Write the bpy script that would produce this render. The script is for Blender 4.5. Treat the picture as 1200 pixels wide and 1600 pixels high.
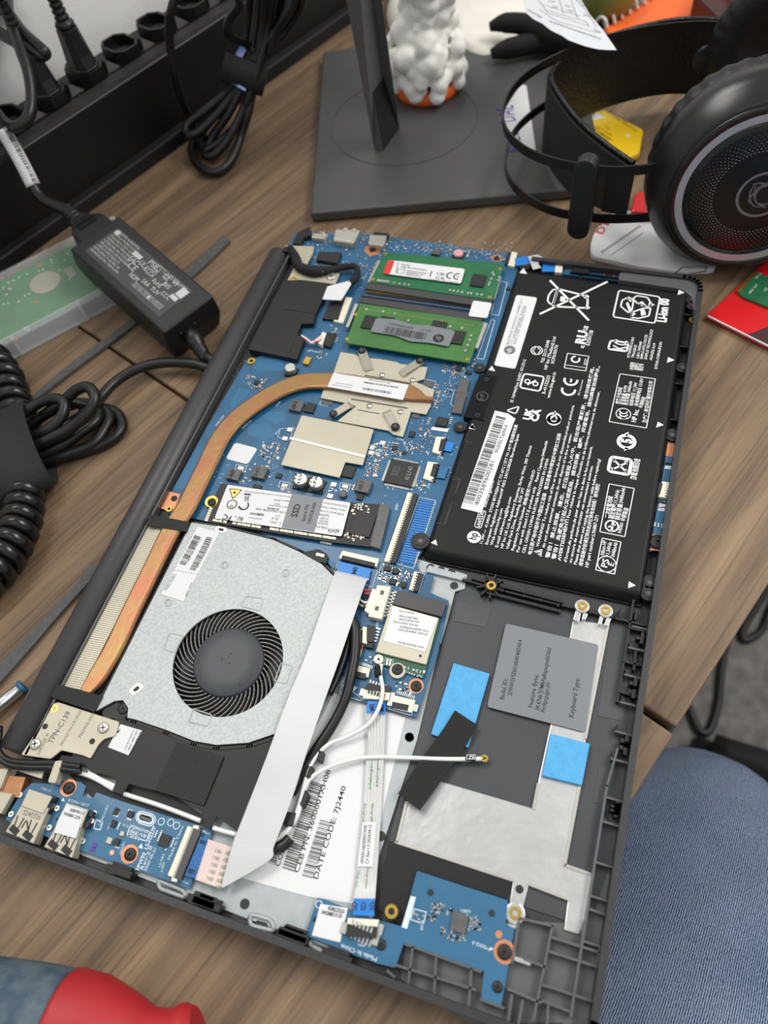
import bpy, math, random
from mathutils import Vector, Matrix
for o in list(bpy.data.objects): bpy.data.objects.remove(o)
SC = bpy.context.scene
COL = SC.collection
# ---------------------------------------------------------------- camera (a hand-held phone, 30 cm above the desk)
F_PX = 1180.0
CAM = Vector((0.20193618, 0.01370914, 0.3163172))
AX_R = Vector((0.94911859, 0.29638287, -0.10644758))
AX_D = Vector((0.2022088, -0.83268717, -0.51550333))
AX_F = Vector((-0.24142389, 0.46774916, -0.8502501))
cd = bpy.data.cameras.new('camera'); co = bpy.data.objects.new('camera', cd); COL.objects.link(co)
m = Matrix.Identity(4)
for i in range(3):
    m[i][0] = AX_R[i]; m[i][1] = -AX_D[i]; m[i][2] = -AX_F[i]; m[i][3] = CAM[i]
co.matrix_world = m
cd.sensor_fit = 'VERTICAL'; cd.sensor_height = 36.0; cd.lens = F_PX / 1600 * 36
cd.clip_start = 0.01; cd.clip_end = 20
cd.dof.use_dof = True; cd.dof.focus_distance = 0.335; cd.dof.aperture_fstop = 8.5
SC.camera = co
# ---------------------------------------------------------------- light: an even office ceiling, brighter on the wall side, plus a fill added for the wall
w = bpy.data.worlds.new('room_light'); SC.world = w; w.use_nodes = True
w.node_tree.nodes['Background'].inputs[0].default_value = (0.95, 0.98, 1.0, 1)
w.node_tree.nodes['Background'].inputs[1].default_value = 0.50
def area(name, loc, target, size, size_y, power, col=(1, 0.97, 0.92)):
    l = bpy.data.lights.new(name, 'AREA'); l.shape = 'RECTANGLE'; l.size = size; l.size_y = size_y
    l.energy = power; l.color = col
    o = bpy.data.objects.new(name, l); COL.objects.link(o); o.location = loc
    o.rotation_euler = (Vector(target) - Vector(loc)).to_track_quat('-Z', 'Y').to_euler()
area('ceiling_panel_left', (-0.75, 0.62, 1.55), (0.05, 0.2, 0), 1.0, 0.7, 22)
area('wall_fill_light', (1.1, 0.8, 1.45), (-0.1, 0.35, 0.05), 1.2, 0.6, 21)  # unseen fill lamp, added low and frontal to brighten the wall
area('ceiling_panel_front', (0.1, -0.9, 1.9), (0.1, 0.2, 0), 1.2, 0.6, 3)
SC.view_settings.view_transform = 'Standard'; SC.view_settings.look = 'None'
SC.view_settings.exposure = 0.0; SC.view_settings.gamma = 1.0; SC.view_settings.use_curve_mapping = False
# ---------------------------------------------------------------- helpers
def at(p, z):
    """the point of the level z (metres above the desk) seen along a sight line measured on the photograph"""
    d = AX_R * ((p[0] - 600) / F_PX) + AX_D * ((p[1] - 800) / F_PX) + AX_F
    return CAM + d * ((z - CAM.z) / d.z)
def crop(x0, y0, s):
    def f(*pts):
        r = [(x0 + a / s, y0 + b / s) for a, b in pts]
        return r
    return f
cA = crop(370, 340, 4.8); cB = crop(540, 350, 4.2857); cC = crop(300, 540, 4.6154); cD = crop(480, 540, 4.6154)
cE = crop(300, 720, 4.2857); cF = crop(500, 740, 4.2857); cG = crop(480, 900, 4.6154); cH = crop(730, 380, 3.158)
cI = crop(640, 620, 2.727); cJ = crop(660, 860, 3.0); cK = crop(600, 1150, 3.0); cM = crop(100, 780, 2.6087)
cN = crop(0, 1060, 3.3333); cO = crop(300, 1080, 3.3333); cQ1 = crop(0, 0, 3.0); cQ2 = crop(300, 0, 2.4)
cQ3 = crop(740, 0, 2.6087); cQ4 = crop(0, 300, 3.0); cQ5 = crop(0, 600, 3.4286); cS1 = crop(0, 1300, 3.0)
cS2 = crop(900, 900, 4.0); cS3 = crop(980, 380, 5.4545); cS4 = crop(450, 1360, 4.444); cU = crop(0, 1190, 6.667)
cV = crop(140, 1240, 5.217); cB1 = crop(760, 430, 7.5); cB2 = crop(910, 440, 7.5); cB3 = crop(780, 560, 7.5)
cB4 = crop(900, 560, 7.5); cB5 = crop(720, 640, 6.667); cB6 = crop(720, 760, 6.667); cB7 = crop(860, 720, 6.667)
cW = crop(320, 750, 5.0); cX = crop(580, 390, 5.714); cY = crop(100, 340, 4.8)
cHd = crop(760, 60, 4.0); cHc = crop(1010, 120, 5.163); cHi = crop(0, 900, 5.333); cLo = crop(240, 0, 4.615); cCo = crop(0, 560, 4.444)
cPl = crop(0, 0, 6.156); cHdd = crop(0, 380, 6.667)
def V3(p, z): q = at(p, z); return (q.x, q.y, z)
def pl(pts, z): return [at(p, z).xy for p in pts]
WL = {}
class MB:
    def __init__(s): s.v = []; s.f = []; s.m = []; s.sm = []
    def add(s, vs, fs, mi=0, smooth=False):
        b = len(s.v); s.v += [tuple(v) for v in vs]
        for f in fs: s.f.append([b + i for i in f]); s.m.append(mi); s.sm.append(smooth)
        return s
    def prism(s, poly, z0, z1, mi=0, mis=None):
        poly = [(p[0], p[1]) for p in poly]
        a = sum(poly[i][0] * poly[(i + 1) % len(poly)][1] - poly[(i + 1) % len(poly)][0] * poly[i][1] for i in range(len(poly)))
        if a < 0: poly = poly[::-1]
        n = len(poly)
        s.add([(x, y, z1) for x, y in poly] + [(x, y, z0) for x, y in poly], [list(range(n)), list(range(2 * n - 1, n - 1, -1))], mi)
        b = len(s.v) - 2 * n
        for i in range(n):
            j = (i + 1) % n
            s.f.append([b + i, b + n + i, b + n + j, b + j]); s.m.append(mi if mis is None else mis); s.sm.append(False)
        return s
    def box(s, cx, cy, w, l, z0, z1, a=0, mi=0):
        c, q = math.cos(a), math.sin(a)
        return s.prism([(cx + x * c - y * q, cy + x * q + y * c) for x, y in ((-w / 2, -l / 2), (w / 2, -l / 2), (w / 2, l / 2), (-w / 2, l / 2))], z0, z1, mi)
    def hexa(s, top, bot, mi=0):
        n = len(top)
        s.add(list(top) + list(bot), [list(range(n)), list(range(2 * n - 1, n - 1, -1))] + [[i, n + i, n + (i + 1) % n, (i + 1) % n] for i in range(n)], mi); return s
    def cyl(s, c, r, z0, z1, n=20, mi=0, r1=None, smooth=True):
        r1 = r if r1 is None else r1
        A = [(c[0] + math.cos(2 * math.pi * i / n), c[1] + math.sin(2 * math.pi * i / n)) for i in range(n)]
        vs = [(c[0] + (x - c[0]) * r1, c[1] + (y - c[1]) * r1, z1) for x, y in A] + [(c[0] + (x - c[0]) * r, c[1] + (y - c[1]) * r, z0) for x, y in A]
        s.add(vs, [list(range(n)), list(range(2 * n - 1, n - 1, -1))], mi)
        b = len(s.v) - 2 * n
        for i in range(n):
            s.f.append([b + i, b + n + i, b + n + (i + 1) % n, b + (i + 1) % n]); s.m.append(mi); s.sm.append(smooth)
        return s
    def ring(s, c, ri, ro, z0, z1, n=28, mi=0):
        vs = []
        for r, z in ((ri, z1), (ro, z1), (ro, z0), (ri, z0)):
            vs += [(c[0] + r * math.cos(2 * math.pi * i / n), c[1] + r * math.sin(2 * math.pi * i / n), z) for i in range(n)]
        fs = []
        for k in range(4):
            for i in range(n):
                j = (i + 1) % n; k2 = (k + 1) % 4
                fs.append([k * n + i, k2 * n + i, k2 * n + j, k * n + j])
        return s.add(vs, fs, mi)
    def lathe(s, prof, org, axis, n=24, mi=0, smooth=True):
        """prof: (radius, distance along axis)"""
        ax = Vector(axis).normalized(); u = ax.orthogonal().normalized(); w_ = ax.cross(u); o = Vector(org)
        vs = []
        for r, d in prof:
            for i in range(n):
                t = 2 * math.pi * i / n
                vs.append(o + ax * d + (u * math.cos(t) + w_ * math.sin(t)) * r)
        fs = []
        for k in range(len(prof) - 1):
            for i in range(n):
                j = (i + 1) % n; fs.append([k * n + i, k * n + j, (k + 1) * n + j, (k + 1) * n + i])
        s.add(vs, fs, mi, smooth)
        b = len(s.v) - len(vs)
        s.f.append([b + i for i in range(n)][::-1]); s.m.append(mi); s.sm.append(False)
        s.f.append([b + (len(prof) - 1) * n + i for i in range(n)]); s.m.append(mi); s.sm.append(False)
        return s
    def tube(s, path, r, n=10, mi=0, sub=6, flat=None, spline=True):
        """a round (or flat = (half width, half height)) section swept along the path"""
        P = [Vector(p) for p in path]
        R = list(r) if isinstance(r, (list, tuple)) else [r] * len(P)
        if spline and len(P) > 2:
            Q = []; RR = []
            for i in range(len(P) - 1):
                a = P[i - 1] if i > 0 else P[i] * 2 - P[i + 1]; b_, c_ = P[i], P[i + 1]
                d = P[i + 2] if i + 2 < len(P) else P[i + 1] * 2 - P[i]
                for k in range(sub):
                    t = k / sub
                    Q.append(0.5 * ((2 * b_) + (c_ - a) * t + (2 * a - 5 * b_ + 4 * c_ - d) * t * t + (3 * b_ - a - 3 * c_ + d) * t ** 3))
                    RR.append(R[i] * (1 - t) + R[i + 1] * t)
            Q.append(P[-1]); RR.append(R[-1]); P, R = Q, RR
        vs = []; up = None
        for i, p in enumerate(P):
            t = (P[min(i + 1, len(P) - 1)] - P[max(i - 1, 0)])
            t = t.normalized() if t.length > 1e-9 else Vector((0, 0, 1))
            if flat:
                sd = t.cross(Vector((0, 0, 1))).normalized(); u = sd.cross(t).normalized()
                hw, hh = flat; e = min(hw, hh)
                sec = []
                for (sx, sy) in ((1, 1), (-1, 1), (-1, -1), (1, -1)):
                    for k in range(4):
                        an = {(1, 1): 0, (-1, 1): 90, (-1, -1): 180, (1, -1): 270}[(sx, sy)] + k * 30
                        sec.append((sx * (hw - e) + e * math.cos(math.radians(an)), sy * (hh - e) + e * math.sin(math.radians(an))))
                vs += [p + sd * a * R[i] + u * b for a, b in sec]; nn = len(sec)
            else:
                if up is None: up = t.orthogonal().normalized()
                up = (up - t * up.dot(t)).normalized(); sd = t.cross(up); nn = n
                vs += [p + (up * math.cos(2 * math.pi * k / n) + sd * math.sin(2 * math.pi * k / n)) * R[i] for k in range(n)]
        fs = []
        for i in range(len(P) - 1):
            for k in range(nn):
                j = (k + 1) % nn; fs.append([i * nn + k, i * nn + j, (i + 1) * nn + j, (i + 1) * nn + k])
        s.add(vs, fs, mi, not flat)
        b = len(s.v) - len(vs)
        s.f.append([b + k for k in range(nn)][::-1]); s.m.append(mi); s.sm.append(False)
        s.f.append([b + (len(P) - 1) * nn + k for k in range(nn)]); s.m.append(mi); s.sm.append(False)
        return s
    def ribbon(s, L, R, t=0.0003, mi=0, mib=None, sub=5):
        """a strip of thickness t between two 3D edge lines"""
        def cr(P):
            P = [Vector(p) for p in P]; Q = []
            if sub <= 1 or len(P) < 3: return P
            for i in range(len(P) - 1):
                a = P[i - 1] if i else P[0] * 2 - P[1]; b_, c_ = P[i], P[i + 1]; d = P[i + 2] if i + 2 < len(P) else P[-1] * 2 - P[-2]
                for k in range(sub):
                    q = k / sub
                    Q.append(0.5 * ((2 * b_) + (c_ - a) * q + (2 * a - 5 * b_ + 4 * c_ - d) * q * q + (3 * b_ - a - 3 * c_ + d) * q ** 3))
            return Q + [P[-1]]
        L, R = cr(L), cr(R); n = len(L); vs = []
        for i in range(n):
            a, b_ = L[i], R[i]
            tg = (L[min(i + 1, n - 1)] + R[min(i + 1, n - 1)] - L[max(i - 1, 0)] - R[max(i - 1, 0)])
            nr = (b_ - a).cross(tg)
            nr = nr.normalized() if nr.length > 1e-12 else Vector((0, 0, 1))
            if nr.z < -0.2: nr = -nr
            vs += [a + nr * t / 2, b_ + nr * t / 2, b_ - nr * t / 2, a - nr * t / 2]
        fs = []
        for i in range(n - 1):
            for k in range(4):
                j = (k + 1) % 4; fs.append([i * 4 + k, i * 4 + j, (i + 1) * 4 + j, (i + 1) * 4 + k])
        fs.append([0, 1, 2, 3]); fs.append([n * 4 - 1, n * 4 - 2, n * 4 - 3, n * 4 - 4])
        return s.add(vs, fs, mi, False)
    def mesh(s, name, mats, org=(0, 0, 0)):
        me = bpy.data.meshes.new(name)
        ox, oy, oz = org
        me.from_pydata([(x - ox, y - oy, z - oz) for x, y, z in s.v], [], s.f)
        for mt in (mats if isinstance(mats, (list, tuple)) else [mats]): me.materials.append(mt)
        me.polygons.foreach_set('material_index', s.m); me.polygons.foreach_set('use_smooth', s.sm)
        me.update(); return me
def link(o, parent=None, loc=(0, 0, 0)):
    COL.objects.link(o); loc = Vector(loc); WL[o.name] = loc
    if parent is not None: o.parent = parent; o.location = loc - WL[parent.name]
    else: o.location = loc
    return o
def tag(o, label=None, cat=None, group=None, kind=None):
    if label: o['label'] = label
    if cat: o['category'] = cat
    if group: o['group'] = group
    if kind: o['kind'] = kind
    return o
def obj(name, mb, mats, parent=None, bevel=0, label=None, kind=None, seg=2, sharp=None):
    xs = [v[0] for v in mb.v]; ys = [v[1] for v in mb.v]; zs = [v[2] for v in mb.v]
    org = ((min(xs) + max(xs)) / 2, (min(ys) + max(ys)) / 2, min(zs))
    o = bpy.data.objects.new(name, mb.mesh(name, mats, org)); link(o, parent, org)
    if bevel:
        b = o.modifiers.new('bevel', 'BEVEL'); b.width = bevel; b.segments = seg; b.limit_method = 'ANGLE'; b.angle_limit = math.radians(40)
    if label: o['label'] = label
    if kind: o['kind'] = kind
    return o
def thing(name, label, cat, loc, group=None):
    o = bpy.data.objects.new(name, None); o.empty_display_size = 0.01; link(o, None, loc)
    return tag(o, label, cat, group)
def inst(name, me, loc, rz=0, parent=None, sc=None):
    o = bpy.data.objects.new(name, me); link(o, parent, loc); o.rotation_euler = (0, 0, rz)
    if sc: o.scale = sc
    return o
def plate(name, px, ztop, th, mat_, parent=None, bevel=0, **k):
    return obj(name, MB().prism(pl(px, ztop), ztop - th, ztop), mat_, parent, bevel, **k)
def lerp(a, b, t): return tuple(x + (y - x) * t for x, y in zip(a, b))
def roundpoly(pts, r, n=4):
    """round the corners of a 2D polygon by radius r (metres or pixels)"""
    out = []; N = len(pts)
    for i in range(N):
        p0, p1, p2 = Vector(pts[i - 1][:2]), Vector(pts[i][:2]), Vector(pts[(i + 1) % N][:2])
        a = (p0 - p1); b = (p2 - p1); rr = min(r, a.length * .45, b.length * .45)
        a = p1 + a.normalized() * rr; b = p1 + b.normalized() * rr
        for k in range(n + 1):
            t = k / n; out.append(tuple(a * (1 - t) ** 2 + p1 * 2 * t * (1 - t) + b * t * t))
    return out
# flat print: lettering and line work on a surface
class Print:
    def __init__(s, z, eps=0.00006): s.z = z + eps; s.mb = MB()
    def poly(s, px, mi=0):
        p = pl(px, s.z); s.mb.add([(q.x, q.y, s.z) for q in p], [list(range(len(p)))], mi); return s
    def line(s, a, b, wd=0.0003, mi=0):
        A, B = at(a, s.z).xy, at(b, s.z).xy; d = (B - A); n = Vector((-d.y, d.x)).normalized() * wd / 2
        s.mb.add([(q.x, q.y, s.z) for q in (A + n, A - n, B - n, B + n)], [[0, 1, 2, 3]], mi); return s
    def loop(s, px, wd=0.0003, mi=0, closed=True):
        for i in range(len(px) if closed else len(px) - 1): s.line(px[i], px[(i + 1) % len(px)], wd, mi)
        return s
    def circ(s, c, ro, ri=0, mi=0, n=28, a0=0, a1=360):
        """ring or disc; centre in photo coordinates, radii in metres"""
        C = at(c, s.z); vs = []; fs = []
        full = a1 - a0 >= 360
        for i in range(n + 1):
            t = math.radians(a0 + (a1 - a0) * i / n)
            vs += [(C.x + ro * math.cos(t), C.y + ro * math.sin(t), s.z), (C.x + ri * math.cos(t), C.y + ri * math.sin(t), s.z)]
        for i in range(n): fs.append([2 * i, 2 * i + 1, 2 * i + 3, 2 * i + 2])
        s.mb.add(vs, fs, mi); return s
    def bars(s, p00, p10, p01, seed=1, n=46, mi=0, fill=0.5):
        """bar code: bars laid along p00->p10, each as tall as p00->p01"""
        r = random.Random(seed); ws = [r.choice((1, 1, 2, 3)) for _ in range(2 * n)]; T = sum(ws); x = 0
        for i, q in enumerate(ws):
            if i % 2 == 0:
                a, b = lerp(p00, p10, x / T), lerp(p00, p10, (x + q) / T); d = (p01[0] - p00[0], p01[1] - p00[1])
                s.poly([a, b, (b[0] + d[0], b[1] + d[1]), (a[0] + d[0], a[1] + d[1])], mi)
            x += q
        return s
    def text(s, st, a, b=None, h=0.0015, mi=0, bold=0, flip=False):
        """a line of lettering from photo point a (baseline start) to b (baseline end), capital height h"""
        key = (st, bold)
        if key not in TX:
            c = bpy.data.curves.new('t', 'FONT'); c.body = st; c.size = 1; c.resolution_u = 2; c.offset = bold
            o = bpy.data.objects.new('t', c); COL.objects.link(o)
            dg = bpy.context.evaluated_depsgraph_get(); dg.update()
            me = o.evaluated_get(dg).to_mesh()
            TX[key] = ([tuple(v.co) for v in me.vertices], [list(p.vertices) for p in me.polygons])
            o.evaluated_get(dg).to_mesh_clear(); bpy.data.objects.remove(o); bpy.data.curves.remove(c)
        vs, fs = TX[key]
        if not vs: return s
        x0 = min(v[0] for v in vs); x1 = max(v[0] for v in vs)
        A, B = at(a, s.z).xy, at(b, s.z).xy; d = B - A; L = d.length; d.normalize(); u = Vector((-d.y, d.x))
        if flip: u = -u
        kx = L / (x1 - x0); ky = h / 0.69
        s.mb.add([(A.x + d.x * (x - x0) * kx + u.x * y * ky, A.y + d.y * (x - x0) * kx + u.y * y * ky, s.z) for x, y, _ in vs],
                 [f[::-1] for f in fs] if flip else fs, mi)
        return s
    def out(s, name, mats, parent, kind=None): return obj(name, s.mb, mats, parent, kind=kind)
TX = {}
# ---------------------------------------------------------------- materials
def mat(name, col, rough=0.5, metal=0.0, noise=0, nscale=40, bump=0, bscale=200, spec=0.5, stretch=None, col2=None, alpha=1, trans=0, coat=0, emis=None):
    mt = bpy.data.materials.new(name); mt.use_nodes = True; nt = mt.node_tree; b = nt.nodes['Principled BSDF']
    b.inputs['Roughness'].default_value = rough; b.inputs['Metallic'].default_value = metal
    b.inputs['Specular IOR Level'].default_value = spec; b.inputs['Coat Weight'].default_value = coat
    b.inputs['Base Color'].default_value = (*col, 1)
    if trans: b.inputs['Transmission Weight'].default_value = trans; b.inputs['IOR'].default_value = 1.3
    tc = nt.nodes.new('ShaderNodeTexCoord'); src = tc.outputs['Object']
    if stretch:
        mp = nt.nodes.new('ShaderNodeMapping'); mp.inputs['Scale'].default_value = stretch; nt.links.new(src, mp.inputs[0]); src = mp.outputs[0]
    if noise or col2:
        n = nt.nodes.new('ShaderNodeTexNoise'); n.inputs['Scale'].default_value = nscale; n.inputs['Detail'].default_value = 4
        r = nt.nodes.new('ShaderNodeValToRGB'); nt.links.new(src, n.inputs['Vector']); nt.links.new(n.outputs[0], r.inputs[0])
        c2 = col2 if col2 else tuple(min(1, c * (1 + noise)) for c in col); c1 = col if col2 else tuple(c * (1 - noise) for c in col)
        r.color_ramp.elements[0].position = .35; r.color_ramp.elements[1].position = .65
        r.color_ramp.elements[0].color = (*c1, 1); r.color_ramp.elements[1].color = (*c2, 1)
        nt.links.new(r.outputs[0], b.inputs['Base Color'])
    if bump:
        n = nt.nodes.new('ShaderNodeTexNoise'); n.inputs['Scale'].default_value = bscale; n.inputs['Detail'].default_value = 2
        bp = nt.nodes.new('ShaderNodeBump'); bp.inputs['Strength'].default_value = bump; bp.inputs['Distance'].default_value = .0005
        nt.links.new(src, n.inputs['Vector']); nt.links.new(n.outputs[0], bp.inputs['Height']); nt.links.new(bp.outputs[0], b.inputs['Normal'])
    return mt
def srgb(r, g, b): return tuple(((c / 255 + .055) / 1.055) ** 2.4 if c > 10 else c / 255 / 12.92 for c in (r, g, b))
M = {}
def D(k, *a, **kw): M[k] = mat(k, *a, **kw)
D('black_plastic', srgb(17, 17, 18), .5, bump=.15, bscale=900)
D('case_black', srgb(25, 25, 27), .42, bump=.2, bscale=1200)
D('plug_black', srgb(12, 12, 14), .3, spec=.25)
D('film_black', srgb(22, 22, 24), .45, spec=.35)
D('hub_slate', srgb(52, 54, 60), .45, bump=.1, bscale=900)
D('case_grey', srgb(68, 68, 70), .4, noise=.08, bump=.1, bscale=900)
D('hinge_grey', srgb(62, 61, 63), .42, bump=.12, bscale=1500)
D('floor_grey', srgb(58, 60, 63), .42, noise=.06, nscale=25, bump=.06, bscale=700)
D('pcb', srgb(30, 88, 126), .42, noise=.16, nscale=55, coat=.2)
D('pcb_light', srgb(40, 102, 142), .42)
D('pcb_dark', srgb(16, 58, 96), .42)
D('pcb_small', srgb(40, 98, 134), .42, noise=.08, nscale=40, coat=.15)
D('green_dark', srgb(28, 100, 62), .4, noise=.12, nscale=80)
D('green_bright', srgb(62, 112, 54), .4, noise=.12, nscale=60)
D('green_wifi', srgb(30, 84, 56), .4)
D('chip_black', srgb(28, 28, 30), .5, noise=.1, nscale=300)
D('chip_grey', srgb(88, 88, 88), .45, metal=.2, noise=.12, nscale=400)
D('solder', srgb(205, 205, 200), .3, metal=.8)
D('fan_grey', srgb(92, 92, 90), .4, metal=.3)
D('steel', srgb(200, 198, 190), .34, metal=.85)
D('beige_metal', srgb(186, 180, 162), .5, metal=.35, noise=.05, nscale=30)
D('galvanised', srgb(178, 183, 184), .55, metal=.25, noise=.10, nscale=800)
D('plate_metal', srgb(166, 172, 175), .5, metal=.3, noise=.05, nscale=220)
D('foil', srgb(205, 205, 204), .32, metal=.75, bump=.5, bscale=160, noise=.05, nscale=60)
D('copper', srgb(162, 106, 78), .36, metal=.6, noise=.2, nscale=75, col2=srgb(150, 122, 76), bump=.2, bscale=300)
D('copper_pad', srgb(206, 140, 100), .4, metal=.5)
D('arm_metal', srgb(166, 160, 146), .42, metal=.4)
D('gold', srgb(208, 172, 84), .3, metal=.9)
D('white_plastic', srgb(226, 222, 208), .4)
D('ivory', srgb(224, 220, 200), .42)
D('paper', srgb(216, 217, 219), .55)
D('paper_grey', srgb(150, 152, 156), .5)
D('label_grey', srgb(118, 122, 127), .42)
D('ink', srgb(24, 24, 26), .6)
D('ink_grey', srgb(110, 110, 112), .6)
D('ink_white', srgb(232, 234, 236), .5)
D('ink_silk', srgb(206, 220, 230), .5)
D('ink_green', srgb(96, 140, 96), .6)
D('battery', srgb(17, 17, 18), .5, spec=.3, bump=.08, bscale=900, noise=.06, nscale=30)
D('tape_black', srgb(20, 20, 21), .62, bump=.5, bscale=1600)
D('cloth_tape', srgb(16, 16, 17), .75, bump=.6, bscale=2200)
D('ribbon', srgb(196, 197, 199), .45, metal=.15, noise=.03, nscale=40, bump=.25, bscale=60)
D('ribbon_white', srgb(226, 228, 228), .4)
D('ribbon_pink', srgb(214, 192, 188), .45, noise=.05)
D('blue_tab', srgb(30, 120, 200), .4)
D('foam_blue', srgb(78, 160, 212), .7, noise=.06, nscale=400, bump=.3, bscale=900)
D('red', srgb(206, 48, 50), .5)
D('wire_white', srgb(226, 226, 224), .35)
D('wire_black', srgb(14, 14, 15), .42)
D('wire_red', srgb(170, 44, 50), .4)
D('wire_yellow', srgb(196, 170, 90), .4)
D('wire_pink', srgb(214, 150, 160), .4)
D('rubber', srgb(19, 19, 20), .38)
D('glass_clear', (0.92, 0.95, 0.95), .05, trans=1)
D('orange', srgb(240, 104, 34), .5)
D('purple', srgb(84, 58, 150), .5)
# ================================================================ SETTING
FLOORZ = -0.73
fm_ = mat('carpet', srgb(132, 129, 125), .95, noise=.22, nscale=60, bump=.5, bscale=300, spec=.1)
fl = obj('floor', MB().box(.4, .6, 5, 5, FLOORZ - .03, FLOORZ), fm_); fl['kind'] = 'structure'
S_ = Vector((.924, -.382)); G_ = Vector((.382, .924)); ANG = math.atan2(-.382, .924)
def SG(s, g): v = S_ * s + G_ * g; return (v.x, v.y)
wm = mat('wall_paint', srgb(240, 240, 238), .8, bump=.5, bscale=220, noise=.03)
wa = obj('wall_back', MB().prism([SG(-.352, -1.2), SG(-.352, 2.4), SG(-.44, 2.4), SG(-.44, -1.2)], FLOORZ, 0.55), wm); wa['kind'] = 'structure'
# desk: two wood-grained tops with a gap between them
def wood():
    mt = bpy.data.materials.new('walnut_laminate'); mt.use_nodes = True; nt = mt.node_tree; b = nt.nodes['Principled BSDF']; L = nt.links.new
    tc = nt.nodes.new('ShaderNodeTexCoord'); mp = nt.nodes.new('ShaderNodeMapping'); mp.inputs['Scale'].default_value = (1, .055, 1); L(tc.outputs['Object'], mp.inputs[0])
    n1 = nt.nodes.new('ShaderNodeTexNoise'); n1.inputs['Scale'].default_value = 78; n1.inputs['Detail'].default_value = 6; n1.inputs['Roughness'].default_value = .62; n1.inputs['Distortion'].default_value = .35; L(mp.outputs[0], n1.inputs['Vector'])
    r1 = nt.nodes.new('ShaderNodeValToRGB'); L(n1.outputs[0], r1.inputs[0]); e = r1.color_ramp.elements
    e[0].position = .30; e[0].color = (*srgb(92, 74, 58), 1); e[1].position = .70; e[1].color = (*srgb(148, 124, 97), 1)
    x = e.new(.45); x.color = (*srgb(116, 95, 74), 1); x = e.new(.57); x.color = (*srgb(133, 110, 86), 1)
    mp2 = nt.nodes.new('ShaderNodeMapping'); mp2.inputs['Scale'].default_value = (1, .022, 1); L(tc.outputs['Object'], mp2.inputs[0])
    n2 = nt.nodes.new('ShaderNodeTexNoise'); n2.inputs['Scale'].default_value = 620; n2.inputs['Detail'].default_value = 3; L(mp2.outputs[0], n2.inputs['Vector'])
    r2 = nt.nodes.new('ShaderNodeValToRGB'); L(n2.outputs[0], r2.inputs[0]); r2.color_ramp.elements[0].position = .30; r2.color_ramp.elements[0].color = (.52, .50, .48, 1); r2.color_ramp.elements[1].position = .50; r2.color_ramp.elements[1].color = (1, 1, 1, 1)
    mx = nt.nodes.new('ShaderNodeMixRGB'); mx.blend_type = 'MULTIPLY'; mx.inputs[0].default_value = .75; L(r1.outputs[0], mx.inputs[1]); L(r2.outputs[0], mx.inputs[2]); L(mx.outputs[0], b.inputs['Base Color'])
    b.inputs['Roughness'].default_value = .48; b.inputs['Specular IOR Level'].default_value = .35
    bp = nt.nodes.new('ShaderNodeBump'); bp.inputs['Strength'].default_value = .12; bp.inputs['Distance'].default_value = .0004; L(r2.outputs[0], bp.inputs['Height']); L(bp.outputs[0], b.inputs['Normal'])
    return mt
WOOD = wood()
DESK = thing('desk', 'walnut-brown wood-grained desk in two joined tops carrying everything', 'desk', (0, .2, FLOORZ))
def board_top(s0, s1, g0, g1, nm='desk_top', slant=0):
    hw, hl = (s1 - s0) / 2, (g1 - g0) / 2
    me = MB().prism([(-hw, -hl), (hw, -hl), (hw, hl - slant), (-hw, hl)], -.025, 0).mesh(nm, WOOD); o = bpy.data.objects.new(nm, me)
    q = SG((s0 + s1) / 2, (g0 + g1) / 2); link(o, DESK, (q[0], q[1], 0)); o.rotation_euler = (0, 0, ANG)
    b = o.modifiers.new('bevel', 'BEVEL'); b.width = .0012; b.segments = 3; return o
board_top(-.350, .1930, .2084, 1.3); board_top(-.350, .1935, -.75, .2072, slant=.0018)
edge = MB(); edge.prism([SG(-.345, .2074), SG(.1905, .2060), SG(.1905, .2080), SG(-.345, .2080)], -.02, -.006); obj('joint_strip', edge, M['black_plastic'], DESK)
# steel frame under the tops
fr = MB()
for s, g in ((-.3, -.6), (.12, -.6), (-.3, .9), (.12, .9)): q = SG(s, g); fr.box(q[0], q[1], .04, .04, FLOORZ, -.025, ANG)
obj('leg', fr, M['black_plastic'], DESK)
# ================================================================ LAPTOP (closed, upside down, bottom cover off)
FL = 0.0115      # level of the inner floor
MBZ = 0.0150     # top of the main board
LAP = thing('laptop', 'upside-down laptop with its bottom cover off and the insides showing, lying on the desk', 'laptop', (0.121, 0.179, 0))
# ---- shell
c = MB(); out = roundpoly([(0.004, 0.0), (0.242, 0.0), (0.242, 0.3585), (0.004, 0.3585)], 0.010, 6)
c.prism(out, 0.007, FL)
def wall(mb, pts, t, z0, z1, closed=False, mi=0):
    n = len(pts)
    for i in range(n if closed else n - 1):
        a, b = Vector(pts[i][:2]), Vector(pts[(i + 1) % n][:2]); d = (b - a)
        if d.length < 1e-6: continue
        d.normalize(); nn = Vector((-d.y, d.x)) * t / 2; a = a - d * t * .3; b = b + d * t * .3
        mb.prism([a + nn, a - nn, b - nn, b + nn], z0, z1, mi)
rim = roundpoly([(0.010, 0.0013), (0.2407, 0.0013), (0.2407, 0.3572), (0.150, 0.3572)], 0.009, 6)
rim = [(0.010, 0.0013)] + rim[7:21] + [(0.150, 0.3572)]
wall(c, rim, 0.0026, FL - .002, 0.019)
D('shell_grey', srgb(44, 44, 46), .42, bump=.2, bscale=1200)
shell = obj('shell', c, M['shell_grey'], LAP, label='black plastic palm-rest shell')
lid = obj('screen_lid', MB().prism(roundpoly([(0.003, 0.001), (0.2405, 0.001), (0.2405, 0.3575), (0.003, 0.3575)], 0.009, 6), 0.0, 0.0066), M['case_grey'], LAP, bevel=.001)
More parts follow.
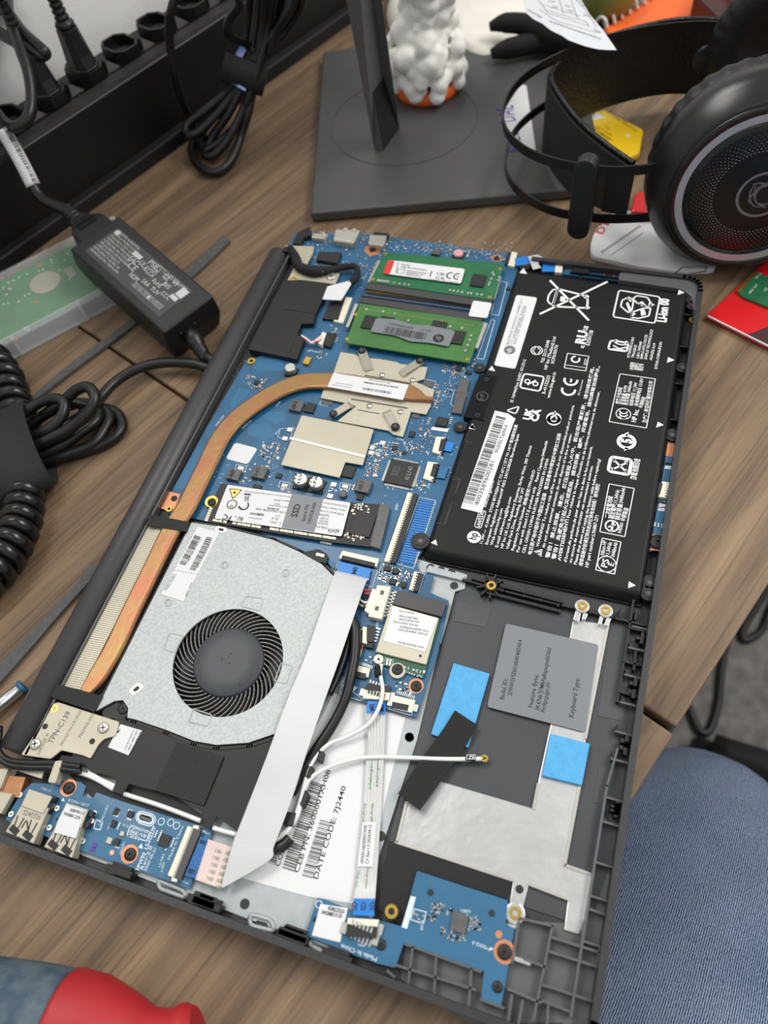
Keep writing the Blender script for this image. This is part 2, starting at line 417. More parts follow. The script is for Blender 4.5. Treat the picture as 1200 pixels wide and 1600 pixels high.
# hinge barrel along the back edge
y0 = at((18, 1172), 0.017).y; y1 = at((438, 388), 0.017).y
hb = MB().lathe([(.0062, 0), (.0075, .0006), (.0075, y1 - y0 - .0006), (.0062, y1 - y0)], (-.0010, y0, .0106), (0, 1, 0), 32)
barrel = obj('hinge_cover', hb, M['hinge_grey'], LAP)
obj('ridge', MB().box(0.0080, (y0 + y1) / 2, 0.0011, y1 - y0, FL, 0.0178), M['case_grey'], barrel)
obj('gutter', MB().box(0.0130, (y0 + y1) / 2, 0.0100, y1 - y0, FL - .001, 0.0140), M['black_plastic'], barrel)
# palm-rest ribs, clip walls and ledges
rb = MB()
ys = [at((1000, y), .016).y for y in (980, 1015, 1059, 1104, 1152, 1197, 1260, 1300, 1368, 1424, 1500)]
wall(rb, [(0.2352, 0.0995), (0.2335, 0.085), (0.2335, 0.010)], .0008, FL, .0158); hk2 = MB()
for y in ys: wall(rb, [(0.2335, y), (0.2395, y)], .0007, FL, .0156)
for i_, y in enumerate(ys[1:8]):
    hk2.prism([(.2337, y + .0003), (.2358, y + .0003), (.2337, y + .0030)], FL, .0154); hk2.box(.2380, y - (.003 if i_ % 2 else -.005), .0014, .0050, FL, .0166); hk2.box(.2366, y - (.003 if i_ % 2 else -.005), .0016, .0014, FL, .0160)
obj('clip_hook', hk2, M['black_plastic'], LAP, kind='stuff')
for a, b in ((cK((100, 975)), cK((455, 1105))), (cK((60, 1075)), cK((430, 1190))), (cK((245, 1040)), cK((235, 1210))), (cK((135, 990)), cK((110, 1190))), (cK((410, 1090)), cK((395, 1290))),
             (cK((640, 855)), cK((790, 890))), (cK((790, 890)), cK((700, 1330))), (cK((790, 945)), cK((1030, 1020))), (cK((775, 1010)), cK((1010, 1085))), (cK((935, 880)), cK((920, 1050))),
             (cK((660, 1045)), cK((760, 1085))), (cK((740, 1165)), cK((985, 1245))), (cK((890, 1215)), cK((880, 1295))), (cK((740, 1240)), cK((880, 1295))), (cK((580, 1185)), cK((735, 1250))),
             (cK((600, 1215)), cK((580, 1350))), (cK((650, 1240)), cK((630, 1350))), (cK((770, 1260)), cK((765, 1350))), (cK((1010, 1000)), cK((985, 1330))), (cK((455, 1235)), cK((560, 1275))),
             (cK((400, 1290)), cK((600, 1350))), (cK((635, 855)), cK((600, 1060))), (cK((15, 1100)), cK((50, 1130))), (cK((960, 810)), cK((1060, 845)))):
    wall(rb, [at(a[0], .0155).xy, at(b[0], .0155).xy], .0008, FL, .0155)
rb2 = MB()
# ledge between battery bay and touchpad bay
wall(rb2, pl(cI((270, 770), (380, 800), (650, 870)), .016), .0016, FL, .0160); wall(rb2, pl(cI((330, 830), (640, 910)), .015), .0012, FL, .0145)
wall(rb2, pl(cJ((190, 135), (385, 190), (650, 255), (720, 270), (900, 315), (1060, 355)), .015), .0009, FL, .0150)
for q in cJ((480, 195), (560, 215), (640, 240), (930, 290), (1000, 300)): rb2.box(at(q, .015).x, at(q, .015).y, .0008, .005, FL, .0152)
wall(rb2, pl(cJ((1060, 360), (1045, 470), (1000, 470), (990, 560)), .015), .0009, FL, .0155)
# battery-bay side wall and front-edge pockets
wall(rb2, [(0.2325, 0.118), (0.2325, 0.352)], .0009, FL, .0150)
for y in (.122, .135, .150, .172, .19, .214, .236, .262, .285, .31, .333, .345): wall(rb2, [(0.2325, y), (0.2395, y)], .0008, FL, .0155)
for x in (.178, .19, .2, .21, .22): wall(rb2, [(x, .3495), (x, .356)], .0009, FL, .0150)
wall(rb2, [(0.172, 0.3490), (0.232, 0.3490)], .0009, FL, .0150); wall(rb2, [(0.172, 0.3530), (0.23, 0.3530)], .0009, FL, .0165)
obj('ledge_rib', rb2, M['black_plastic'], LAP, kind='stuff')
D('palm_grey', srgb(88, 89, 90), .38, noise=.1, nscale=30)
obj('rib', rb, M['palm_grey'], LAP, kind='stuff')
plate('corner_ledge', roundpoly(cH((752, 138), (1000, 160), (1125, 182), (1158, 235), (1148, 340), (1118, 330), (1112, 262), (1060, 225), (745, 178)), 6), .0178, .004, M['palm_grey'], LAP, .0006)
plate('palm_floor', cK((620, 860), (870, 880), (1060, 830), (1010, 1000), (960, 1345), (400, 1345), (80, 1140), (100, 985), (465, 1110), (460, 1240), (550, 1262)), FL + .0004, .0004, M['palm_grey'], LAP)
obj('clip_floor', MB().prism([(.2318, .004), (.2394, .004), (.2394, .099), (.2318, .099)], FL, FL + .0003), M['palm_grey'], LAP)
# snap hooks on the bottom wall
hk = MB()
for q in cS1((560, 185), (945, 325)) + cS4((40, 450), (340, 600)) + cO((80, 1110), (520, 1280)):
    p = at(q, .017); hk.box(p.x, p.y, .011, .0024, FL, .0182); hk.box(p.x, p.y + .0018, .008, .0016, FL, .0168)
obj('snap_hook', hk, M['black_plastic'], LAP, kind='stuff')
# touchpad bay: smooth floor panel
bay = plate('touchpad_panel', cJ((190, 150), (1055, 360)) + [(985, 1240), (930, 1420), (890, 1440)] + [(600, 1345), (655, 1130), (700, 975)], FL + .0006, .0006, M['floor_grey'], LAP)
for q in (cJ((165, 240), (320, 275), (300, 360), (140, 330)), cJ((860, 525), (975, 545), (940, 800), (820, 775)), cJ((830, 1015), (900, 1030), (870, 1190), (800, 1180))):
    plate('film_patch', q, FL + .0008, .0002, M['case_grey'], bay)
# ---- keyboard backing plate
kp = plate('keyboard_plate', [(649, 872), (730, 898), (726, 920), (711, 924), (698, 975), (684, 1021), (651, 1158), (592, 1338), (574, 1500), (481, 1470), (383, 1434), (213, 1368), (130, 1337), (60, 1290), (200, 1000), (600, 850)], FL + .0012, .001, M['plate_metal'], LAP)
hl = MB()
for q in cG((1060, 70), (935, 500), (738, 1165)) + cO((1132, 238), (985, 755), (275, 1108)) + cF((740, 628), (810, 645), (880, 660)):
    hl.cyl(at(q, FL + .0012), .0018, FL + .0008, FL + .0014, 14)
obj('rivet', hl, M['case_black'], kp, kind='stuff')
sl = MB()
for q in (cS1((760, 255), (835, 275), (830, 295), (790, 290)), cO((330, 1190), (390, 1205), (400, 1235), (350, 1230)), cS4((205, 500), (290, 525), (300, 570), (220, 545))):
    sl.prism(pl(roundpoly(q, 5), FL + .0014), FL + .001, FL + .0016)
obj('slot_cover', sl, M['case_black'], kp, kind='stuff')
lp = MB()
for q in (cS1((735, 225), (860, 275), (870, 310), (745, 265)), cO((300, 1160), (410, 1190), (430, 1250), (300, 1220)), cS4((140, 475), (320, 545), (310, 600), (150, 520))):
    g_ = [at(p, FL + .002) for p in roundpoly(q, 7)]
    lp.tube([(p.x, p.y, FL + .0013) for p in g_] + [(g_[0].x, g_[0].y, FL + .0013)], .0009, 6, spline=False)
obj('embossed_rim', lp, M['plate_metal'], kp, kind='stuff')
# big white paper label on the plate
zl = FL + .0014
lb = plate('part_label', [(522, 1083), (633, 1122), (600, 1260), (570, 1415), (478, 1400), (378, 1372), (470, 1180)], zl, .0002, M['paper'], LAP, label='white paper label with three bar codes')
P = Print(zl)
P.text('CEB PN: 3600001XH08', *cO((555, 948), (722, 412)), h=.0019, bold=.01)
P.text('DATE CODE: 7J2440', *cO((655, 980), (803, 498)), h=.0019, bold=.01)
P.text('COM', *cO((455, 915), (490, 815)), h=.0019, bold=.01)
P.bars(*cO((470, 920), (620, 462), (535, 942)), seed=3, n=60); P.bars(*cO((572, 960), (668, 665), (630, 975)), seed=5, n=40); P.bars(*cO((395, 890), (425, 800), (430, 905)), seed=6, n=12)
P.out('printed_text', M['ink'], lb)
# ---- main board
mbp = [(463, 362), (585, 367), (700, 382), (815, 400), (770, 560), (740, 640), (700, 760), (668, 850), (650, 875)] + cF((665, 655), (762, 682), (732, 795)) + cF((860, 850)) + cG((1022, 192), (940, 560), (790, 1020), (230, 860)) + [(548, 1000), (560, 940), (520, 880), (400, 830), (262, 802), (268, 768), (325, 664), (382, 568), (430, 545), (470, 480), (480, 420), (450, 385)]
board = plate('main_board', mbp, MBZ, .0012, M['pcb'], LAP, label='blue main circuit board')
# traces, copper pours and silk-screen
P = Print(MBZ, .00004)
for q in (cC((540, 480), (660, 475), (680, 530), (600, 570), (520, 520)), cC((370, 110), (640, 90), (660, 180), (470, 190), (440, 150)), cC((410, 570), (560, 560), (600, 640), (520, 690), (400, 640)), cC((340, 300), (420, 330), (300, 450), (270, 420)),
          cQ5((1060, 335), (1140, 340), (1010, 560), (930, 560)), cF((20, 560), (120, 590), (90, 640))): P.poly(q)
rng = random.Random(4)
for k in range(60):
    u, v = rng.uniform(330, 720), rng.uniform(560, 860); a = (u, v); L = rng.uniform(10, 36); dx, dy = rng.choice(((.95, .2), (-.35, .93), (.4, .9), (.8, -.2)))
    b = (u + dx * L, v + dy * L); P.line(a, b, .00016); P.line(b, (b[0] + 6, b[1] + 9), .00016)
P.out('trace', M['pcb_light'], board, kind='stuff')
P = Print(MBZ, .00005)
def frame(q, wd=.00022): P.loop(q, wd)
frame(cB((1035, 380), (1083, 392), (1025, 612), (975, 605)), .0003); frame(cB((975, 640), (1000, 645), (925, 905), (880, 900)), .0003)
frame(cF((665, 158), (775, 180), (625, 635), (505, 600)), .00025)
frame(cF((120, 590), (385, 650), (350, 760), (95, 660)), .0002); frame(cF((640, 655), (700, 672), (660, 798), (595, 780)))
frame(cE((590, 135), (660, 150), (650, 190), (578, 175))); frame(cE((995, 145), (1065, 158), (1050, 195), (985, 185))); frame(cE((885, 155), (870, 215), (690, 180)))
frame(cC((635, 600), (740, 590), (700, 680), (620, 660))); frame(cC((320, 855), (395, 870), (380, 910), (310, 895))); frame(cD((845, 240), (930, 260), (910, 310))); frame(cD((1100, 320), (1060, 320), (1035, 415), (1050, 440)))
frame(cG((245, 780), (395, 880), (385, 900), (235, 850)), .0002); frame(cG((605, 905), (770, 960), (750, 1005), (590, 960)), .0002)
frame(cD((100, 390), (170, 400), (150, 435), (90, 425)))
P.text('2', *cG((330, 835), (362, 800)), h=.0019, bold=.02)
for st, q in (('PCU1', cC((370, 600), (430, 545))), ('PU11', cC((610, 640), (640, 605))), ('PL1503', cC((615, 440), (640, 405))), ('JFAN1', cC((875, 480), (890, 440))), ('PC151', cC((945, 1060), (965, 1010))), ('PC152', cD((120, 1060), (135, 1010))),
              ('JPULL', cA((530, 1000), (625, 1015))), ('JDIM1', cD((640, 670), (690, 690))), ('U2103', cD((515, 800), (545, 750))), ('FPW50 LA-H327P', cC((180, 580), (235, 505))), ('JTP1', cD((875, 1030), (900, 985))), ('JKB1', cF((515, 245), (525, 205))),
              ('JHDD', cG((505, 380), (520, 330))), ('JFP1', cG((250, 800), (275, 740))), ('JKBL', cD((940, 800), (980, 820))), ('Made In China', cD((690, 700), (720, 760))), ('JWLAN', cD((920, 450), (960, 340))), ('JMB1', cG((710, 835), (770, 850)))):
    P.text(st, q[0], q[1], h=.0011, bold=.01)
for k in range(260):   # component outlines and reference marks
    u, v = rng.choice(((rng.uniform(590, 720), rng.uniform(640, 790)), (rng.uniform(470, 600), rng.uniform(362, 440)), (rng.uniform(600, 800), rng.uniform(375, 398)), (rng.uniform(590, 650), rng.uniform(880, 930)), (rng.uniform(690, 735), rng.uniform(570, 620)), (rng.uniform(330, 470), rng.uniform(690, 760))))
    if rng.random() < .5: P.line((u, v), (u + rng.uniform(-1.2, 1.2), v + rng.uniform(2, 4)), .0002)
    else: P.line((u, v), (u + rng.uniform(2, 4), v + rng.uniform(-.3, 1)), .0002)
P.out('printed_text', M['ink_silk'], board, kind='stuff')
# small surface-mount parts: too small to pick apart singly
sm = MB()
regs = [(cA((590, 100), (1180, 100), (1180, 170), (1100, 420), (880, 560), (870, 300)), 150), (cB((290, 100), (1080, 200), (1060, 250), (300, 170)), 130), (cA((440, 110), (720, 120), (700, 220), (450, 190)), 40), (cA((680, 780), (790, 800), (760, 950), (660, 920)), 14), (cA((610, 990), (690, 1020), (650, 1100), (590, 1070)), 12),
        (cC((400, 210), (550, 240), (500, 330), (380, 290)), 40), (cC((510, 690), (640, 700), (620, 830), (490, 800)), 46), (cC((360, 850), (560, 840), (560, 990), (340, 1000)), 30), (cC((990, 980), (1180, 1000), (1180, 1080), (980, 1060)), 16),
        (cD((420, 700), (800, 690), (780, 790), (560, 800), (500, 950), (410, 940)), 150), (cD((760, 970), (860, 980), (840, 1060), (740, 1040)), 26), (cD((980, 140), (1170, 160), (1150, 240), (980, 200)), 40), (cD((930, 260), (1060, 290), (960, 480), (880, 440)), 44), (cD((820, 560), (920, 600), (880, 790), (800, 770)), 30),
        (cF((400, 600), (620, 660), (560, 770), (390, 720)), 60), (cF((600, 240), (640, 250), (560, 420), (530, 400)), 0), (cG((430, 560), (500, 570), (480, 640), (420, 620)), 10), (cG((640, 760), (770, 780), (760, 860), (640, 840)), 14), (cB((640, 940), (880, 880), (860, 960), (640, 1000)), 20), (cC((640, 1000), (720, 1010), (700, 1060), (630, 1040)), 8)]
def inside(p, poly):
    r = False; j = len(poly) - 1
    for i in range(len(poly)):
        if (poly[i][1] > p[1]) != (poly[j][1] > p[1]) and p[0] < (poly[j][0] - poly[i][0]) * (p[1] - poly[i][1]) / (poly[j][1] - poly[i][1]) + poly[i][0]: r = not r
        j = i
    return r
for q, n in regs:
    b = pl(q, MBZ); xs = [p.x for p in b]; ys_ = [p.y for p in b]; k = 0; tr = 0
    while k < n and tr < 4000:
        tr += 1
        x, y = rng.uniform(min(xs), max(xs)), rng.uniform(min(ys_), max(ys_))
        x = round(x / .0011) * .0011 + rng.uniform(-.0002, .0002); y = round(y / .0009) * .0009
        if not inside((x, y), [(p.x, p.y) for p in b]): continue
        k += 1; a = rng.choice((0, math.pi / 2)); t = rng.random(); s_ = rng.choice((.8, 1, 1, 1.4))
        l, wd, h = .0011 * s_, .00055 * s_, .0004
        if t < .25: sm.cyl((x, y), .0004, MBZ, MBZ + .00015, 7, mi=0, smooth=False)
        else:
            sm.box(x, y, l, wd, MBZ, MBZ + h * .95, a, mi=0)
            sm.box(x, y, l * .55, wd * 1.02, MBZ, MBZ + h, a, mi=1 if t < .65 else (2 if t < .85 else 3))
obj('surface_component', sm, [M['solder'], M['chip_black'], M['ivory'], M['copper_pad']], board, kind='stuff')
# --- pieces on the main board
CH = {}
def block(name, uv, w_, l_, h, mt, parent=board, z0=MBZ, a=0, bevel=.00012, label=None):
    key = (name, w_, l_, h, mt)
    if key not in CH: CH[key] = MB().box(0, 0, w_, l_, 0, h).mesh(name, M[mt])
    p = at(uv, z0 + h); o = inst(name, CH[key], (p.x, p.y, z0), a, parent)
    if bevel:
        b = o.modifiers.new('bevel', 'BEVEL'); b.width = bevel; b.segments = 1
    if label: o['label'] = label
    return o
def pins(name, uv, nx, pitch, ln, along, z0, parent, mt='solder', wd=None, a=0):
    """a comb of short solder pins"""
    m_ = MB(); c_ = at(uv, z0)
    for i in range(nx):
        d = (i - (nx - 1) / 2) * pitch
        x, y = (d, 0) if along == 'x' else (0, d); q_, s_ = math.cos(a), math.sin(a)
        m_.box(c_.x + x * q_ - y * s_, c_.y + x * s_ + y * q_, (wd or pitch * .5) if along == 'x' else ln, ln if along == 'x' else (wd or pitch * .5), z0, z0 + .0004, a)
    return obj(name, m_, M[mt], parent, kind='stuff')
def chip(uv, w_, l_, h=.001, txt=None, mt='chip_black', nm='chip', parent=board, z0=MBZ, tm='ink_grey', npin=0, side='x'):
    o = block(nm, uv, w_, l_, h, mt, parent, z0)
    return o
# controller chip with legs on four sides
ec = MB(); p = at(cD((677, 915))[0], MBZ + .0014); W_ = .0138
ec.box(p.x, p.y, W_, W_, MBZ + .0002, MBZ + .0014)
con = obj('controller_chip', ec, M['chip_black'], board, bevel=.0002)
lg = MB()
for k in range(31):
    d = (k - 15) * .0004
    for sx, sy in ((1, 0), (-1, 0), (0, 1), (0, -1)):
        lg.box(p.x + sx * (W_ / 2 + .0006) + (d if sy else 0), p.y + sy * (W_ / 2 + .0006) + (d if sx else 0), .0014 if sx else .00022, .0014 if sy else .00022, MBZ, MBZ + .0005)
obj('lead', lg, M['solder'], board, kind='stuff')
P = Print(MBZ + .0014)
P.text('ene', *cD((703, 968), (735, 868)), h=.0030, bold=.01, flip=True)
for k in range(4): P.text(('KB9052Q D', '2419', 'SH9052LB', 'A2439')[k], *cD((612 + 14 * k, 935), (632 + 14 * k, 872)), h=.0006)
P.out('chip_marking', M['ink_grey'], board)
# inductors and power chips
for uv, w_, l_, h in ((cC((752, 430))[0], .0068, .0066, .0022), (cC((485, 910))[0], .0068, .0068, .0024), (cC((300, 928))[0], .0066, .0060, .0022), (cD((405, 1010))[0], .0070, .0068, .0024), (cB((605, 185))[0], .0050, .0040, .0020), (cD((545, 1175))[0], .0048, .0048, .0018)):
    block('inductor', uv, w_, l_, h, 'chip_grey')
for uv, w_, l_, h in ((cC((850, 445))[0], .0052, .0060, .0014), (cD((297, 905))[0], .0058, .0066, .0012), (cD((755, 635))[0], .0028, .0034, .001), (cD((380, 1090))[0], .0030, .0032, .0010), (cC((625, 935))[0], .0026, .0026, .001), (cE((435, 170))[0], .0044, .0022, .0012),
                      (cD((630, 735))[0], .0022, .0026, .0008), (cC((462, 262))[0], .0026, .0028, .0008), (cD((700, 770))[0], .002, .0018, .0006), (cF((452, 630))[0], .003, .0026, .0012), (cF((505, 650))[0], .003, .0026, .0012), (cF((487, 720))[0], .003, .0026, .0012), (cF((555, 740))[0], .003, .0026, .0012), (cB((1090, 430))[0], .002, .002, .0008), (cD((1090, 165))[0], .003, .002, .001), (cD((1165, 190))[0], .003, .002, .001)):
    block('chip', uv, w_, l_, h, 'chip_black')
for uv, st in ((cC((752, 430))[0], '2R2'), (cC((485, 910))[0], 'R47'), (cC((300, 928))[0], '1R0'), (cD((405, 1010))[0], '4R7')):
    P = Print(MBZ + .0024); P.text(st, (uv[0] - 3, uv[1] + 7), (uv[0] + 2, uv[1] - 7), h=.0020, bold=.02); P.out('chip_marking', M['chip_black'], board)
flash = block('flash_chip', cD((972, 545))[0], .0056, .0052, .0016, 'chip_black')
for dx in (-88, 70): pins('lead', cD((965 + dx, 545 - dx * .02))[0], 4, .0012, .0014, 'y', MBZ, board)
plate('sticker', cD((900, 585), (1020, 600), (1012, 624), (892, 606)), MBZ + .0003, .0002, M['paper'], board, label='small white sticker')
# LAN transformer with pins
lan = plate('transformer', cA((615, 255), (785, 255), (755, 340), (592, 312)), MBZ + .0028, .0028, M['chip_black'], board, bevel=.0003)
pins('lead', cA((672, 335))[0], 12, .00115, .0014, 'x', MBZ, board); pins('lead', cA((665, 362))[0], 12, .00115, .001, 'x', MBZ, board)
# can capacitors
def can(uv, r=.0034, h=.0046, red=False):
    p = at(uv, MBZ + h)
    m_ = MB(); m_.box(p.x, p.y, r * 2.2, r * 2.2, MBZ, MBZ + .0009, mi=1); m_.lathe([(r * .92, .0009), (r, .0013), (r, h - .0004), (r * .9, h), (r * .82, h - .0001)], (p.x, p.y, MBZ), (0, 0, 1), 20, mi=0)
    o = obj('capacitor', m_, [M['steel'] if not red else M['wire_pink'], M['chip_black']], board)
    return o
for uv, t1 in ((cE((725, 120))[0], ('337', '35V')), (cE((828, 140))[0], ('227', 'KPA'))):
    can(uv); P = Print(MBZ + .0046)
    for k in range(2): P.text(t1[k], (uv[0] - 9 + 8 * k, uv[1] + 9), (uv[0] - 4 + 8 * k, uv[1] - 9), h=.0016, bold=.01)
    P.out('capacitor_marking', M['ink'], board)
can(cA((398, 1120))[0], .0029); can(cB((755, 190))[0], .0029, .0030, True)
rl = MB(); p = at(cE((1008, 220))[0], MBZ + .002); rl.lathe([(.0018, 0), (.0019, .0018), (.0016, .002)], (p.x, p.y, MBZ), (0, 0, 1), 14); obj('coil', rl, M['chip_grey'], board)
block('tantalum_capacitor', cA((527, 1070))[0], .0034, .0050, .0018, 'gold')
for q in (cE((620, 165))[0], cE((1025, 170))[0], cC((350, 882))[0]): block('jumper_pad', q, .0030, .0020, .0004, 'white_plastic')
for q in (cD((545, 700))[0], cD((190, 1000))[0], cE((925, 235))[0], cC((705, 605))[0], cC((670, 668))[0], cD((460, 770))[0], cD((465, 735))[0]): block('solder_pad', q, .0028, .0024, .0006, 'solder')
# top edge sockets
def sock(name, px, h, mt, z0=MBZ, bevel=.0002, parent=board, label=None): return plate(name, px, z0 + h, h, M[mt], parent, bevel, label=label)
hd = sock('video_socket', cA((745, 88), (925, 95), (880, 185), (725, 160)), .0042, 'steel'); sock('video_socket_lip', cA((735, 150), (880, 175), (868, 195), (722, 172)), .0036, 'beige_metal')
for q in cA((815, 82), (880, 88)): p = at(q, MBZ + .005); obj('solder_post', MB().cyl(p, .0012, MBZ, MBZ + .0048, 12), M['steel'], board)
us = sock('usb_c_socket', cA((1000, 128), (1125, 135), (1098, 215), (985, 200)), .0036, 'steel'); pins('lead', cA((1035, 205))[0], 10, .0008, .0012, 'x', MBZ + .0036, board)
sock('latch', cA((1030, 105), (1140, 118), (1130, 140), (1020, 128)), .0030, 'black_plastic')
sock('audio_jack', cA((455, 110), (550, 65), (560, 130), (500, 150), (480, 200), (420, 190)), .0030, 'black_plastic'); sock('lan_socket', cA((570, 118), (680, 122), (660, 160), (560, 150)), .0026, 'beige_metal')
pins('lead', cA((625, 135))[0], 9, .0011, .0012, 'x', MBZ + .0026, board)
# mounting pads
def screw(uv, z0, parent, r=.0030, h=.0010, mt='black_plastic', pad=None, padr=.0047):
    p = at(uv, z0 + h)
    if pad: obj('screw_pad', MB().cyl(at(uv, z0), padr, z0 - .0002, z0 + .00008, 24), M[pad], parent)
    m_ = MB().lathe([(r, 0), (r, h * .7), (r * .86, h), (r * .4, h * .97), (.0001, h * .95)], (p.x, p.y, z0), (0, 0, 1), 18)
    for a in (.5, .5 + math.pi / 2): m_.box(p.x, p.y, r * 1.1, r * .26, z0 + h * .9, z0 + h * 1.03, a, mi=1)
    return obj('screw', m_, [M[mt], M['ink'] if mt == 'black_plastic' else M['chip_grey']], parent)
plate('copper_pad', cA((965, 212), (1090, 212), (1065, 275), (1000, 290), (955, 255)), MBZ + .0001, .0001, M['copper_pad'], board)
screw(cA((1018, 240))[0], MBZ, board, .0020, .0004); screw(cB((1012, 228))[0], MBZ, board, .0019, .0004, pad='copper_pad', padr=.0030)
plate('copper_pad', cQ5((905, 575), (965, 590), (930, 690), (860, 665)), MBZ + .0001, .0001, M['copper_pad'], board)
screw(cQ5((932, 612))[0], MBZ, board, .0016, .0004)
def brass(uv, z, parent, r=.0023, hgt=.002):
    p = at(uv, z); o = obj('brass_insert', MB().ring((p.x, p.y), r * .5, r, z - hgt, z, 18), M['gold'], parent)
    obj('insert_hole', MB().cyl((p.x, p.y), r * .55, z - hgt, z - hgt * .6, 14), M['ink'], parent); return o
brass(cC((428, 110))[0], MBZ + .001, board, .0022, .001); brass(cQ5((905, 668))[0], MBZ + .001, board, .0016, .001)
# board connectors: housing + lock bar (+ pins)
def conn(px_body, px_bar, h=.0014, mt='ivory', bar='chip_black', npins=0, parent=board, z0=MBZ):
    o = plate('connector', px_body, z0 + h, h, M[mt], parent, .0001)
    if px_bar: plate('lock_bar', px_bar, z0 + h * 1.04, h * .9, M[bar], parent, .0001)
    if npins:   # pins along the seam between body and bar
        m_ = MB(); a, b = at(px_body[1], z0 + h), at(px_body[2], z0 + h)
        for k in range(npins):
            q = a.lerp(b, (k + .5) / npins); d = (b - a).normalized()
            m_.box(q.x, q.y, .0016, (b - a).length / npins * .45, z0, z0 + h * 1.02, math.atan2(d.y, d.x) + math.pi / 2)
        obj('contact', m_, M['chip_black'], parent, kind='stuff')
    return o
conn(cF((588, 125), (625, 130), (470, 592), (428, 585)), cF((625, 130), (658, 138), (505, 600), (470, 592)), .0018, npins=30)
conn(cF((150, 515), (395, 570), (378, 622), (125, 565)), cF((150, 545), (372, 598), (365, 625), (140, 572)), .0020)
conn(cF((630, 655), (660, 662), (625, 785), (595, 775)), cF((660, 662), (695, 672), (655, 790), (625, 785)), .0014, npins=7)
conn(cD((930, 655), (1000, 660), (965, 785), (900, 765)), cD((965, 670), (998, 676), (975, 765), (945, 760)), .0014, npins=6)
conn(cD((870, 835), (945, 845), (905, 980), (835, 955)), cD((910, 850), (942, 855), (918, 945), (885, 940)), .0014, npins=6)
conn(cA((820, 595), (865, 600), (795, 790), (725, 775)), cA((700, 640), (812, 610), (760, 770), (640, 755)), .0016, bar='chip_black', mt='ivory')
conn(cB((1110, 185), (1150, 190), (1130, 285), (1085, 275)), cB((1085, 190), (1112, 190), (1090, 270), (1068, 262)), .0018)
# eight-way power plug and its coloured wires
pw = conn(cG((505, 65), (602, 75), (535, 310), (440, 290)), cG((470, 90), (512, 100), (445, 270), (412, 250)), .0034, bar='white_plastic')
for k, q in enumerate(cG((540, 118), (502, 232))): block('lock_notch', q, .0016, .0020, .0036, 'chip_grey')
pins('lead', cG((585, 205))[0], 8, .0016, .0016, 'y', MBZ, board, a=-.02); pins('lead', cG((610, 200))[0], 8, .0016, .0008, 'y', MBZ, board)
for k, (mt_, a, b) in enumerate((('wire_red', (385, 78), (470, 105)), ('wire_red', (390, 100), (465, 128)), ('wire_black', (375, 130), (455, 150)), ('wire_white', (370, 165), (450, 185)), ('wire_yellow', (365, 190), (430, 215)), ('wire_black', (360, 150), (440, 240)))):
    A, B = cG(a, b); C_ = lerp(A, B, .5)
    obj('plug_wire', MB().tube([V3((A[0] - 6, A[1] - 4), MBZ + .001), V3((C_[0], C_[1] + 3), MBZ + .0028), V3(B, MBZ + .002)], .0005, 6), M[mt_], board)
# small two-part plugs on the left of the radio card
k1 = conn(cG((400, 365), (440, 370), (430, 490), (395, 480)), cG((430, 350), (492, 362), (470, 480), (428, 470)), .0026, bar='chip_black')
sock('latch', cG((425, 472), (480, 485), (470, 520), (415, 510)), .0022, 'chip_black'); pins('lead', cG((500, 425))[0], 5, .0014, .0018, 'y', MBZ, board)
for a, b, mt_ in (((385, 385), (400, 390), 'wire_yellow'), ((405, 500), (360, 590), 'wire_red'), ((400, 500), (372, 600), 'wire_yellow'), ((395, 490), (310, 580), 'copper'), ((390, 480), (380, 590), 'wire_black')):
    A, B = cG(a, b); obj('plug_wire', MB().tube([V3(A, MBZ + .0016), V3(lerp(A, B, .5), MBZ + .0022), V3(B, MBZ + .001)], .0004, 6), M[mt_], board)
conn(cG((345, 640), (455, 665), (440, 730), (320, 700)), cG((335, 680), (430, 705), (415, 745), (325, 720)), .0014); pins('lead', cG((410, 640))[0], 10, .0008, .0012, 'x', MBZ, board, a=-.05)
conn(cG((625, 860), (780, 895), (755, 985), (605, 950)), cG((615, 905), (735, 930), (725, 975), (605, 950)), .0014); pins('lead', cG((710, 858))[0], 10, .0008, .0014, 'x', MBZ, board, a=-.05)
conn(cG((405, 815), (600, 840), (585, 895), (400, 880)), cG((430, 775), (605, 795), (598, 842), (420, 822)), .0022, bar='chip_black'); pins('lead', cG((510, 778))[0], 6, .0013, .0012, 'x', MBZ, board, a=-.04)
pins('contact', cG((500, 850))[0], 6, .0013, .0016, 'x', MBZ + .0022, board, 'chip_black', a=-.04)
for q in cG((398, 838), (610, 862), (598, 910), (780, 950)): block('solder_pad', q, .0022, .0030, .0010, 'solder')
# camera / fan plug with twisted wires
fp = sock('fan_plug', cA((640, 855), (745, 865), (700, 970), (625, 940)), .0022, 'chip_black'); sock('connector', cA((640, 855), (672, 862), (640, 955), (608, 940)), .0030, 'white_plastic'); pins('lead', cA((742, 920))[0], 4, .0012, .0016, 'y', MBZ, board)
for k, mt_ in enumerate(('wire_white', 'wire_pink', 'wire_white', 'wire_red')):
    q = cA((485, 885 + 3 * k), (530, 915 + 8 * (k % 2)), (560, 940 - 10 * (k % 2)), (600, 915 + 6 * k), (640, 885 + 10 * k))
    obj('plug_wire', MB().tube([V3(p_, MBZ + .0025 + .0006 * (i % 2)) for i, p_ in enumerate(q)], .0006, 6), M[mt_], board)
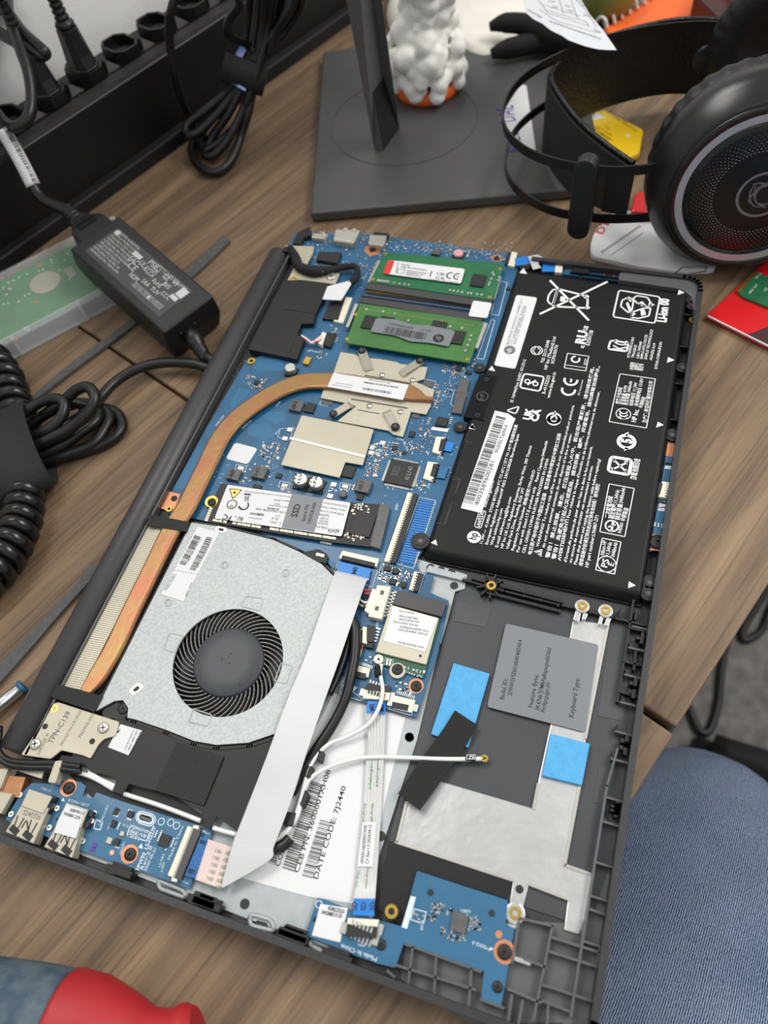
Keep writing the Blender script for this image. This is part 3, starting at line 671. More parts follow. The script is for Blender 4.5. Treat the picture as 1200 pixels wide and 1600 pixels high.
# blue ends of flat cables and ribbed contact field beside the battery
bf = MB()
q0, q1, q2, q3 = cF((668, 172), (765, 190), (625, 610), (525, 592))
plate('cable_end', [q0, q1, q2, q3], MBZ + .0004, .0003, M['blue_tab'], board)
for k in range(26):
    a, b = lerp(q0, q3, (k + .5) / 26), lerp(q1, q2, (k + .5) / 26); A, B = at(a, MBZ + .0005), at(b, MBZ + .0005); wall(bf, [A.xy, B.xy], .00025, MBZ, MBZ + .0006)
obj('conductor', bf, M['pcb_dark'], board, kind='stuff'); bf = MB()
for k in range(34):
    a = lerp(q1, q2, (k + .5) / 34); A, B = at((a[0] - 2, a[1] - .4), MBZ), at((a[0] + 3, a[1] + .6), MBZ); wall(bf, [A.xy, B.xy], .0003, MBZ, MBZ + .0003)
obj('solder_finger', bf, M['solder'], board, kind='stuff')
for q in (cD((1000, 688), (1062, 700), (1040, 765), (985, 755)), cD((955, 870), (1020, 880), (990, 960), (935, 950))): plate('cable_end', q, MBZ + .0010, .0004, M['blue_tab'] if q[0][1] < 700 else M['pcb_light'], board)
for q, z_, mt_ in ((cH((235, 75), (300, 62), (318, 100), (240, 112)), .0170, 'blue_tab'), (cH((300, 65), (345, 55), (372, 68), (350, 100), (365, 120), (325, 130)), .0178, 'ribbon'), (cH((375, 95), (440, 92), (435, 140), (368, 140)), .0165, 'blue_tab')):
    plate('cable_end', q, z_, .0004, M[mt_], board)
# ---- right-hand strip boards at the front edge
fb = plate('light_board', cH((370, 80), (750, 128), (745, 185), (365, 140)), MBZ, .001, M['pcb_small'], LAP); fb['label'] = 'narrow blue board beside the battery corner'
conn(cH((440, 80), (475, 82), (468, 145), (432, 142)), None, .0020, parent=fb); block('chip', cH((565, 120))[0], .0085, .0080, .0022, 'black_plastic', parent=fb)
screw(cH((702, 148))[0], MBZ, fb, .0024, .0004, pad='copper_pad', padr=.0036); pins('solder_pad', cH((645, 140))[0], 6, .0013, .0022, 'x', MBZ, fb); pins('solder_pad', cH((510, 130))[0], 5, .0010, .0040, 'x', MBZ, fb)
sb = plate('sensor_board', cI((1085, 195), (1150, 185), (1085, 640), (1020, 660)), MBZ, .001, M['pcb_small'], LAP); sb['label'] = 'narrow blue board along the front edge'
plate('copper_pad', cI((1092, 195), (1152, 150), (1140, 258), (1080, 250)), MBZ + .0001, .0001, M['copper_pad'], sb); plate('copper_pad', cI((1030, 585), (1095, 588), (1080, 660), (1015, 650)), MBZ + .0001, .0001, M['copper_pad'], sb)
plate('silk_patch', cI((1090, 293), (1135, 297), (1132, 310), (1086, 306)), MBZ + .0001, .0001, M['paper'], sb); plate('silk_patch', cI((1066, 445), (1115, 448), (1108, 490), (1058, 485)), MBZ + .0001, .0001, M['paper'], sb)
P = Print(MBZ + .0001); P.loop(cI((1062, 472), (1090, 470), (1112, 455)), .0005, closed=False); P.out('pen_mark', M['purple'], sb)
conn(cI((1075, 360), (1115, 365), (1095, 430), (1060, 425)), cI((1063, 365), (1080, 368), (1066, 420), (1050, 415)), .0018, parent=sb, npins=6); screw(cI((1058, 615))[0], MBZ, sb, .0035, .0010); pins('solder_pad', cI((1060, 548))[0], 3, .0016, .0022, 'x', MBZ, sb)
# ================================================================ cooling: fan, fins, heat pipe
FZ = 0.0182
fo = pl(cM((520, 95), (640, 113), (850, 165), (960, 215), (1050, 265), (1105, 320), (1120, 420), (1105, 540), (1060, 660), (1000, 775), (930, 880), (860, 955), (750, 992), (620, 1001), (530, 985), (420, 941), (290, 897), (258, 890), (262, 850), (240, 818), (205, 822), (130, 862)), FZ)
hc = at(cM((667, 659))[0], FZ); ha = at(cM((442, 665))[0], FZ); hb_ = at(cM((891, 640))[0], FZ); HR = (ha - hb_).length / 2
N_ = 56; hole = [(hc.x + HR * math.cos(-2 * math.pi * i / N_), hc.y + HR * math.sin(-2 * math.pi * i / N_)) for i in range(N_)]
poly = [(p.x, p.y) for p in fo]
if sum(poly[i][0] * poly[(i + 1) % len(poly)][1] - poly[(i + 1) % len(poly)][0] * poly[i][1] for i in range(len(poly))) < 0: poly = poly[::-1]
k0 = min(range(len(poly)), key=lambda i: (Vector(poly[i]) - Vector(hole[0])).length); poly = poly[k0:] + poly[:k0]
fm = MB(); n = len(poly); nh = len(hole)
loop_ = poly + [poly[0]] + [hole[0]] + hole[1:] + [hole[0]]
fm.add([(x, y, FZ) for x, y in loop_], [list(range(len(loop_)))])
# sheet thickness: outer skirt and inner lip
vs = [(x, y, z) for z in (FZ, FZ - .0009) for x, y in poly]; fm.add(vs, [[i, n + i, n + (i + 1) % n, (i + 1) % n] for i in range(n)])
vs = [(x, y, z) for z in (FZ, FZ - .0009) for x, y in hole]; fm.add(vs, [[i, nh + i, nh + (i + 1) % nh, (i + 1) % nh] for i in range(nh)])
fan = obj('cooling_fan', fm, M['galvanised'], LAP, label='galvanised steel fan cover with round opening')
fb_ = MB(); big = roundpoly([tuple(Vector(p) + (Vector(p) - Vector((hc.x, hc.y))).normalized() * .0012) for p in poly], .001, 2)
fb_.prism(big, FL + .0008, FL + .0018); wall(fb_, big, .001, FL + .001, FZ - .001, closed=True)
obj('fan_body', fb_, M['black_plastic'], fan)
wl_ = MB().ring((hc.x, hc.y), HR * 1.02, HR * 1.10, FL + .001, FZ - .001, 40); obj('fan_well', wl_, M['chip_black'], fan)
hr = (at(cM((529, 648))[0], FZ) - at(cM((820, 640))[0], FZ)).length / 2; cc = at(cM((674, 657))[0], FZ)
hub = MB().lathe([(hr * .99, 0), (hr * 1.0, .0040), (hr * .97, .0049), (hr * .93, .0052), (hr * .5, .0053), (.0001, .0053)], (hc.x, hc.y, FZ - .0056), (0, 0, 1), 48)
ho = obj('fan_hub', hub, M['hub_slate'], fan)
dm = MB()
for q in cM((645, 652), (680, 630), (674, 668), (742, 545), (543, 650), (714, 752)): p = at(q, FZ - .0003); dm.cyl((p.x, p.y), .00055, FZ - .0004, FZ - .00022, 10)
obj('hub_dimple', dm, M['chip_black'], fan)
# one curved blade, copied round the hub
bm_ = MB(); nb = 49; pts = []
for i in range(7):
    t = i / 6; r = hr * .97 + (HR * 1.0 - hr * .97) * t; a = -.40 * t - .06 * t * t
    pts.append((r * math.cos(a), r * math.sin(a)))
for i in range(6): wall(bm_, [pts[i], pts[i + 1]], .0005, 0, .0038)
bme = bm_.mesh('fan_blade', M['fan_grey'])
for k in range(nb): inst('fan_blade', bme, (hc.x, hc.y, FZ - .0053), 2 * math.pi * k / nb, fan)
# pressed details of the cover
pd = MB()
for q, r in ((cM((655, 267))[0], .0019), (cM((904, 300))[0], .0019), (cM((424, 421))[0], .0019)):
    p = at(q, FZ); pd.ring((p.x, p.y), r * .75, r, FZ - .0004, FZ + .0003, 22); pd.lathe([(r * .75, 0), (r * .5, .0002), (.0001, .0003)], (p.x, p.y, FZ - .0001), (0, 0, 1), 18)
for q in (cM((742, 395), (812, 405), (800, 455), (722, 436)), cM((430, 546), (488, 556), (448, 625), (407, 612)), cM((885, 668), (932, 680), (905, 752), (858, 742)), cM((528, 855), (604, 880), (585, 925), (510, 908))):
    g_ = [at(p, FZ) for p in roundpoly(q, 3, 3)]; pd.tube([(p.x, p.y, FZ) for p in g_] + [(g_[0].x, g_[0].y, FZ)], .0003, 5, spline=False)
for k in range(6): p = at(cM((744 + 22 * (k % 3), 412 + 4 * (k % 3) + 16 * (k // 3)))[0], FZ); pd.cyl((p.x, p.y), .0005, FZ - .0002, FZ + .0002, 8)
obj('pressed_relief', pd, M['galvanised'], fan, kind='stuff')
for q in (cM((305, 745), (327, 765), (285, 800), (262, 782)), cM((622, 108), (667, 118), (657, 138), (615, 130))):
    r_ = roundpoly(q, 4, 3); plate('cable_slot', r_, FZ + .0002, .0003, M['steel'], fan); ce = (sum(p[0] for p in q) / 4, sum(p[1] for p in q) / 4)
    plate('slot_hole', [lerp(p, ce, .5) for p in r_], FZ + .0003, .0003, M['chip_black'], fan)
lb = plate('fan_label', cM((545, 113), (633, 135), (487, 416), (396, 387)), FZ + .0002, .0002, M['paper'], fan, label='white sticker with bar codes')
P = Print(FZ + .0002)
P.bars(*cM((470, 262), (533, 145), (495, 270)), seed=9, n=40); P.bars(*cM((512, 285), (583, 150), (535, 292)), seed=11, n=44)
P.text('DRA 0FF EP 2LC03', *cM((505, 258), (562, 160)), h=.0007); P.text('SPS:L52034-001', *cM((545, 280), (600, 180)), h=.0009)
for k in range(9): P.line(*cM((450 + 11 * k, 288 + 2.2 * k), (456 + 11 * k, 289 + 2.2 * k)), .0002)
for k in range(3): P.text('CN 82S7L-W02 REV A', *cM((408 + 6 * k, 372), (448 + 6 * k, 305)), h=.0005)
P.text('REV A04', *cM((500, 395), (524, 340)), h=.0007)
P.out('printed_text', M['ink'], fan)
obj('fan_ear', MB().prism(pl(roundpoly(cM((155, 862), (215, 815), (258, 815), (268, 850), (252, 900), (160, 890)), 5), FZ - .0012), FZ - .003, FZ - .0012), M['black_plastic'], fan)
obj('fan_ear', MB().prism(pl(roundpoly(cE((750, 610), (850, 590), (915, 630), (890, 700), (800, 660)), 5), FZ - .0014), FZ - .003, FZ - .0014), M['black_plastic'], fan)
screw(cM((240, 852))[0], FZ - .0012, fan, .0024, .0006); plate('ear_slot', cE((835, 615), (888, 628), (880, 645), (828, 632)), FZ - .0012, .0002, M['steel'], fan)
# heat pipe
path = cD((905, 392)) + cD((845, 384), (790, 362), (715, 338), (580, 315), (430, 290), (290, 266), (150, 256)) + [(473, 597), (434, 611), (397.5, 633), (367, 657), (343, 687), (324, 726), (309, 757), (290, 795), (266, 832), (233, 899), (206, 954), (180, 1010), (153, 1056), (134, 1082)]
rs = [.22, .3, .72] + [1] * (len(path) - 3); rs[-6:] = [.92, .88, .88, .88, .84, .5]
hp = MB().tube([V3(p, .0176) for p in path], rs, sub=6, flat=(.0053, .0013))
pipe = obj('heat_pipe', hp, M['copper'], LAP, label='flat bent copper heat pipe')
lb = plate('heat_pipe_label', cD((190, 196), (732, 282), (690, 392), (145, 296)), .0191, .0002, M['paper'], pipe, label='long white sticker')
P = Print(.0191)
P.text('SPS: M16171-001', *cD((440, 250), (600, 278)), h=.0010); P.bars(*cD((405, 270), (652, 308), (410, 258)), seed=21, n=44); P.bars(*cD((398, 318), (602, 350), (402, 300)), seed=22, n=40)
P.text('23BA-H-R4 OCA 21400 REV A', *cD((205, 272), (330, 290)), h=.0006); P.text('FPW50 UMA THM AVC', *cD((175, 285), (320, 308)), h=.0006)
P.out('printed_text', M['ink'], pipe)
# fins
fn = MB(); a0, a1 = at(cM((342, 105))[0], .0176), at(cM((-8, 770))[0], .0176); b0, b1 = at(cM((404, 118))[0], .0176), at(cM((62, 785))[0], .0176)
nf = 84
for i in range(nf):
    t = (i + .5) / nf; A = a0.lerp(a1, t); B = b0.lerp(b1, t); m_ = A.lerp(B, .62)
    wall(fn, [A.xy, m_.xy], .00085, .0128, .0170); wall(fn, [m_.xy, (B.x, B.y)], .00085, .0128, .0174)
for t in (.62,): wall(fn, [a0.lerp(b0, t).xy, a1.lerp(b1, t).xy], .0006, .013, .0172)
obj('fin_bed', MB().prism([a0.xy, a1.xy, b1.xy, b0.xy], FL + .0002, .0130), M['chip_black'], LAP)
obj('cooling_fin', fn, M['beige_metal'], LAP, kind='stuff')
sb2 = MB(); q = [b0.lerp(b1, 0), b1]; sd = MB()
obj('pipe_bed', MB().prism(pl(cM((395, 115), (520, 100), (135, 860), (60, 785)), .0150), FL, .0150), M['chip_black'], LAP)
for q in (cM((345, 60), (512, 92), (500, 133), (335, 107)), cN((295, 28), (535, 90), (490, 175), (260, 95))): plate('black_tape', q, .0192, .0008, M['tape_black'], LAP, .0002)
# spreader plate with four spring arms
sp = plate('spreader_plate', cD((240, 45), (345, 62), (385, 85), (520, 95), (650, 118), (665, 130), (868, 155), (845, 240), (780, 260), (918, 318), (890, 432), (858, 495), (748, 477), (690, 657), (620, 640), (585, 612), (215, 545), (350, 437), (310, 420), (95, 376), (115, 325), (190, 190)), .0166, .0008, M['beige_metal'], LAP, .0002)
for q0, q1, wd in (((395, 42), (447, 180), 62), ((815, 115), (678, 212), 62), ((190, 497), (318, 430), 60), ((636, 590), (575, 478), 66)):
    a, b = cD(q0, q1); A, B = at(a, .0172).xy, at(b, .0166).xy; d = (B - A).normalized(); nn = Vector((-d.y, d.x)) * .0022; hw = (at((a[0] + wd / 9.3, a[1]), .0172).xy - A).length
    nn = Vector((-d.y, d.x)) * hw
    arm = MB(); L = (B - A).length; prof = [(-hw * .3, .0174), (L * .18, .0174), (L * .86, .0178), (L * 1.0, .0168)]
    Lp = [(*(A + d * t + nn), z) for t, z in prof]; Rp = [(*(A + d * t - nn), z) for t, z in prof]
    arm.ribbon(Lp, Rp, .0006, sub=1); ao = obj('spring_arm', arm, M['arm_metal'], sp, bevel=.0001)
    sc_ = MB().lathe([(hw * .95, 0), (hw * .95, .0010), (hw * .5, .0015), (.0001, .0014)], (A.x, A.y, .0172), (0, 0, 1), 18); obj('screw', sc_, M['black_plastic'], sp)
    obj('screw_recess', MB().ring((A.x, A.y), hw * .18, hw * .4, .0182, .0188, 10), M['chip_grey'], sp)
rv = MB()
for q in cD((540, 212), (760, 248), (450, 435), (672, 478)): p = at(q, .0168); rv.lathe([(.0016, 0), (.0014, .0006), (.0001, .0008)], (p.x, p.y, .0166), (0, 0, 1), 14)
obj('rivet', rv, M['steel'], sp)
em = MB(); wall(em, pl(cD((420, 215), (745, 272)), .0168), .0007, .0164, .0169); wall(em, pl(cD((320, 385), (720, 450)), .0168), .0006, .0164, .0169); wall(em, pl(cD((365, 462), (520, 490)), .0168), .0004, .0164, .0168)
obj('crease', em, M['chip_grey'], sp); P = Print(.0166); P.text('REV A (S6-TF)', *cD((335, 525), (540, 562)), h=.0014); P.out('stamped_text', M['steel'], sp)
for q in (cD((845, 245), (915, 262), (905, 300), (830, 285)), cD((760, 485), (815, 495), (800, 525), (750, 515)), cD((115, 390), (185, 400), (175, 430), (100, 420))): plate('foil_tab', q, MBZ + .0005, .0004, M['chip_grey'], sp)
sh = plate('shield_plate', cC((790, 502)) + cD((480, 603), (400, 862), (275, 840), (233, 952)) + cC((640, 858)), .0172, .0006, M['beige_metal'], LAP, .0002)
cr_ = MB(); wall(cr_, pl(cC((712, 668)) + cD((412, 800)), .0174), .0014, .0168, .0175); obj('crease', cr_, M['steel'], sh)
plate('board_sticker', roundpoly(cC((310, 698), (475, 742), (400, 857), (243, 815)), 5), MBZ + .0003, .0002, M['paper'], LAP, label='blank white square sticker')
# ================================================================ battery
BZ = 0.0182
top = cH((258, 140), (330, 152), (1078, 256)) + cI((1090, 160), (988, 838), (80, 650))
tp = [at(p, BZ) for p in top]; ctr = Vector((sum(p.x for p in tp) / len(tp), sum(p.y for p in tp) / len(tp)))
bot = [at(p, .0135) for p in cH((243, 118), (330, 130), (1092, 252)) + cI((1118, 160), (985, 890), (48, 690))]
bat = obj('battery', MB().hexa([(p.x, p.y, BZ) for p in tp][::-1], [(p.x, p.y, .0128) for p in bot][::-1]), M['battery'], LAP, bevel=.0016, seg=4, label='flat black lithium battery covered in white print')
obj('battery_tray', MB().prism([p.xy for p in bot], FL + .0002, .0128), M['black_plastic'], bat)
bc = plate('battery_plug', cH((60, 645), (155, 655), (85, 875), (-20, 855)), .0188, .005, M['plug_black'], bat, .0004)
plate('plug_socket', cD((1100, 240), (1175, 240), (1112, 492), (1040, 480)), .0168, .003, M['chip_grey'], bat, .0003)
P = Print(.0188); P.circ(cH((75, 755))[0], .0030, .0026); P.text('hp', *cH((82, 770), (78, 742)), h=.0022); P.circ(cH((95, 672))[0], .0010, .0008); P.circ(cH((50, 848))[0], .0010, .0008); P.out('embossed_mark', M['chip_grey'], bat)
for uv, r in ((cH((285, 105))[0], .0036), (cH((62, 612))[0], .0030), (cI((215, 125))[0], .0032), (cI((45, 612))[0], .0043), (cI((1122, 160))[0], .0037), (cH((1065, 610))[0], .0032), (cI((1025, 790))[0], .0036), (cI((1020, 835))[0], .0036), (cH((1108, 275))[0], .0030), (cH((1112, 305))[0], .0028)):
    p = at(uv, .0168); e = MB().cyl((p.x, p.y), r, .0128, .0166, 22); bo = obj('battery_lug', e, M['black_plastic'], bat, bevel=.0003)
    obj('lug_hole', MB().ring((p.x, p.y), r * .30, r * .62, .0160, .0169, 20), M['chip_black'], bat); obj('lug_screw', MB().cyl((p.x, p.y), r * .30, .0160, .0167, 12), M['chip_grey'], bat)
brass(cH((1115, 378))[0], .0165, LAP, .0020); brass(cI((348, 803))[0], .0166, LAP, .0021)
sf = MB(); p = at(cI((345, 805))[0], .015)
for k in range(9): a = k * .698; sf.box(p.x + .0042 * math.cos(a), p.y + .0042 * math.sin(a), .0036, .0008, FL, .0152, a)
sf.cyl((p.x, p.y), .0027, FL, .0160, 18); obj('screw_boss', sf, M['black_plastic'], LAP)
# labels
l1 = plate('battery_label', roundpoly(cB1((352, 230), (597, 262), (338, 1098), (88, 1055)), 4), BZ + .0002, .0002, M['paper'], bat, label='long white sticker at the top')
P = Print(BZ + .0002); P.circ(cB1((272, 875))[0], .0030, .0000); P.out('printed_mark', M['ink_grey'], bat)
P = Print(BZ + .00026); P.text('hp', *cB1((300, 890), (268, 855)), h=.0026, bold=.02); P.out('printed_mark', M['paper'], bat)
P = Print(BZ + .0002)
for k, (st, a, b) in enumerate((('BKF7MXF HW03XL L96887-271', (262, 815), (430, 280)), ('CT: 4003589600281 SVPOA', (305, 812), (462, 360)), ('SMP-LYD HSTNN 1001', (345, 812), (480, 370)))):
    P.text(st, *cB1(a, b), h=.0014)
P.out('printed_text', M['ink_grey'], bat)
l2 = plate('bar_code_label', cB5((355, 10), (492, 40), (570, 95), (545, 150)) + cB5((215, 1078), (0, 1025)), BZ + .0004, .0002, M['paper'], bat, label='large white bar-code sticker')
P = Print(BZ + .0004)
P.bars(*cB5((25, 960), (372, 55), (125, 985)), seed=31, n=74)
P.text('4003589600281', *cB5((182, 1000), (352, 545)), h=.0021); P.text('90305LT#AK4', *cB5((385, 455), (492, 165)), h=.0018)
P.out('printed_text', M['ink'], bat)
P = Print(BZ)
T = lambda st, a, b, h=.00128, bd=.012: P.text(st, a, b, h=h, bold=bd)
b6 = lambda *q: cB6(q)[0]; b5 = lambda *q: cB5(q)[0]; b3 = lambda *q: cB3(q)[0]; b7 = lambda *q: cB7(q)[0]; b4 = lambda *q: cB4(q)[0]; b1 = lambda *q: cB1(q)[0]; b2 = lambda *q: cB2(q)[0]
T('HW03XL', b6(212, 428), b6(245, 252), .0021, .01); P.loop(roundpoly(cB6((140, 420), (195, 245), (265, 258), (208, 440)), 3, 2), .0003)
T('Rechargeable', b6(262, 215), b5(348, 742), .0016)
T('11.34V\u2393\u2393 41.04Wh  STORE BETWEEN 0\u00b0C TO 60\u00b0C | 32\u00b0F TO 140\u00b0F \u96fb\u6c60\u984d\u5b9a\u80fd\u91cf'.replace('\u2393\u2393', ' --- '), b6(225, 598), b5(592, 160))
T('European Regulatory Address:HP REG 23010.08028 Barcelona.Spain', b6(280, 607), b5(610, 258))
T('Web address:hp.com', b6(332, 614), b6(440, 232)); T('E-mail address:reg@hp.com', b6(386, 636), b6(530, 112))
T('HP Inc UK Ltd. Regulatory Enquiries, Earley West, 300 Thames', b6(440, 647), b5(740, 378))
T('Valley Park Drive, Reading, RG6 1PT', b6(496, 657), b5(665, 818)); T('Regulatory Model Number \u898f\u683c/\u578b\u865f:TPN-DB1D', b6(552, 670), b5(775, 632))
T('For use with listed I.T.E product only    Rated Capacity:3440mAh', b6(606, 687), b5(908, 330)); T('CELL ORIGIN CHINA FURTHER PROCESSED IN CHINA', b6(666, 697), b5(918, 512))
T('\u7535\u82af\u539f\u4ea7\u5730\u4e2d\u56fd\u5e76\u4e8e\u4e2d\u56fd\u52a0\u5de5\u7ec4\u88c5   \u96fb\u82af\u539f\u7522\u5730\u4e2d\u570b\u4e26\u65bc\u4e2d\u570b\u52a0\u5de5\u7d44\u88dd', b6(735, 712), b5(1045, 250), .0014)
T('WARNING! To reduce risk of fire or burns,do not disassemble,crush,or puncture;', b6(812, 632), b3(880, 552))
T('do not short external contacts; do not dispose of in fire or water.', b6(872, 641), b3(855, 882))
T('\u8b66\u544a\uff01\u7981\u6b62\u62c6\u89e3\u3001\u649e\u51fb\u3001\u6324\u538b\u6216\u6295\u5165\u706b\u4e2d\u3002\u82e5\u51fa\u73b0\u4e25\u91cd\u9f13\u80c0\uff0c\u8bf7\u52ff\u7ee7\u7eed\u4f7f\u7528\u3002', b6(918, 748), b3(1115, 102), .0014)
T('\u8b66\u544a\uff01\u70ba\u907f\u514d\u5f15\u8d77\u706b\u707d\u6216\u71c3\u71d2\uff0c\u8acb\u52ff\u62c6\u89e3\u3001\u78be\u58d3\u3001\u6454\u649e\u96fb\u6c60\u3002\u8acb\u52ff\u8b93\u96fb\u6c60\u63a5\u89f8\u6c34\u3002', b6(982, 762), b3(1180, 92), .0014)
T('AVERTISSEMENT!', b6(1040, 777), b6(1125, 345), .0014, .02); T("Pour r\u00e9duire le risque d'incendie ou de br\u00fblures,abstenez-vous de d\u00e9monter,", b6(1132, 330), b3(1182, 388))
T("d'\u00e9craser,de perforer,de jeter dans l'eau ou dans le feu une batterie,", b6(1100, 792), b3(1095, 1032)); T('ou encore de court-circuiter ses connecteurs externes.', b7(220, 1067), b7(445, 52))
T('Please shut down and unplug the battery cable before replacing!', b7(272, 1083), b4(287, 1182)); T('\u7ef4\u4fee\u6216\u64cd\u4f5c\u524d\u8bf7\u62d4\u9664\u5173\u673a\u5e76\u62d4\u6389\u7535\u6c60\u7ebf\u7f06\uff01\u8acb\u5148\u95dc\u6a5f', b7(332, 1097), b7(515, 242), .0014)
T('HP part number:L96887-271', b7(395, 1112), b7(504, 572), .0015, .01)
P.circ(b6(138, 527), .0031); 
P.poly(cB6((760, 676), (850, 652), (838, 735))[:3])
# arrowheads on the battery edge
for q in (cH((278, 122), (295, 152), (258, 146)), cH((122, 605), (138, 632), (105, 625)), cH((25, 890), (42, 920), (8, 915)), cI((112, 608), (90, 622), (118, 633)), cI((270, 117), (282, 140), (252, 130)),
          cH((1045, 230), (1072, 244), (1038, 255)), cH((992, 562), (1022, 577), (985, 590)), cI((1058, 106), (1083, 120), (1050, 131)), cI((934, 786), (964, 804), (931, 815))): P.poly(q)
# marks along the upper and front side
ln = lambda *q, w=.0005: P.line(q[0], q[1], w)
for a, b in (((745, 60), (1200, 530)), ((625, 455), (1420, 75))): ln(*cB1(a, b), w=.0012)
P.loop(roundpoly(cB1((860, 165), (1120, 230), (1190, 270), (1180, 385), (770, 365), (830, 170)), 4, 2), .0011); P.loop(roundpoly(cB1((790, 160), (835, 175), (780, 355), (715, 310), (730, 230)), 3, 2), .0009)
P.circ(cB2((45, 178))[0], .0014, .0006); ln(*cB1((900, 250), (890, 305)), w=.0026); ln(*cB2((85, 300), (40, 315)), w=.0014)
P.loop(roundpoly(cB2((428, 100), (912, 180), (850, 488), (358, 412)), 4, 3), .0008)
for q in (cB2((520, 190), (600, 225), (580, 330), (540, 365), (450, 290), (465, 220)), cB2((590, 200), (640, 165), (760, 185), (810, 260), (780, 300), (640, 250)), cB2((800, 310), (780, 400), (660, 430), (570, 420), (580, 360), (720, 310))): P.loop(q, .0008)
for q in (cB2((540, 175), (590, 200), (570, 240), (520, 200)), cB2((850, 270), (770, 300), (780, 245)), cB2((560, 425), (580, 345), (625, 380)), cB2((575, 330), (545, 350), (510, 250), (535, 240)), cB2((655, 250), (700, 230), (760, 290), (690, 285)), cB2((720, 310), (745, 385), (690, 400), (680, 330))): P.poly(q)
T('Li-ion 00', cB2((980, 478))[0], cB2((1018, 205))[0], .0044, .04)
P.loop(roundpoly(cB2((330, 690), (420, 700), (540, 720), (520, 820), (300, 790)), 3, 2), .0010); T('KC', cB2((515, 815))[0], cB2((540, 700))[0], .0070, .01)
for k, (a, b, st) in enumerate((((552, 890), (610, 655), 'KT200903-21001'), ((605, 895), (640, 745), 'TPN-DB1D'), ((660, 900), (700, 705), 'LiB11.34/3440'), ((705, 910), (765, 625), 'SIMPLO (ATL) CO.LTD'), ((755, 915), (830, 560), 'SIMPLO TECHNOLOGY'), ((815, 925), (860, 725), 'AS/NZS A19'), ((875, 1025), (935, 710), 'DYNA-CHINA/R2.IN'))): T(st, *cB2(a, b), .0013)
for k in range(3): T(('\u4e2d\u56fd\u5236', '\u9020\u5546\u793a', '\u5f3a\u8bc1\u53f7')[k], *cB2((600 + 52 * k, 1035 + 6 * k), (612 + 52 * k, 950 + 8 * k)), .0017)
P.circ(b1(590, 882), .0031, .0026); P.loop(cB1((590, 830), (635, 885), (590, 935), (545, 885)), .0004)
for k, (st, a, b) in enumerate((('TIS 2217-2548', (672, 1030), (745, 765)), ('HP Inc (Thailand) Ltd', (710, 1105), (815, 725)), ('3CP6/50/76', (790, 1040), (842, 820)))): T(st, *cB1(a, b), .0016)
T('RU', b1(1150, 810), b1(1190, 660), .0048, .04); T('US', b1(1180, 650), b1(1198, 600), .0022, .03); T('c', b1(1140, 858), b1(1150, 825), .0022, .03); T('E250128', b2(80, 750), b2(128, 575), .0019, .01)
P.loop(cB1((950, 915), (1200, 950), (1165, 1122), (912, 1085)), .0004); P.circ(cB1((1045, 985))[0], .0024, .0015, a0=100, a1=400); ln(*cB1((925, 1050), (1180, 1085)), w=.0003); T('JGT', b1(1170, 1060), b1(1195, 985), .0016, .01)
T('IS 16046(Part 2)/IEC 62133-2', b3(160, 515), b3(315, 15), .0014); P.loop(roundpoly(cB3((290, 178), (528, 215), (475, 385), (240, 340)), 4, 3), .0009)
for c_ in (cB3((330, 268))[0], cB3((425, 298))[0]): P.circ(c_, .0015, .0009)
ln(*cB3((330, 310), (430, 255)), w=.0007)
T('R-41132533', b3(540, 415), b3(600, 205), .0017, .01); T('www.bis.gov.in', b3(592, 465), b3(665, 165), .0016)
for c_ in (cB3((840, 255))[0], cB3((812, 370))[0]): P.circ(c_, .0037, .0026, a0=165, a1=375)
ln(*cB3((838, 280), (845, 240)), w=.0009); T('EU imported', b3(940, 430), b3(985, 255), .0008)
T('UK', b3(360, 725), b3(400, 595), .0034, .05); T('CA', b3(445, 745), b3(490, 600), .0034, .05)
P.circ(b3(640, 700), .0036, .0017, a0=0, a1=360); P.circ(b3(640, 720), .0034, .0014, a0=110, a1=430); T('t+', b3(670, 690), b3(685, 620), .0022, .04)
P.loop(roundpoly(cB3((85, 610), (235, 560), (195, 650)), 3, 2), .0007)
# certificate frames
P.loop(cB4((515, 180), (930, 240), (825, 815), (388, 740)), .0004); P.circ(b4(555, 650), .0036, .0032)
for k in range(3): P.circ((b4(558, 610 + 34 * k)), .0022, .0016, a0=190, a1=350)
T('HP Inc.', b4(700, 750), b4(740, 600), .0022, .02)
for k, (a, b) in enumerate((((505, 535), (540, 340)), ((560, 542), (600, 320)), ((605, 548), (660, 270)), ((665, 558), (720, 285)), ((725, 562), (790, 235)), ((775, 582), (815, 455)), ((820, 755), (900, 270)))):
    T(('\u9502\u79bb\u5b50\u7535\u6c60\u7ec4', '\u989d\u5b9a\u80fd\u91cf 41Wh', '\u989d\u5b9a\u5bb9\u91cf 3440mAh', '\u6807\u79f0\u7535\u538b 11.34V', '\u5145\u7535\u9650\u5236\u7535\u538b 13.05V', '\u4e2d\u56fd\u5236\u9020', '\u751f\u4ea7\u5382: \u65b0\u666e\u79d1\u6280\u91cd\u5e86\u6709\u9650\u516c\u53f8')[k], *cB4(a, b), .0015)
P.circ(b4(592, 975), .0045, .0029); T('5', b4(650, 1000), b4(655, 950), .0046, .05); P.poly(cB4((570, 880), (620, 862), (600, 920))); P.poly(cB4((560, 1085), (575, 1040), (625, 1055)))
P.loop(roundpoly(cB4((410, 1150), (655, 1190), (620, 1365), (375, 1320)), 5, 3), .0015)
for a, b in (((440, 1185), (590, 1330)), ((430, 1300), (600, 1220))): ln(*cB4(a, b), w=.0009)
for q in (cB4((430, 1180), (470, 1185), (440, 1220)), cB4((560, 1200), (610, 1205), (600, 1245)), cB4((410, 1270), (420, 1310), (460, 1300)), cB4((560, 1330), (600, 1330), (590, 1290))): P.poly(q)
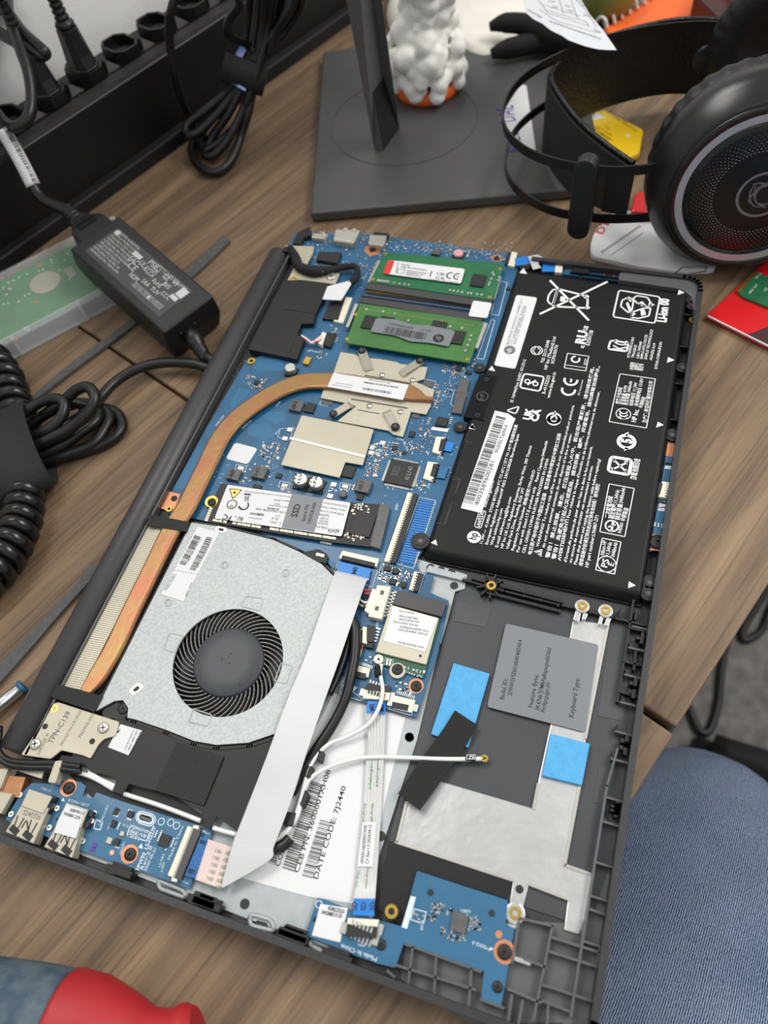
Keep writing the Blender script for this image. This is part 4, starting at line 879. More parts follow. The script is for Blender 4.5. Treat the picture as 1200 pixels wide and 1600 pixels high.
T('\u5ee2\u96fb\u6c60\u8acb\u56de\u6536', b4(700, 1425), b4(752, 1180), .0022)
P.loop(cB7((612, 240), (873, 288), (775, 790), (515, 738)), .0004); P.circ(b7(640, 678), .0031, .0024); ln(*cB7((635, 735), (655, 628)), w=.0010); ln(*cB7((600, 690), (680, 665)), w=.0006); T('R45063', b7(735, 755), b7(760, 650), .0014)
for k, (a, b) in enumerate((((610, 600), (648, 372)), ((660, 608), (722, 305)), ((718, 620), (782, 285)), ((775, 632), (815, 495)))): T(('\u4e8c\u6b21\u93ef\u96fb\u6c60\u7d44', '\u984d\u5b9a\u96fb\u58d3:11.34Vdc', '\u984d\u5b9a\u5bb9\u91cf:3440mAh', '\u4e2d\u570b\u88fd\u9020')[k], *cB7(a, b), .0017)
P.loop(cB7((540, 805), (735, 845), (668, 1180), (472, 1135)), .0004); P.circ(b7(587, 1075), .0040, .0036); T('PS', b7(590, 1115), b7(610, 1030), .0026); T('E', b7(655, 1100), b7(665, 1070), .0024)
for k, (st, a, b) in enumerate((('Nihon HP', (560, 985), (585, 835)), ('11.34Vdc', (610, 995), (642, 850)), ('3440mAh', (668, 1005), (700, 855)))): T(st, *cB7(a, b), .0016)
P.out('printed_text', M['ink_white'], bat)
P = Print(BZ + .00005); P.text('hp', *cB6((160, 560), (178, 490)), h=.0036, bold=.02); P.loop(cB6((775, 680), (838, 664), (830, 722)), .0002); P.line(*cB6((790, 695), (825, 690)), .0006); P.out('printed_mark', M['battery'], bat)
P = Print(BZ, .00003)
for q in (cF((880, 40), (940, 40), (830, 340), (785, 330)), cI((180, 340), (215, 348), (150, 545), (118, 535)), cB5((75, 235), (40, 330), (125, 345))): P.loop(q, .0002, closed=False)
P.out('debossed_line', M['case_grey'], bat, kind='stuff')
# ================================================================ memory modules and their sockets
for nm, px in (('memory_socket', cB((150, 385), (985, 510), (970, 560), (130, 430))), ('memory_socket', cB((100, 485), (925, 610), (905, 655), (88, 520)))):
    ms = plate(nm, px, .0186, .0035, M['hinge_grey'], LAP, .0002)
plate('socket_gap', cB((130, 430), (970, 560), (940, 610), (105, 490)), .0168, .0010, M['pcb_dark'], LAP)
for a, b, mt_, z_ in (((140, 448), (850, 545), 'gold', .0174), ((110, 475), (840, 575), 'chip_grey', .0176), ((150, 462), (845, 558), 'chip_black', .0172)):
    w_ = MB(); wall(w_, pl(cB(a, b), z_), .0007, z_ - .001, z_); obj('contact_row', w_, M[mt_], LAP)
for q in (cB((215, 240), (240, 245), (165, 395), (145, 390)), cB((1030, 350), (1045, 355), (1000, 500), (985, 498)), cB((62, 530), (85, 535), (20, 690), (0, 685)), cB((925, 655), (950, 662), (885, 830), (858, 825))):
    plate('latch_arm', q, .0184, .003, M['steel'], LAP, .0002)
Z1 = .0190
r1 = plate('memory_module', cB((265, 185), (1062, 268), (990, 512), (160, 388)), Z1, .0010, M['green_dark'], LAP, label='dark green memory module with red and white sticker')
r2 = plate('memory_module', cB((95, 530), (928, 655), (830, 930), (0, 795)), Z1 - .0004, .0010, M['green_bright'], LAP, label='bright green memory module with grey sticker')
def mchip(par, uv, z, w_=.0095, l_=.0082): return block('memory_chip', uv, w_, l_, .0009, 'chip_black', par, z)
mchip(r1, cB((888, 375))[0], Z1, .0078, .0094)
for u in (330, 420, 640, 730): mchip(r1, cB((u, 300 + (u - 330) * .14))[0], Z1)
for q in cB((160, 655), (270, 660), (620, 690), (745, 755)): mchip(r2, q, Z1 - .0004, .0078, .0094)
pz = Z1 + .0011
s1 = plate('module_sticker', roundpoly(cB((285, 240), (800, 300), (772, 400), (250, 330)), 4), pz, .0002, M['paper'], r1, label='white sticker with red end')
plate('sticker_band', roundpoly(cB((285, 240), (330, 246), (295, 336), (250, 330)), 3), pz + .00005, .0001, M['red'], r1, label='red band')
P = Print(pz)
for st, a, b, h in (('KVR26S19S6/8', (370, 275), (430, 284), .0012), ('8GB 1Rx16 PC4-2666V', (370, 292), (540, 315), .0013), ('9905744-076.A00G', (408, 318), (540, 335), .0011), ('0000009876 1.2V', (405, 330), (520, 346), .0011), ('MADE IN TAIWAN', (405, 342), (500, 355), .0010), ('UK', (608, 340), (665, 348), .0022), ('CA', (600, 366), (660, 376), .0022), ('WARRANTY VOID IF REMOVED', (560, 372), (750, 396), .0007)): P.text(st, *cB(a, b), h=h, bold=.01)
for k in range(2): P.circ(cB((705, 345))[0] if k == 0 else cB((752, 352))[0], .0027, .0019, a0=75, a1=285)
P.line(*cB((742, 352), (758, 354)), .0006)
P.bars(*cB((335, 325), (350, 258), (342, 326)), seed=41, n=20); P.bars(*cB((560, 352), (572, 312), (570, 353)), seed=42, n=14); P.loop(cB((352, 300), (398, 305), (385, 332), (342, 326)), .0003)
P.out('printed_text', M['ink'], s1)
s2 = plate('module_sticker', roundpoly(cB((205, 630), (330, 638), (440, 672), (560, 680), (735, 715), (690, 820), (560, 795), (430, 785), (330, 745), (165, 720)), 3), pz - .0004, .0002, M['label_grey'], r2, label='grey wavy sticker with bar code')
P = Print(pz - .0004); P.bars(*cB((250, 728), (530, 778), (272, 683)), seed=43, n=46); P.text('L10598-852 8GB', *cB((290, 672), (450, 705)), h=.0014, bold=.01); P.text('S/N CN83', *cB((500, 712), (572, 722)), h=.0012)
P.circ(cB((622, 765))[0], .0030); P.out('printed_text', M['ink'], s2)
P = Print(pz - .00034); P.text('hp', *cB((606, 772), (640, 774)), h=.0028, bold=.02); P.out('printed_mark', M['label_grey'], s2)
for par, z, lst in ((r1, Z1, [(215 + 12 * k, 380 + 1.6 * k) for k in range(7)] + [(325, 397), (362, 402), (395, 406), (425, 410)] + [(700, 446), (725, 450), (752, 455), (780, 460), (820, 466), (840, 468), (880, 474), (910, 478)] + [(985, 330), (992, 345), (975, 370), (958, 410), (965, 395), (1030, 360), (1022, 380)]),
                    (r2, Z1 - .0004, [(840, 750), (832, 780), (818, 815), (802, 850), (420, 650), (640, 660), (670, 668), (580, 705), (140, 575), (250, 590), (330, 605), (700, 690), (780, 700)])):
    g_ = MB()
    for u, v in lst: p = at(cB((u, v))[0], z); g_.box(p.x, p.y, .0010, .0016, z, z + .0005)
    obj('solder_pad', g_, M['solder'], par, kind='stuff')
P = Print(Z1 - .0004)
for k in range(40): P.line(*cB((130 + 18.5 * k, 565 + 2.75 * k), (132 + 18.5 * k, 575 + 2.75 * k)), .0003)
P.out('gold_dot', M['gold'], r2, kind='stuff')
for uv, par, z in ((cB((270, 200))[0], r1, Z1), (cB((185, 370))[0], r1, Z1), (cB((1035, 300))[0], r1, Z1), (cB((965, 490))[0], r1, Z1), (cB((10, 770))[0], r2, Z1 - .0004), (cB((815, 905))[0], r2, Z1 - .0004), (cB((68, 605))[0], r2, Z1 - .0004)):
    p = at(uv, z); obj('gold_pad', MB().cyl((p.x, p.y), .0010, z - .0001, z + .0001, 12), M['gold'], par)
plate('socket_sticker', roundpoly(cB((855, 512), (980, 530), (948, 630), (822, 615)), 3), .0191, .0002, M['paper'], LAP, label='small blank white sticker')
# ================================================================ solid-state drive
SZ = .0172
sd_ = plate('solid_state_drive', cE((195, 152), (1060, 278)) + cF((215, 192), (398, 205), (332, 490)) + cE((940, 545), (82, 405), (115, 310)), SZ, .0010, M['chip_black'], LAP, label='black storage stick with white and grey sticker')
sl_ = MB(); sl_.prism(pl(cF((398, 205), (470, 218), (402, 505), (332, 482)), .0176), MBZ, .0176)
ss = obj('drive_socket', sl_, M['chip_grey'], LAP, bevel=.0003); P = Print(.0176); P.text('J153 F', *cF((395, 375), (418, 300)), h=.0016); P.out('moulded_text', M['ink_grey'], ss)
mchip(sd_, cE((400, 270))[0], SZ, .0120, .0130); mchip(sd_, cE((600, 300))[0], SZ, .0120, .0130); mchip(sd_, cE((860, 360))[0], SZ, .0110, .0120); mchip(sd_, cF((285, 335))[0], SZ, .0100, .0125)
lz = SZ + .0011
wl2 = plate('drive_label', roundpoly(cE((238, 160), (1062, 280), (1002, 506), (150, 385)), 3), lz, .0002, M['paper'], sd_, label='white drive sticker')
plate('grey_label', cE((668, 224), (880, 254), (818, 474), (600, 444)), lz + .0002, .0002, M['label_grey'], sd_, label='grey spare-part sticker')
P = Print(lz + .0002)
P.text('SSD', *cW((718, 293), (752, 192)), h=.0031, bold=.02); P.text('Spare PN', *cW((778, 325), (815, 195)), h=.0017, bold=.01); P.text('L85354-005', *cW((822, 340), (872, 178)), h=.0016, bold=.01)
P.out('printed_text', M['ink'], sd_)
P = Print(lz)
F_ = lambda st, a, b, h=.0012, bd=0: P.text(st, *cW(a, b), h=h, bold=bd)
F_('ADATA', (1055, 388), (962, 378), 0.00186, .02); F_('NVMe PCIe', (958, 366), (868, 352), 0.00136); F_('Gen3x4 SSD 512GB', (965, 342), (885, 328), 0.00104); F_('HP P/N', (966, 318), (900, 308), 0.00120); F_('CT SRD', (968, 295), (905, 287), 0.00120); F_('Model IM2P33F8', (972, 272), (895, 260), 0.00112)
F_('RATED input DC 3.3V 2.5A', (1085, 262), (905, 232), 0.00104); F_('Made in Taiwan / Taiwan', (1100, 232), (912, 203), 0.00104); F_('Data Security Drive', (1115, 202), (930, 172), 0.00104)
F_('Todos los derechos reservados seguridad de informacion', (680, 130), (312, 84), 0.00080); F_('Made in Brazil', (668, 160), (540, 150), 0.00104); F_('TOTO 16', (590, 182), (545, 178), 0.00104); F_('Made in Taiwan HN-05', (660, 210), (500, 190), 0.00088); F_('A03-10/09-00A1', (585, 222), (488, 212), 0.00112, .02)
F_('ICES-3(B)/NMB-3(B)', (640, 248), (400, 218), 0.00112); F_('E V1', (590, 275), (560, 270), 0.00096); F_('ZK 18', (575, 297), (528, 290), 0.00112); F_('C  HPS1', (600, 330), (515, 318), 0.00112)
P.circ(cW((212, 190))[0], .0026, .0021); F_('10', (226, 197), (200, 192), 0.00144, .02); P.circ(cW((305, 200))[0], .0026, .0019, a0=200, a1=420); F_('RoHS', (300, 214), (262, 208), 0.00104)
F_('FC', (212, 282), (150, 268), 0.00260, .02); F_('RU', (302, 292), (262, 285), 0.00198, .03); F_('us', (250, 282), (236, 280), 0.00112); P.line(*cW((308, 110), (358, 114)), 0.00088); P.line(*cW((318, 155), (345, 125)), 0.00032); P.line(*cW((310, 130), (342, 160)), 0.00032); P.loop(cW((315, 130), (345, 132), (338, 165), (312, 162)), 0.00024)
P.bars(*cW((352, 270), (458, 282), (358, 252)), seed=51, n=34); F_('RDSC0:P7SP-W01', (445, 300), (345, 288), 0.00072)
P.out('printed_text', M['ink'], wl2)
tr_ = cW((195, 68), (288, 78), (218, 145)); plate('warning_sign', tr_, lz + .0001, .0001, M['gold'], sd_); P = Print(lz + .0001); P.loop(tr_, .0004); P.circ(cW((232, 98))[0], .0007); P.out('warning_mark', M['ink'], sd_)
screw(cE((130, 272))[0], SZ, sd_, .0021, .0010, pad='gold', padr=.0032)
g_ = MB()
for k in range(6): p = at(cW((48 - 7 * k, 225 + 18 * k))[0], SZ); g_.box(p.x, p.y, .0016, .0010, SZ, SZ + .0003)
for k in range(26):
    if k in (3, 10, 11): continue
    p = at(cW((85 + 37 * k, 318 + 5.6 * k))[0], SZ); g_.box(p.x, p.y, .0018 if k % 3 else .0026, .0012, SZ, SZ + .0005)
for k in range(40): p = at(cF((215 + rng.uniform(0, 110), 205 + rng.uniform(0, 70)))[0] if k < 26 else cF((170 + rng.uniform(0, 130), 400 + rng.uniform(0, 60)))[0], SZ); g_.box(p.x, p.y, .0012, .0007, SZ, SZ + .0005, rng.choice((0, 1.57)))
obj('surface_component', g_, M['ivory'], sd_, kind='stuff')
plate('metal_tab', cE((868, 525), (940, 540), (930, 560), (858, 545)), MBZ + .001, .001, M['paper'], LAP)
# ================================================================ radio card
WZ = .0172
wc = plate('radio_card', cG((622, 198), (968, 292), (838, 735), (478, 622)), WZ - .001, .0010, M['green_wifi'], LAP, label='small green wireless card under a metal can')
plate('card_socket', cG((655, 102), (1008, 190), (968, 292), (610, 200)), .0182, .003, M['hinge_grey'], wc, .0002)
plate('shield_can', roundpoly(cG((605, 205), (950, 302), (858, 640), (492, 545)), 2), WZ + .0002, .0012, M['beige_metal'], wc, .0003)
wlb = plate('card_label', cG((618, 216), (942, 305), (850, 545), (548, 468)), WZ + .0004, .0002, M['paper'], wc, label='white sticker of the wireless card')
P = Print(WZ + .0004)
for st, a, b, h in (('Product of China', (770, 262), (662, 245), .0009), ('SPS# M36719-001', (800, 302), (665, 280), .0009), ('S/N: W38719-009', (808, 325), (665, 303), .0009), ('HP P/N: M36719-002', (800, 350), (622, 322), .0009), ('CT#: 0JQJRAN4EJ2JV0', (878, 392), (670, 358), .0009), ('HP MAC 948943DC0F31', (872, 415), (655, 378), .0009), ('AW-CB453NF REV02', (842, 510), (655, 468), .0009)): P.text(st, *cG(a, b), h=h)
P.out('printed_text', M['ink'], wlb)
obj('vent_hole', MB().cyl(at(cG((816, 578))[0], WZ).xy, .0006, WZ, WZ + .0003, 12), M['ink'], wc)
P = Print(WZ - .001); P.text('1124 14', *cG((845, 690), (700, 645)), h=.0012); P.text('N7 94V-0', *cG((830, 718), (705, 682)), h=.0010); P.text('115', *cG((818, 245), (765, 232)), h=.0012); P.loop(cG((562, 592), (622, 605), (610, 650), (552, 635)), .0002); P.out('printed_text', M['ink_silk'], wc)
for q in cG((578, 608), (600, 612), (575, 630), (596, 635), (842, 690), (500, 590)): block('solder_pad', q, .0010, .0014, .0006, 'solder', wc, WZ - .001)
p = at(cG((652, 690))[0], MBZ); obj('standoff', MB().ring((p.x, p.y), .0020, .0033, MBZ, MBZ + .0016, 22), M['beige_metal'], LAP)
screw(cG((650, 672))[0], WZ - .0012, wc, .0024, .0010, pad='gold', padr=.0031)
screw(cG((785, 792))[0], MBZ, board, .0023, .0008, pad='copper_pad', padr=.0031)
# ================================================================ left side: sound box, bracket, display cable
plate('cable_cover', cA((350, 470), (480, 464), (692, 490), (640, 622), (590, 718), (575, 792), (485, 795), (455, 880), (508, 902), (450, 1062), (85, 985), (255, 640)), .0184, .006, M['black_plastic'], LAP, .0004, label='flat black plastic box by the hinge')
cl_ = MB(); wall(cl_, pl(cA((345, 682), (592, 720)), .0184), .0006, .0178, .0186); wall(cl_, pl(cA((440, 900), (385, 1020)), .0184), .0005, .0178, .01855); obj('seam', cl_, M['ink'], LAP)
br = plate('hinge_bracket', cA((355, 208), (578, 214), (572, 262), (528, 345), (600, 405), (770, 420), (738, 498), (690, 492), (380, 468), (430, 370), (460, 270)), .0172, .0010, M['beige_metal'], LAP, .0002, label='beige metal hinge bracket at the upper corner')
screw(cA((708, 435))[0], .0172, br, .0029, .0008, 'steel'); screw(cA((368, 236))[0], .0172, br, .0020, .0006); brass(cA((428, 460))[0], .0178, br, .0022)
block('clip', cA((600, 380))[0], .0085, .0040, .0050, 'beige_metal', br, .0160)
obj('display_cable', MB().tube([V3(p, z) for p, z in zip(cA((400, 235), (440, 300), (470, 370), (590, 405), (720, 390), (800, 372), (888, 368), (905, 420), (880, 470), (800, 530)), (.016, .0185, .019, .0195, .0185, .0185, .019, .0190, .0185, .0175))], [.0026, .003, .0030, .0034, .0020, .0020, .0018, .0018, .0020, .0020], 8), M['cloth_tape'], LAP, label='black cloth-wrapped display cable')
plate('cable_flag', cA((680, 515), (845, 474), (858, 498), (782, 620), (642, 612)), .0200, .0003, M['paper'], LAP, label='white folded cable flag')
# ================================================================ lower hinge bracket and antenna area
hb2 = plate('hinge_bracket', roundpoly(cN((262, 140), (300, 122), (622, 226), (600, 300), (542, 315), (512, 345), (470, 418), (428, 400), (318, 374), (262, 420), (108, 398), (235, 210)), 3, 3), .0178, .0010, M['beige_metal'], LAP, .0002, label='stamped beige metal hinge bracket at the lower corner')
for q in cN((180, 340), (535, 255)): screw(q, .0178, hb2, .0023, .0009, 'steel')
for q in cN((235, 250), (480, 328)): obj('hole', MB().cyl(at(q, .0178).xy, .0012, .0172, .0179, 16), M['ink'], hb2)
brass(cN((285, 158))[0], .0180, hb2, .0017, .001)
P = Print(.0178); P.text('TPN-C139', *cHi((430, 1400), (590, 1140)), h=.0023, bold=.01); P.text('FPW50 TN-C0139-H', *cHi((520, 1415), (680, 1130)), h=.0012); P.text('M22905-001', *cHi((672, 1350), (785, 1160)), h=.0014)
P.text('HINGE R', *cHi((330, 1490), (412, 1310)), h=.0013); P.out('stamped_text', M['chip_grey'], hb2)
my = plate('insulating_film', cN((482, 290), (610, 205), (700, 215), (900, 262), (1210, 345)) + [(432, 1146), (372, 1300)] + cO((128, 650), (90, 722), (38, 695)) + cN((1060, 750), (1048, 690), (880, 600), (672, 548), (640, 606), (588, 590), (610, 515), (470, 485), (440, 440), (300, 445), (320, 400), (470, 418)), .0168, .0006, M['film_black'], LAP, label='black insulating film below the fan')
plate('foam_pad', cN((920, 330), (1165, 408), (1060, 662), (808, 582)), .0176, .0008, M['tape_black'], LAP, label='textured black foam pad')
plate('film_sticker', cN((628, 238), (740, 272), (668, 400), (562, 358)), .0171, .0002, M['paper'], LAP, label='white sticker beside the lower bracket')
P = Print(.0171)
for k in range(3): P.text(('CN 81Y20A-L1', '0B82 4BD 001', 'PK 092A')[k], *cN((655 + 18 * k, 372 + 4 * k), (700 + 18 * k, 270 + 4 * k)), h=.0008)
P.text('M1', *cN((618, 285), (628, 265)), h=.0010, bold=.02); P.out('printed_text', M['ink'], LAP)
plate('dark_gap', cN((335, 470), (480, 490), (620, 560), (680, 560), (900, 610), (1070, 720), (1110, 780), (640, 645), (480, 620), (400, 545)), .0140, .002, M['ink'], LAP)  # black sheet standing in for the shaded gap between film and side board
ant = MB()
for q in (cN((358, 475), (480, 515), (592, 578)), cN((460, 490), (530, 530), (600, 562)), cN((648, 602), (850, 668), (1045, 742)), cO((110, 712), (170, 730), (236, 748))):
    obj('antenna_wire', MB().tube([V3(p, .0160) for p in q], .0009, 8), M['wire_white'], LAP)
for d in (0, 32): obj('hinge_cable', MB().tube([V3((p[0], p[1] + d * .22), .0185) for p in cN((0, 250), (-10, 360), (40, 425), (160, 440), (270, 442), (420, 462))], .0013, 8), M['wire_black'], LAP)
plate('cable_clip', roundpoly(cN((285, 428), (326, 426), (288, 548), (245, 542)), 4), .0198, .0040, M['beige_metal'], LAP, .0004)
plate('ground_tab', cN((80, 455), (232, 470), (215, 522), (95, 482)), .0166, .001, M['beige_metal'], LAP); block('barrel', cN((62, 562))[0], .0090, .0080, .0040, 'copper', LAP, FL, .2)
plate('power_socket', cN((-40, 470), (45, 468), (0, 575), (-70, 560)), .0172, .003, M['beige_metal'], LAP, .0003); plate('power_socket', cN((-10, 590), (66, 600), (5, 705), (-60, 690)), .0172, .003, M['beige_metal'], LAP, .0003)
# ================================================================ USB side board
UZ = .0146
ub = plate('side_board', cN((165, 545), (290, 552), (325, 530), (352, 528), (420, 540), (447, 562), (430, 612), (482, 626), (502, 594), (640, 642), (1105, 790), (1090, 850), (1020, 1000), (985, 1098), (900, 1062), (520, 932), (408, 890), (45, 745), (30, 735), (60, 680), (110, 600)), UZ, .0010, M['pcb_small'], LAP, label='blue side board with two USB sockets')
usb_proto = {}
def usb(nm, px, step, sticker=False, mark=None):
    o = plate(nm, px, .0184, .0055, M['beige_metal'], ub, .0003)
    plate('back_shell', step, .0190, .0008, M['white_plastic'] if False else M['beige_metal'], ub, .0003)
    return o
usb('usb_socket', cU((250, 400), (510, 480), (345, 855), (55, 732)), cU((300, 283), (545, 365), (445, 545), (215, 460)))
usb('usb_socket', cU((655, 545), (870, 610), (750, 1003), (455, 890)), cU((690, 425), (918, 500), (840, 690), (610, 610)))
sp_ = MB()
for o_ in ((0, 0), (405, 155)):
    for a, b in (((185, 565), (135, 715)), ((250, 590), (170, 720)), ((325, 608), (278, 765)), ((385, 640), (312, 775)), ((270, 615), (222, 690)), ((280, 620), (290, 705))):
        A, B = cU((a[0] + o_[0], a[1] + o_[1]), (b[0] + o_[0], b[1] + o_[1])); wall(sp_, pl([A, B], .0185), .0005, .018, .0185)
    for a in ((148, 712), (288, 770)):
        p = at(cU((a[0] + o_[0], a[1] + o_[1]))[0], .0185); sp_.box(p.x, p.y, .0042, .0024, .018, .0186, -.3)
obj('spring_slot', sp_, M['chip_black'], ub, kind='stuff')
P = Print(.0184); P.text('S240326', *cU((232, 550), (412, 612)), h=.0019); P.out('stamped_text', M['chip_grey'], ub)
plate('socket_sticker', cU((690, 448), (882, 510), (790, 800), (560, 738), (600, 620)), .0192, .0002, M['paper'], ub, label='white sticker over the second USB socket')
P = Print(.0192); P.text('455M19R01L51', *cU((722, 515), (868, 555)), h=.0011, bold=.02); P.text('0W208BR1 22730', *cU((660, 555), (828, 605)), h=.0011, bold=.02); P.text('M1', *cU((602, 615), (612, 585)), h=.0012, bold=.03); P.out('printed_text', M['ink'], ub)
for q in cU((125, 550), (580, 400), (555, 465), (465, 675), (520, 690), (990, 545), (960, 620), (870, 830), (600, 490), (215, 350)): p = at(q, UZ); obj('solder_tab', MB().ring((p.x, p.y), .0004, .0011, UZ, UZ + .0008, 14), M['solder'], ub)
for q in cU((490, 505), (895, 655), (940, 540), (545, 385)): block('shell_tab', q, .0022, .0022, .0030, 'chip_black', ub, UZ)
screw(cU((712, 272))[0], UZ, ub, .0024, .0009, pad='copper_pad', padr=.0034); screw(cN((675, 915))[0], UZ, ub, .0023, .0009, pad='copper_pad', padr=.0034)
block('chip', cV((608, 382))[0], 0.00432, 0.00432, 0.00070, 'chip_black', ub, UZ); block('chip', cV((330, 165))[0], 0.00238, 0.00238, 0.00084, 'chip_black', ub, UZ); block('chip', cV((212, 145))[0], 0.00184, 0.00270, 0.00084, 'chip_black', ub, UZ); block('chip', cV((192, 245))[0], 0.00194, 0.00248, 0.00084, 'chip_black', ub, UZ); block('chip', cV((218, 395))[0], 0.00216, 0.00270, 0.00084, 'chip_black', ub, UZ)
for uv, n, al in ((cV((640, 420))[0], 6, 'y'), (cV((575, 345))[0], 6, 'y'), (cV((325, 210))[0], 3, 'x'), (cV((335, 140))[0], 3, 'x'), (cV((215, 180))[0], 3, 'x'), (cV((240, 265))[0], 4, 'y'), (cV((228, 440))[0], 3, 'x'), (cV((680, 400))[0], 5, 'y'), (cV((545, 330))[0], 4, 'y')): pins('solder_pad', uv, n, .0007, .0006, al, UZ, ub)
block('capacitor', cV((158, 382))[0], 0.00216, 0.00227, 0.00098, 'beige_metal', ub, UZ); block('capacitor', cV((262, 325))[0], 0.00173, 0.00173, 0.00084, 'beige_metal', ub, UZ)
P = Print(UZ); P.circ(cV((182, 480))[0], .0010); P.out('copper_dot', M['copper_pad'], ub); P = Print(UZ, .0001); P.circ(cV((182, 480))[0], .0005)
for st, a, b, h, bd in (('FPW50  LS-H327P', (405, 628), (545, 270), 0.00150, .02), ('Rev:2.0', (435, 622), (515, 430), 0.00120, .01), ('2020-05-21', (460, 635), (545, 448), 0.00105, .01), ('UUSB2', (575, 600), (612, 495), 0.00080, 0), ('JUSB2', (592, 642), (615, 560), 0.00080, 0), ('Made in China', (655, 540), (768, 265), 0.00105, 0), ('UUSB1', (255, 495), (290, 398), 0.00085, 0), ('DU1', (152, 292), (175, 245), 0.00070, 0), ('DU2', (232, 195), (248, 145), 0.00070, 0), ('DU3', (318, 262), (275, 245), 0.00070, 0), ('VENDOR1', (90, 265), (155, 100), 0.00090, 0), ('1K4', (375, 612), (330, 590), 0.00080, 0)): P.text(st, *cV(a, b), h=h, bold=bd)
P.text('JUSB3', *cU((535, 300), (440, 265)), h=.0009); P.text('JUSB1 M2X2.8', *cU((930, 445), (720, 388)), h=.0010)
P.poly(cU((660, 375), (675, 415), (635, 408))); P.poly(cV((425, 405), (435, 450), (395, 440)))
P.loop(roundpoly(cV((405, 140), (520, 170), (545, 215), (505, 270), (400, 240), (372, 190)), 10), .0004); P.loop(roundpoly(cV((412, 172), (505, 200), (500, 230), (408, 205)), 6), .0007)
P.poly(roundpoly(cV((400, 150), (515, 180), (532, 220), (500, 258), (400, 228), (385, 190)), 10))
for q in cV((584, 228), (662, 235), (708, 260)): P.circ(q, .0014, .0011)
P.loop(cV((335, 258), (490, 310), (465, 388), (305, 335)), .0004); P.loop(cN((500, 735), (535, 750), (520, 790), (488, 780)), .0004); P.loop(cV((950, 310), (925, 300), (905, 335)), .0003, closed=False)
for st, a, b in (('LS-H327PR01', (345, 285), (470, 325)), ('E9AB1 M-08', (325, 320), (455, 362)), ('MEDICAL', (310, 350), (405, 382))): P.text(st, *cV(a, b), h=.0012, bold=.02)
P.line(*cV((720, 700), (805, 735)), .0002); P.line(*cV((770, 715), (785, 680)), .0002); P.line(*cV((915, 310), (975, 328)), .0002)
P.out('printed_text', M['ink_silk'], ub)
plate('board_slot', roundpoly(cV((415, 178), (502, 206), (498, 232), (408, 204)), 5), UZ + .0002, .0003, M['chip_grey'], ub)
P = Print(UZ, .0001); P.loop(cV((55, 405), (30, 435), (15, 475)), .0020, closed=False); P.out('pen_mark', M['purple'], ub)
conn(cV((800, 262), (850, 280), (690, 690), (635, 665)), cV((850, 280), (908, 300), (742, 708), (690, 690)), .0022, bar='hinge_grey', npins=34, parent=ub, z0=UZ)
plate('lock_bar_end', cV((845, 258), (890, 262), (882, 300), (838, 285)), UZ + .0022, .002, M['ivory'], ub); plate('lock_bar_end', cV((672, 680), (718, 690), (705, 722), (665, 710)), UZ + .0022, .002, M['ivory'], ub)
# ---- flat cable from side board to main board
fz = .0162
q0 = cV((905, 348), (968, 372), (870, 695), (775, 668)); fc = plate('blue_cable_end', q0, fz, .0003, M['blue_tab'], LAP)
bf = MB()
for k in range(22):
    a, b = lerp(q0[1], q0[2], (k + .5) / 22), lerp(q0[0], q0[3], (k + .5) / 22); wall(bf, pl([a, b], fz), .0002, fz, fz + .0002)
obj('conductor', bf, M['pcb_dark'], fc, kind='stuff')
plate('pink_flat_cable', cV((968, 372), (1175, 440), (1155, 560), (1065, 772), (860, 700)), fz + .0001, .0003, M['ribbon_pink'], LAP, label='pinkish flat cable printed VW-1')
P = Print(fz + .0002)
for r_ in range(6):
    for k in range(2):
        b0 = (1082 + 82 * k - 17 * r_, 458 + 26 * k + 56 * r_) if k == 0 else (1162 - 17 * r_, 476 + 56 * r_)
        P.text('VW-1' if k == 0 else '80V', *cV(b0, (b0[0] - 52, b0[1] - 14)), h=.0015)
P.out('printed_text', M['ink_green'], LAP); P = Print(fz + .0002)
P.text('USB', *cV((960, 388), (905, 372)), h=.0014, bold=.02); P.text('USB', *cV((862, 625), (808, 610)), h=.0014, bold=.02); P.out('printed_text', M['ink'], LAP)
tab = plate('blue_cable_end', [(530, 877), (580, 889), (576, 907), (526, 893)], .0166, .0005, M['blue_tab'], LAP); P = Print(.0166); P.text('MB', (556, 897), (559, 886), h=.0020, bold=.02); P.out('printed_text', M['ink'], LAP)
Lr = [((526, 892), .0168), ((521.7, 899), .0182), ((502, 955), .0205), ((477.6, 1025), .0212), ((448, 1097), .0212), ((418, 1179), .0205), ((396, 1236), .0196), ((367.5, 1308), .0186), ((350, 1370), .0180), ((346, 1385), .0178)]
Rr = [((577, 905), .0168), ((571, 912), .0182), ((556, 955), .0205), ((527, 1040), .0212), ((503, 1106), .0212), ((478, 1180), .0205), ((456, 1248), .0196), ((427, 1325), .0186), ((424, 1342), .0182), ((347, 1387), .0178)]
obj('flat_cable', MB().ribbon([V3(p, z) for p, z in Lr[:8]], [V3(p, z) for p, z in Rr[:8]], .0003), M['ribbon'], LAP, label='wide pale grey flat cable crossing the fan')
obj('cable_fold', MB().ribbon([V3((367.5, 1308), .0186), V3((356, 1348), .0182), V3((346, 1386), .0174)], [V3((427, 1325), .0186), V3((420, 1345), .0185), V3((349, 1387), .0174)], .0006), M['ribbon'], LAP)
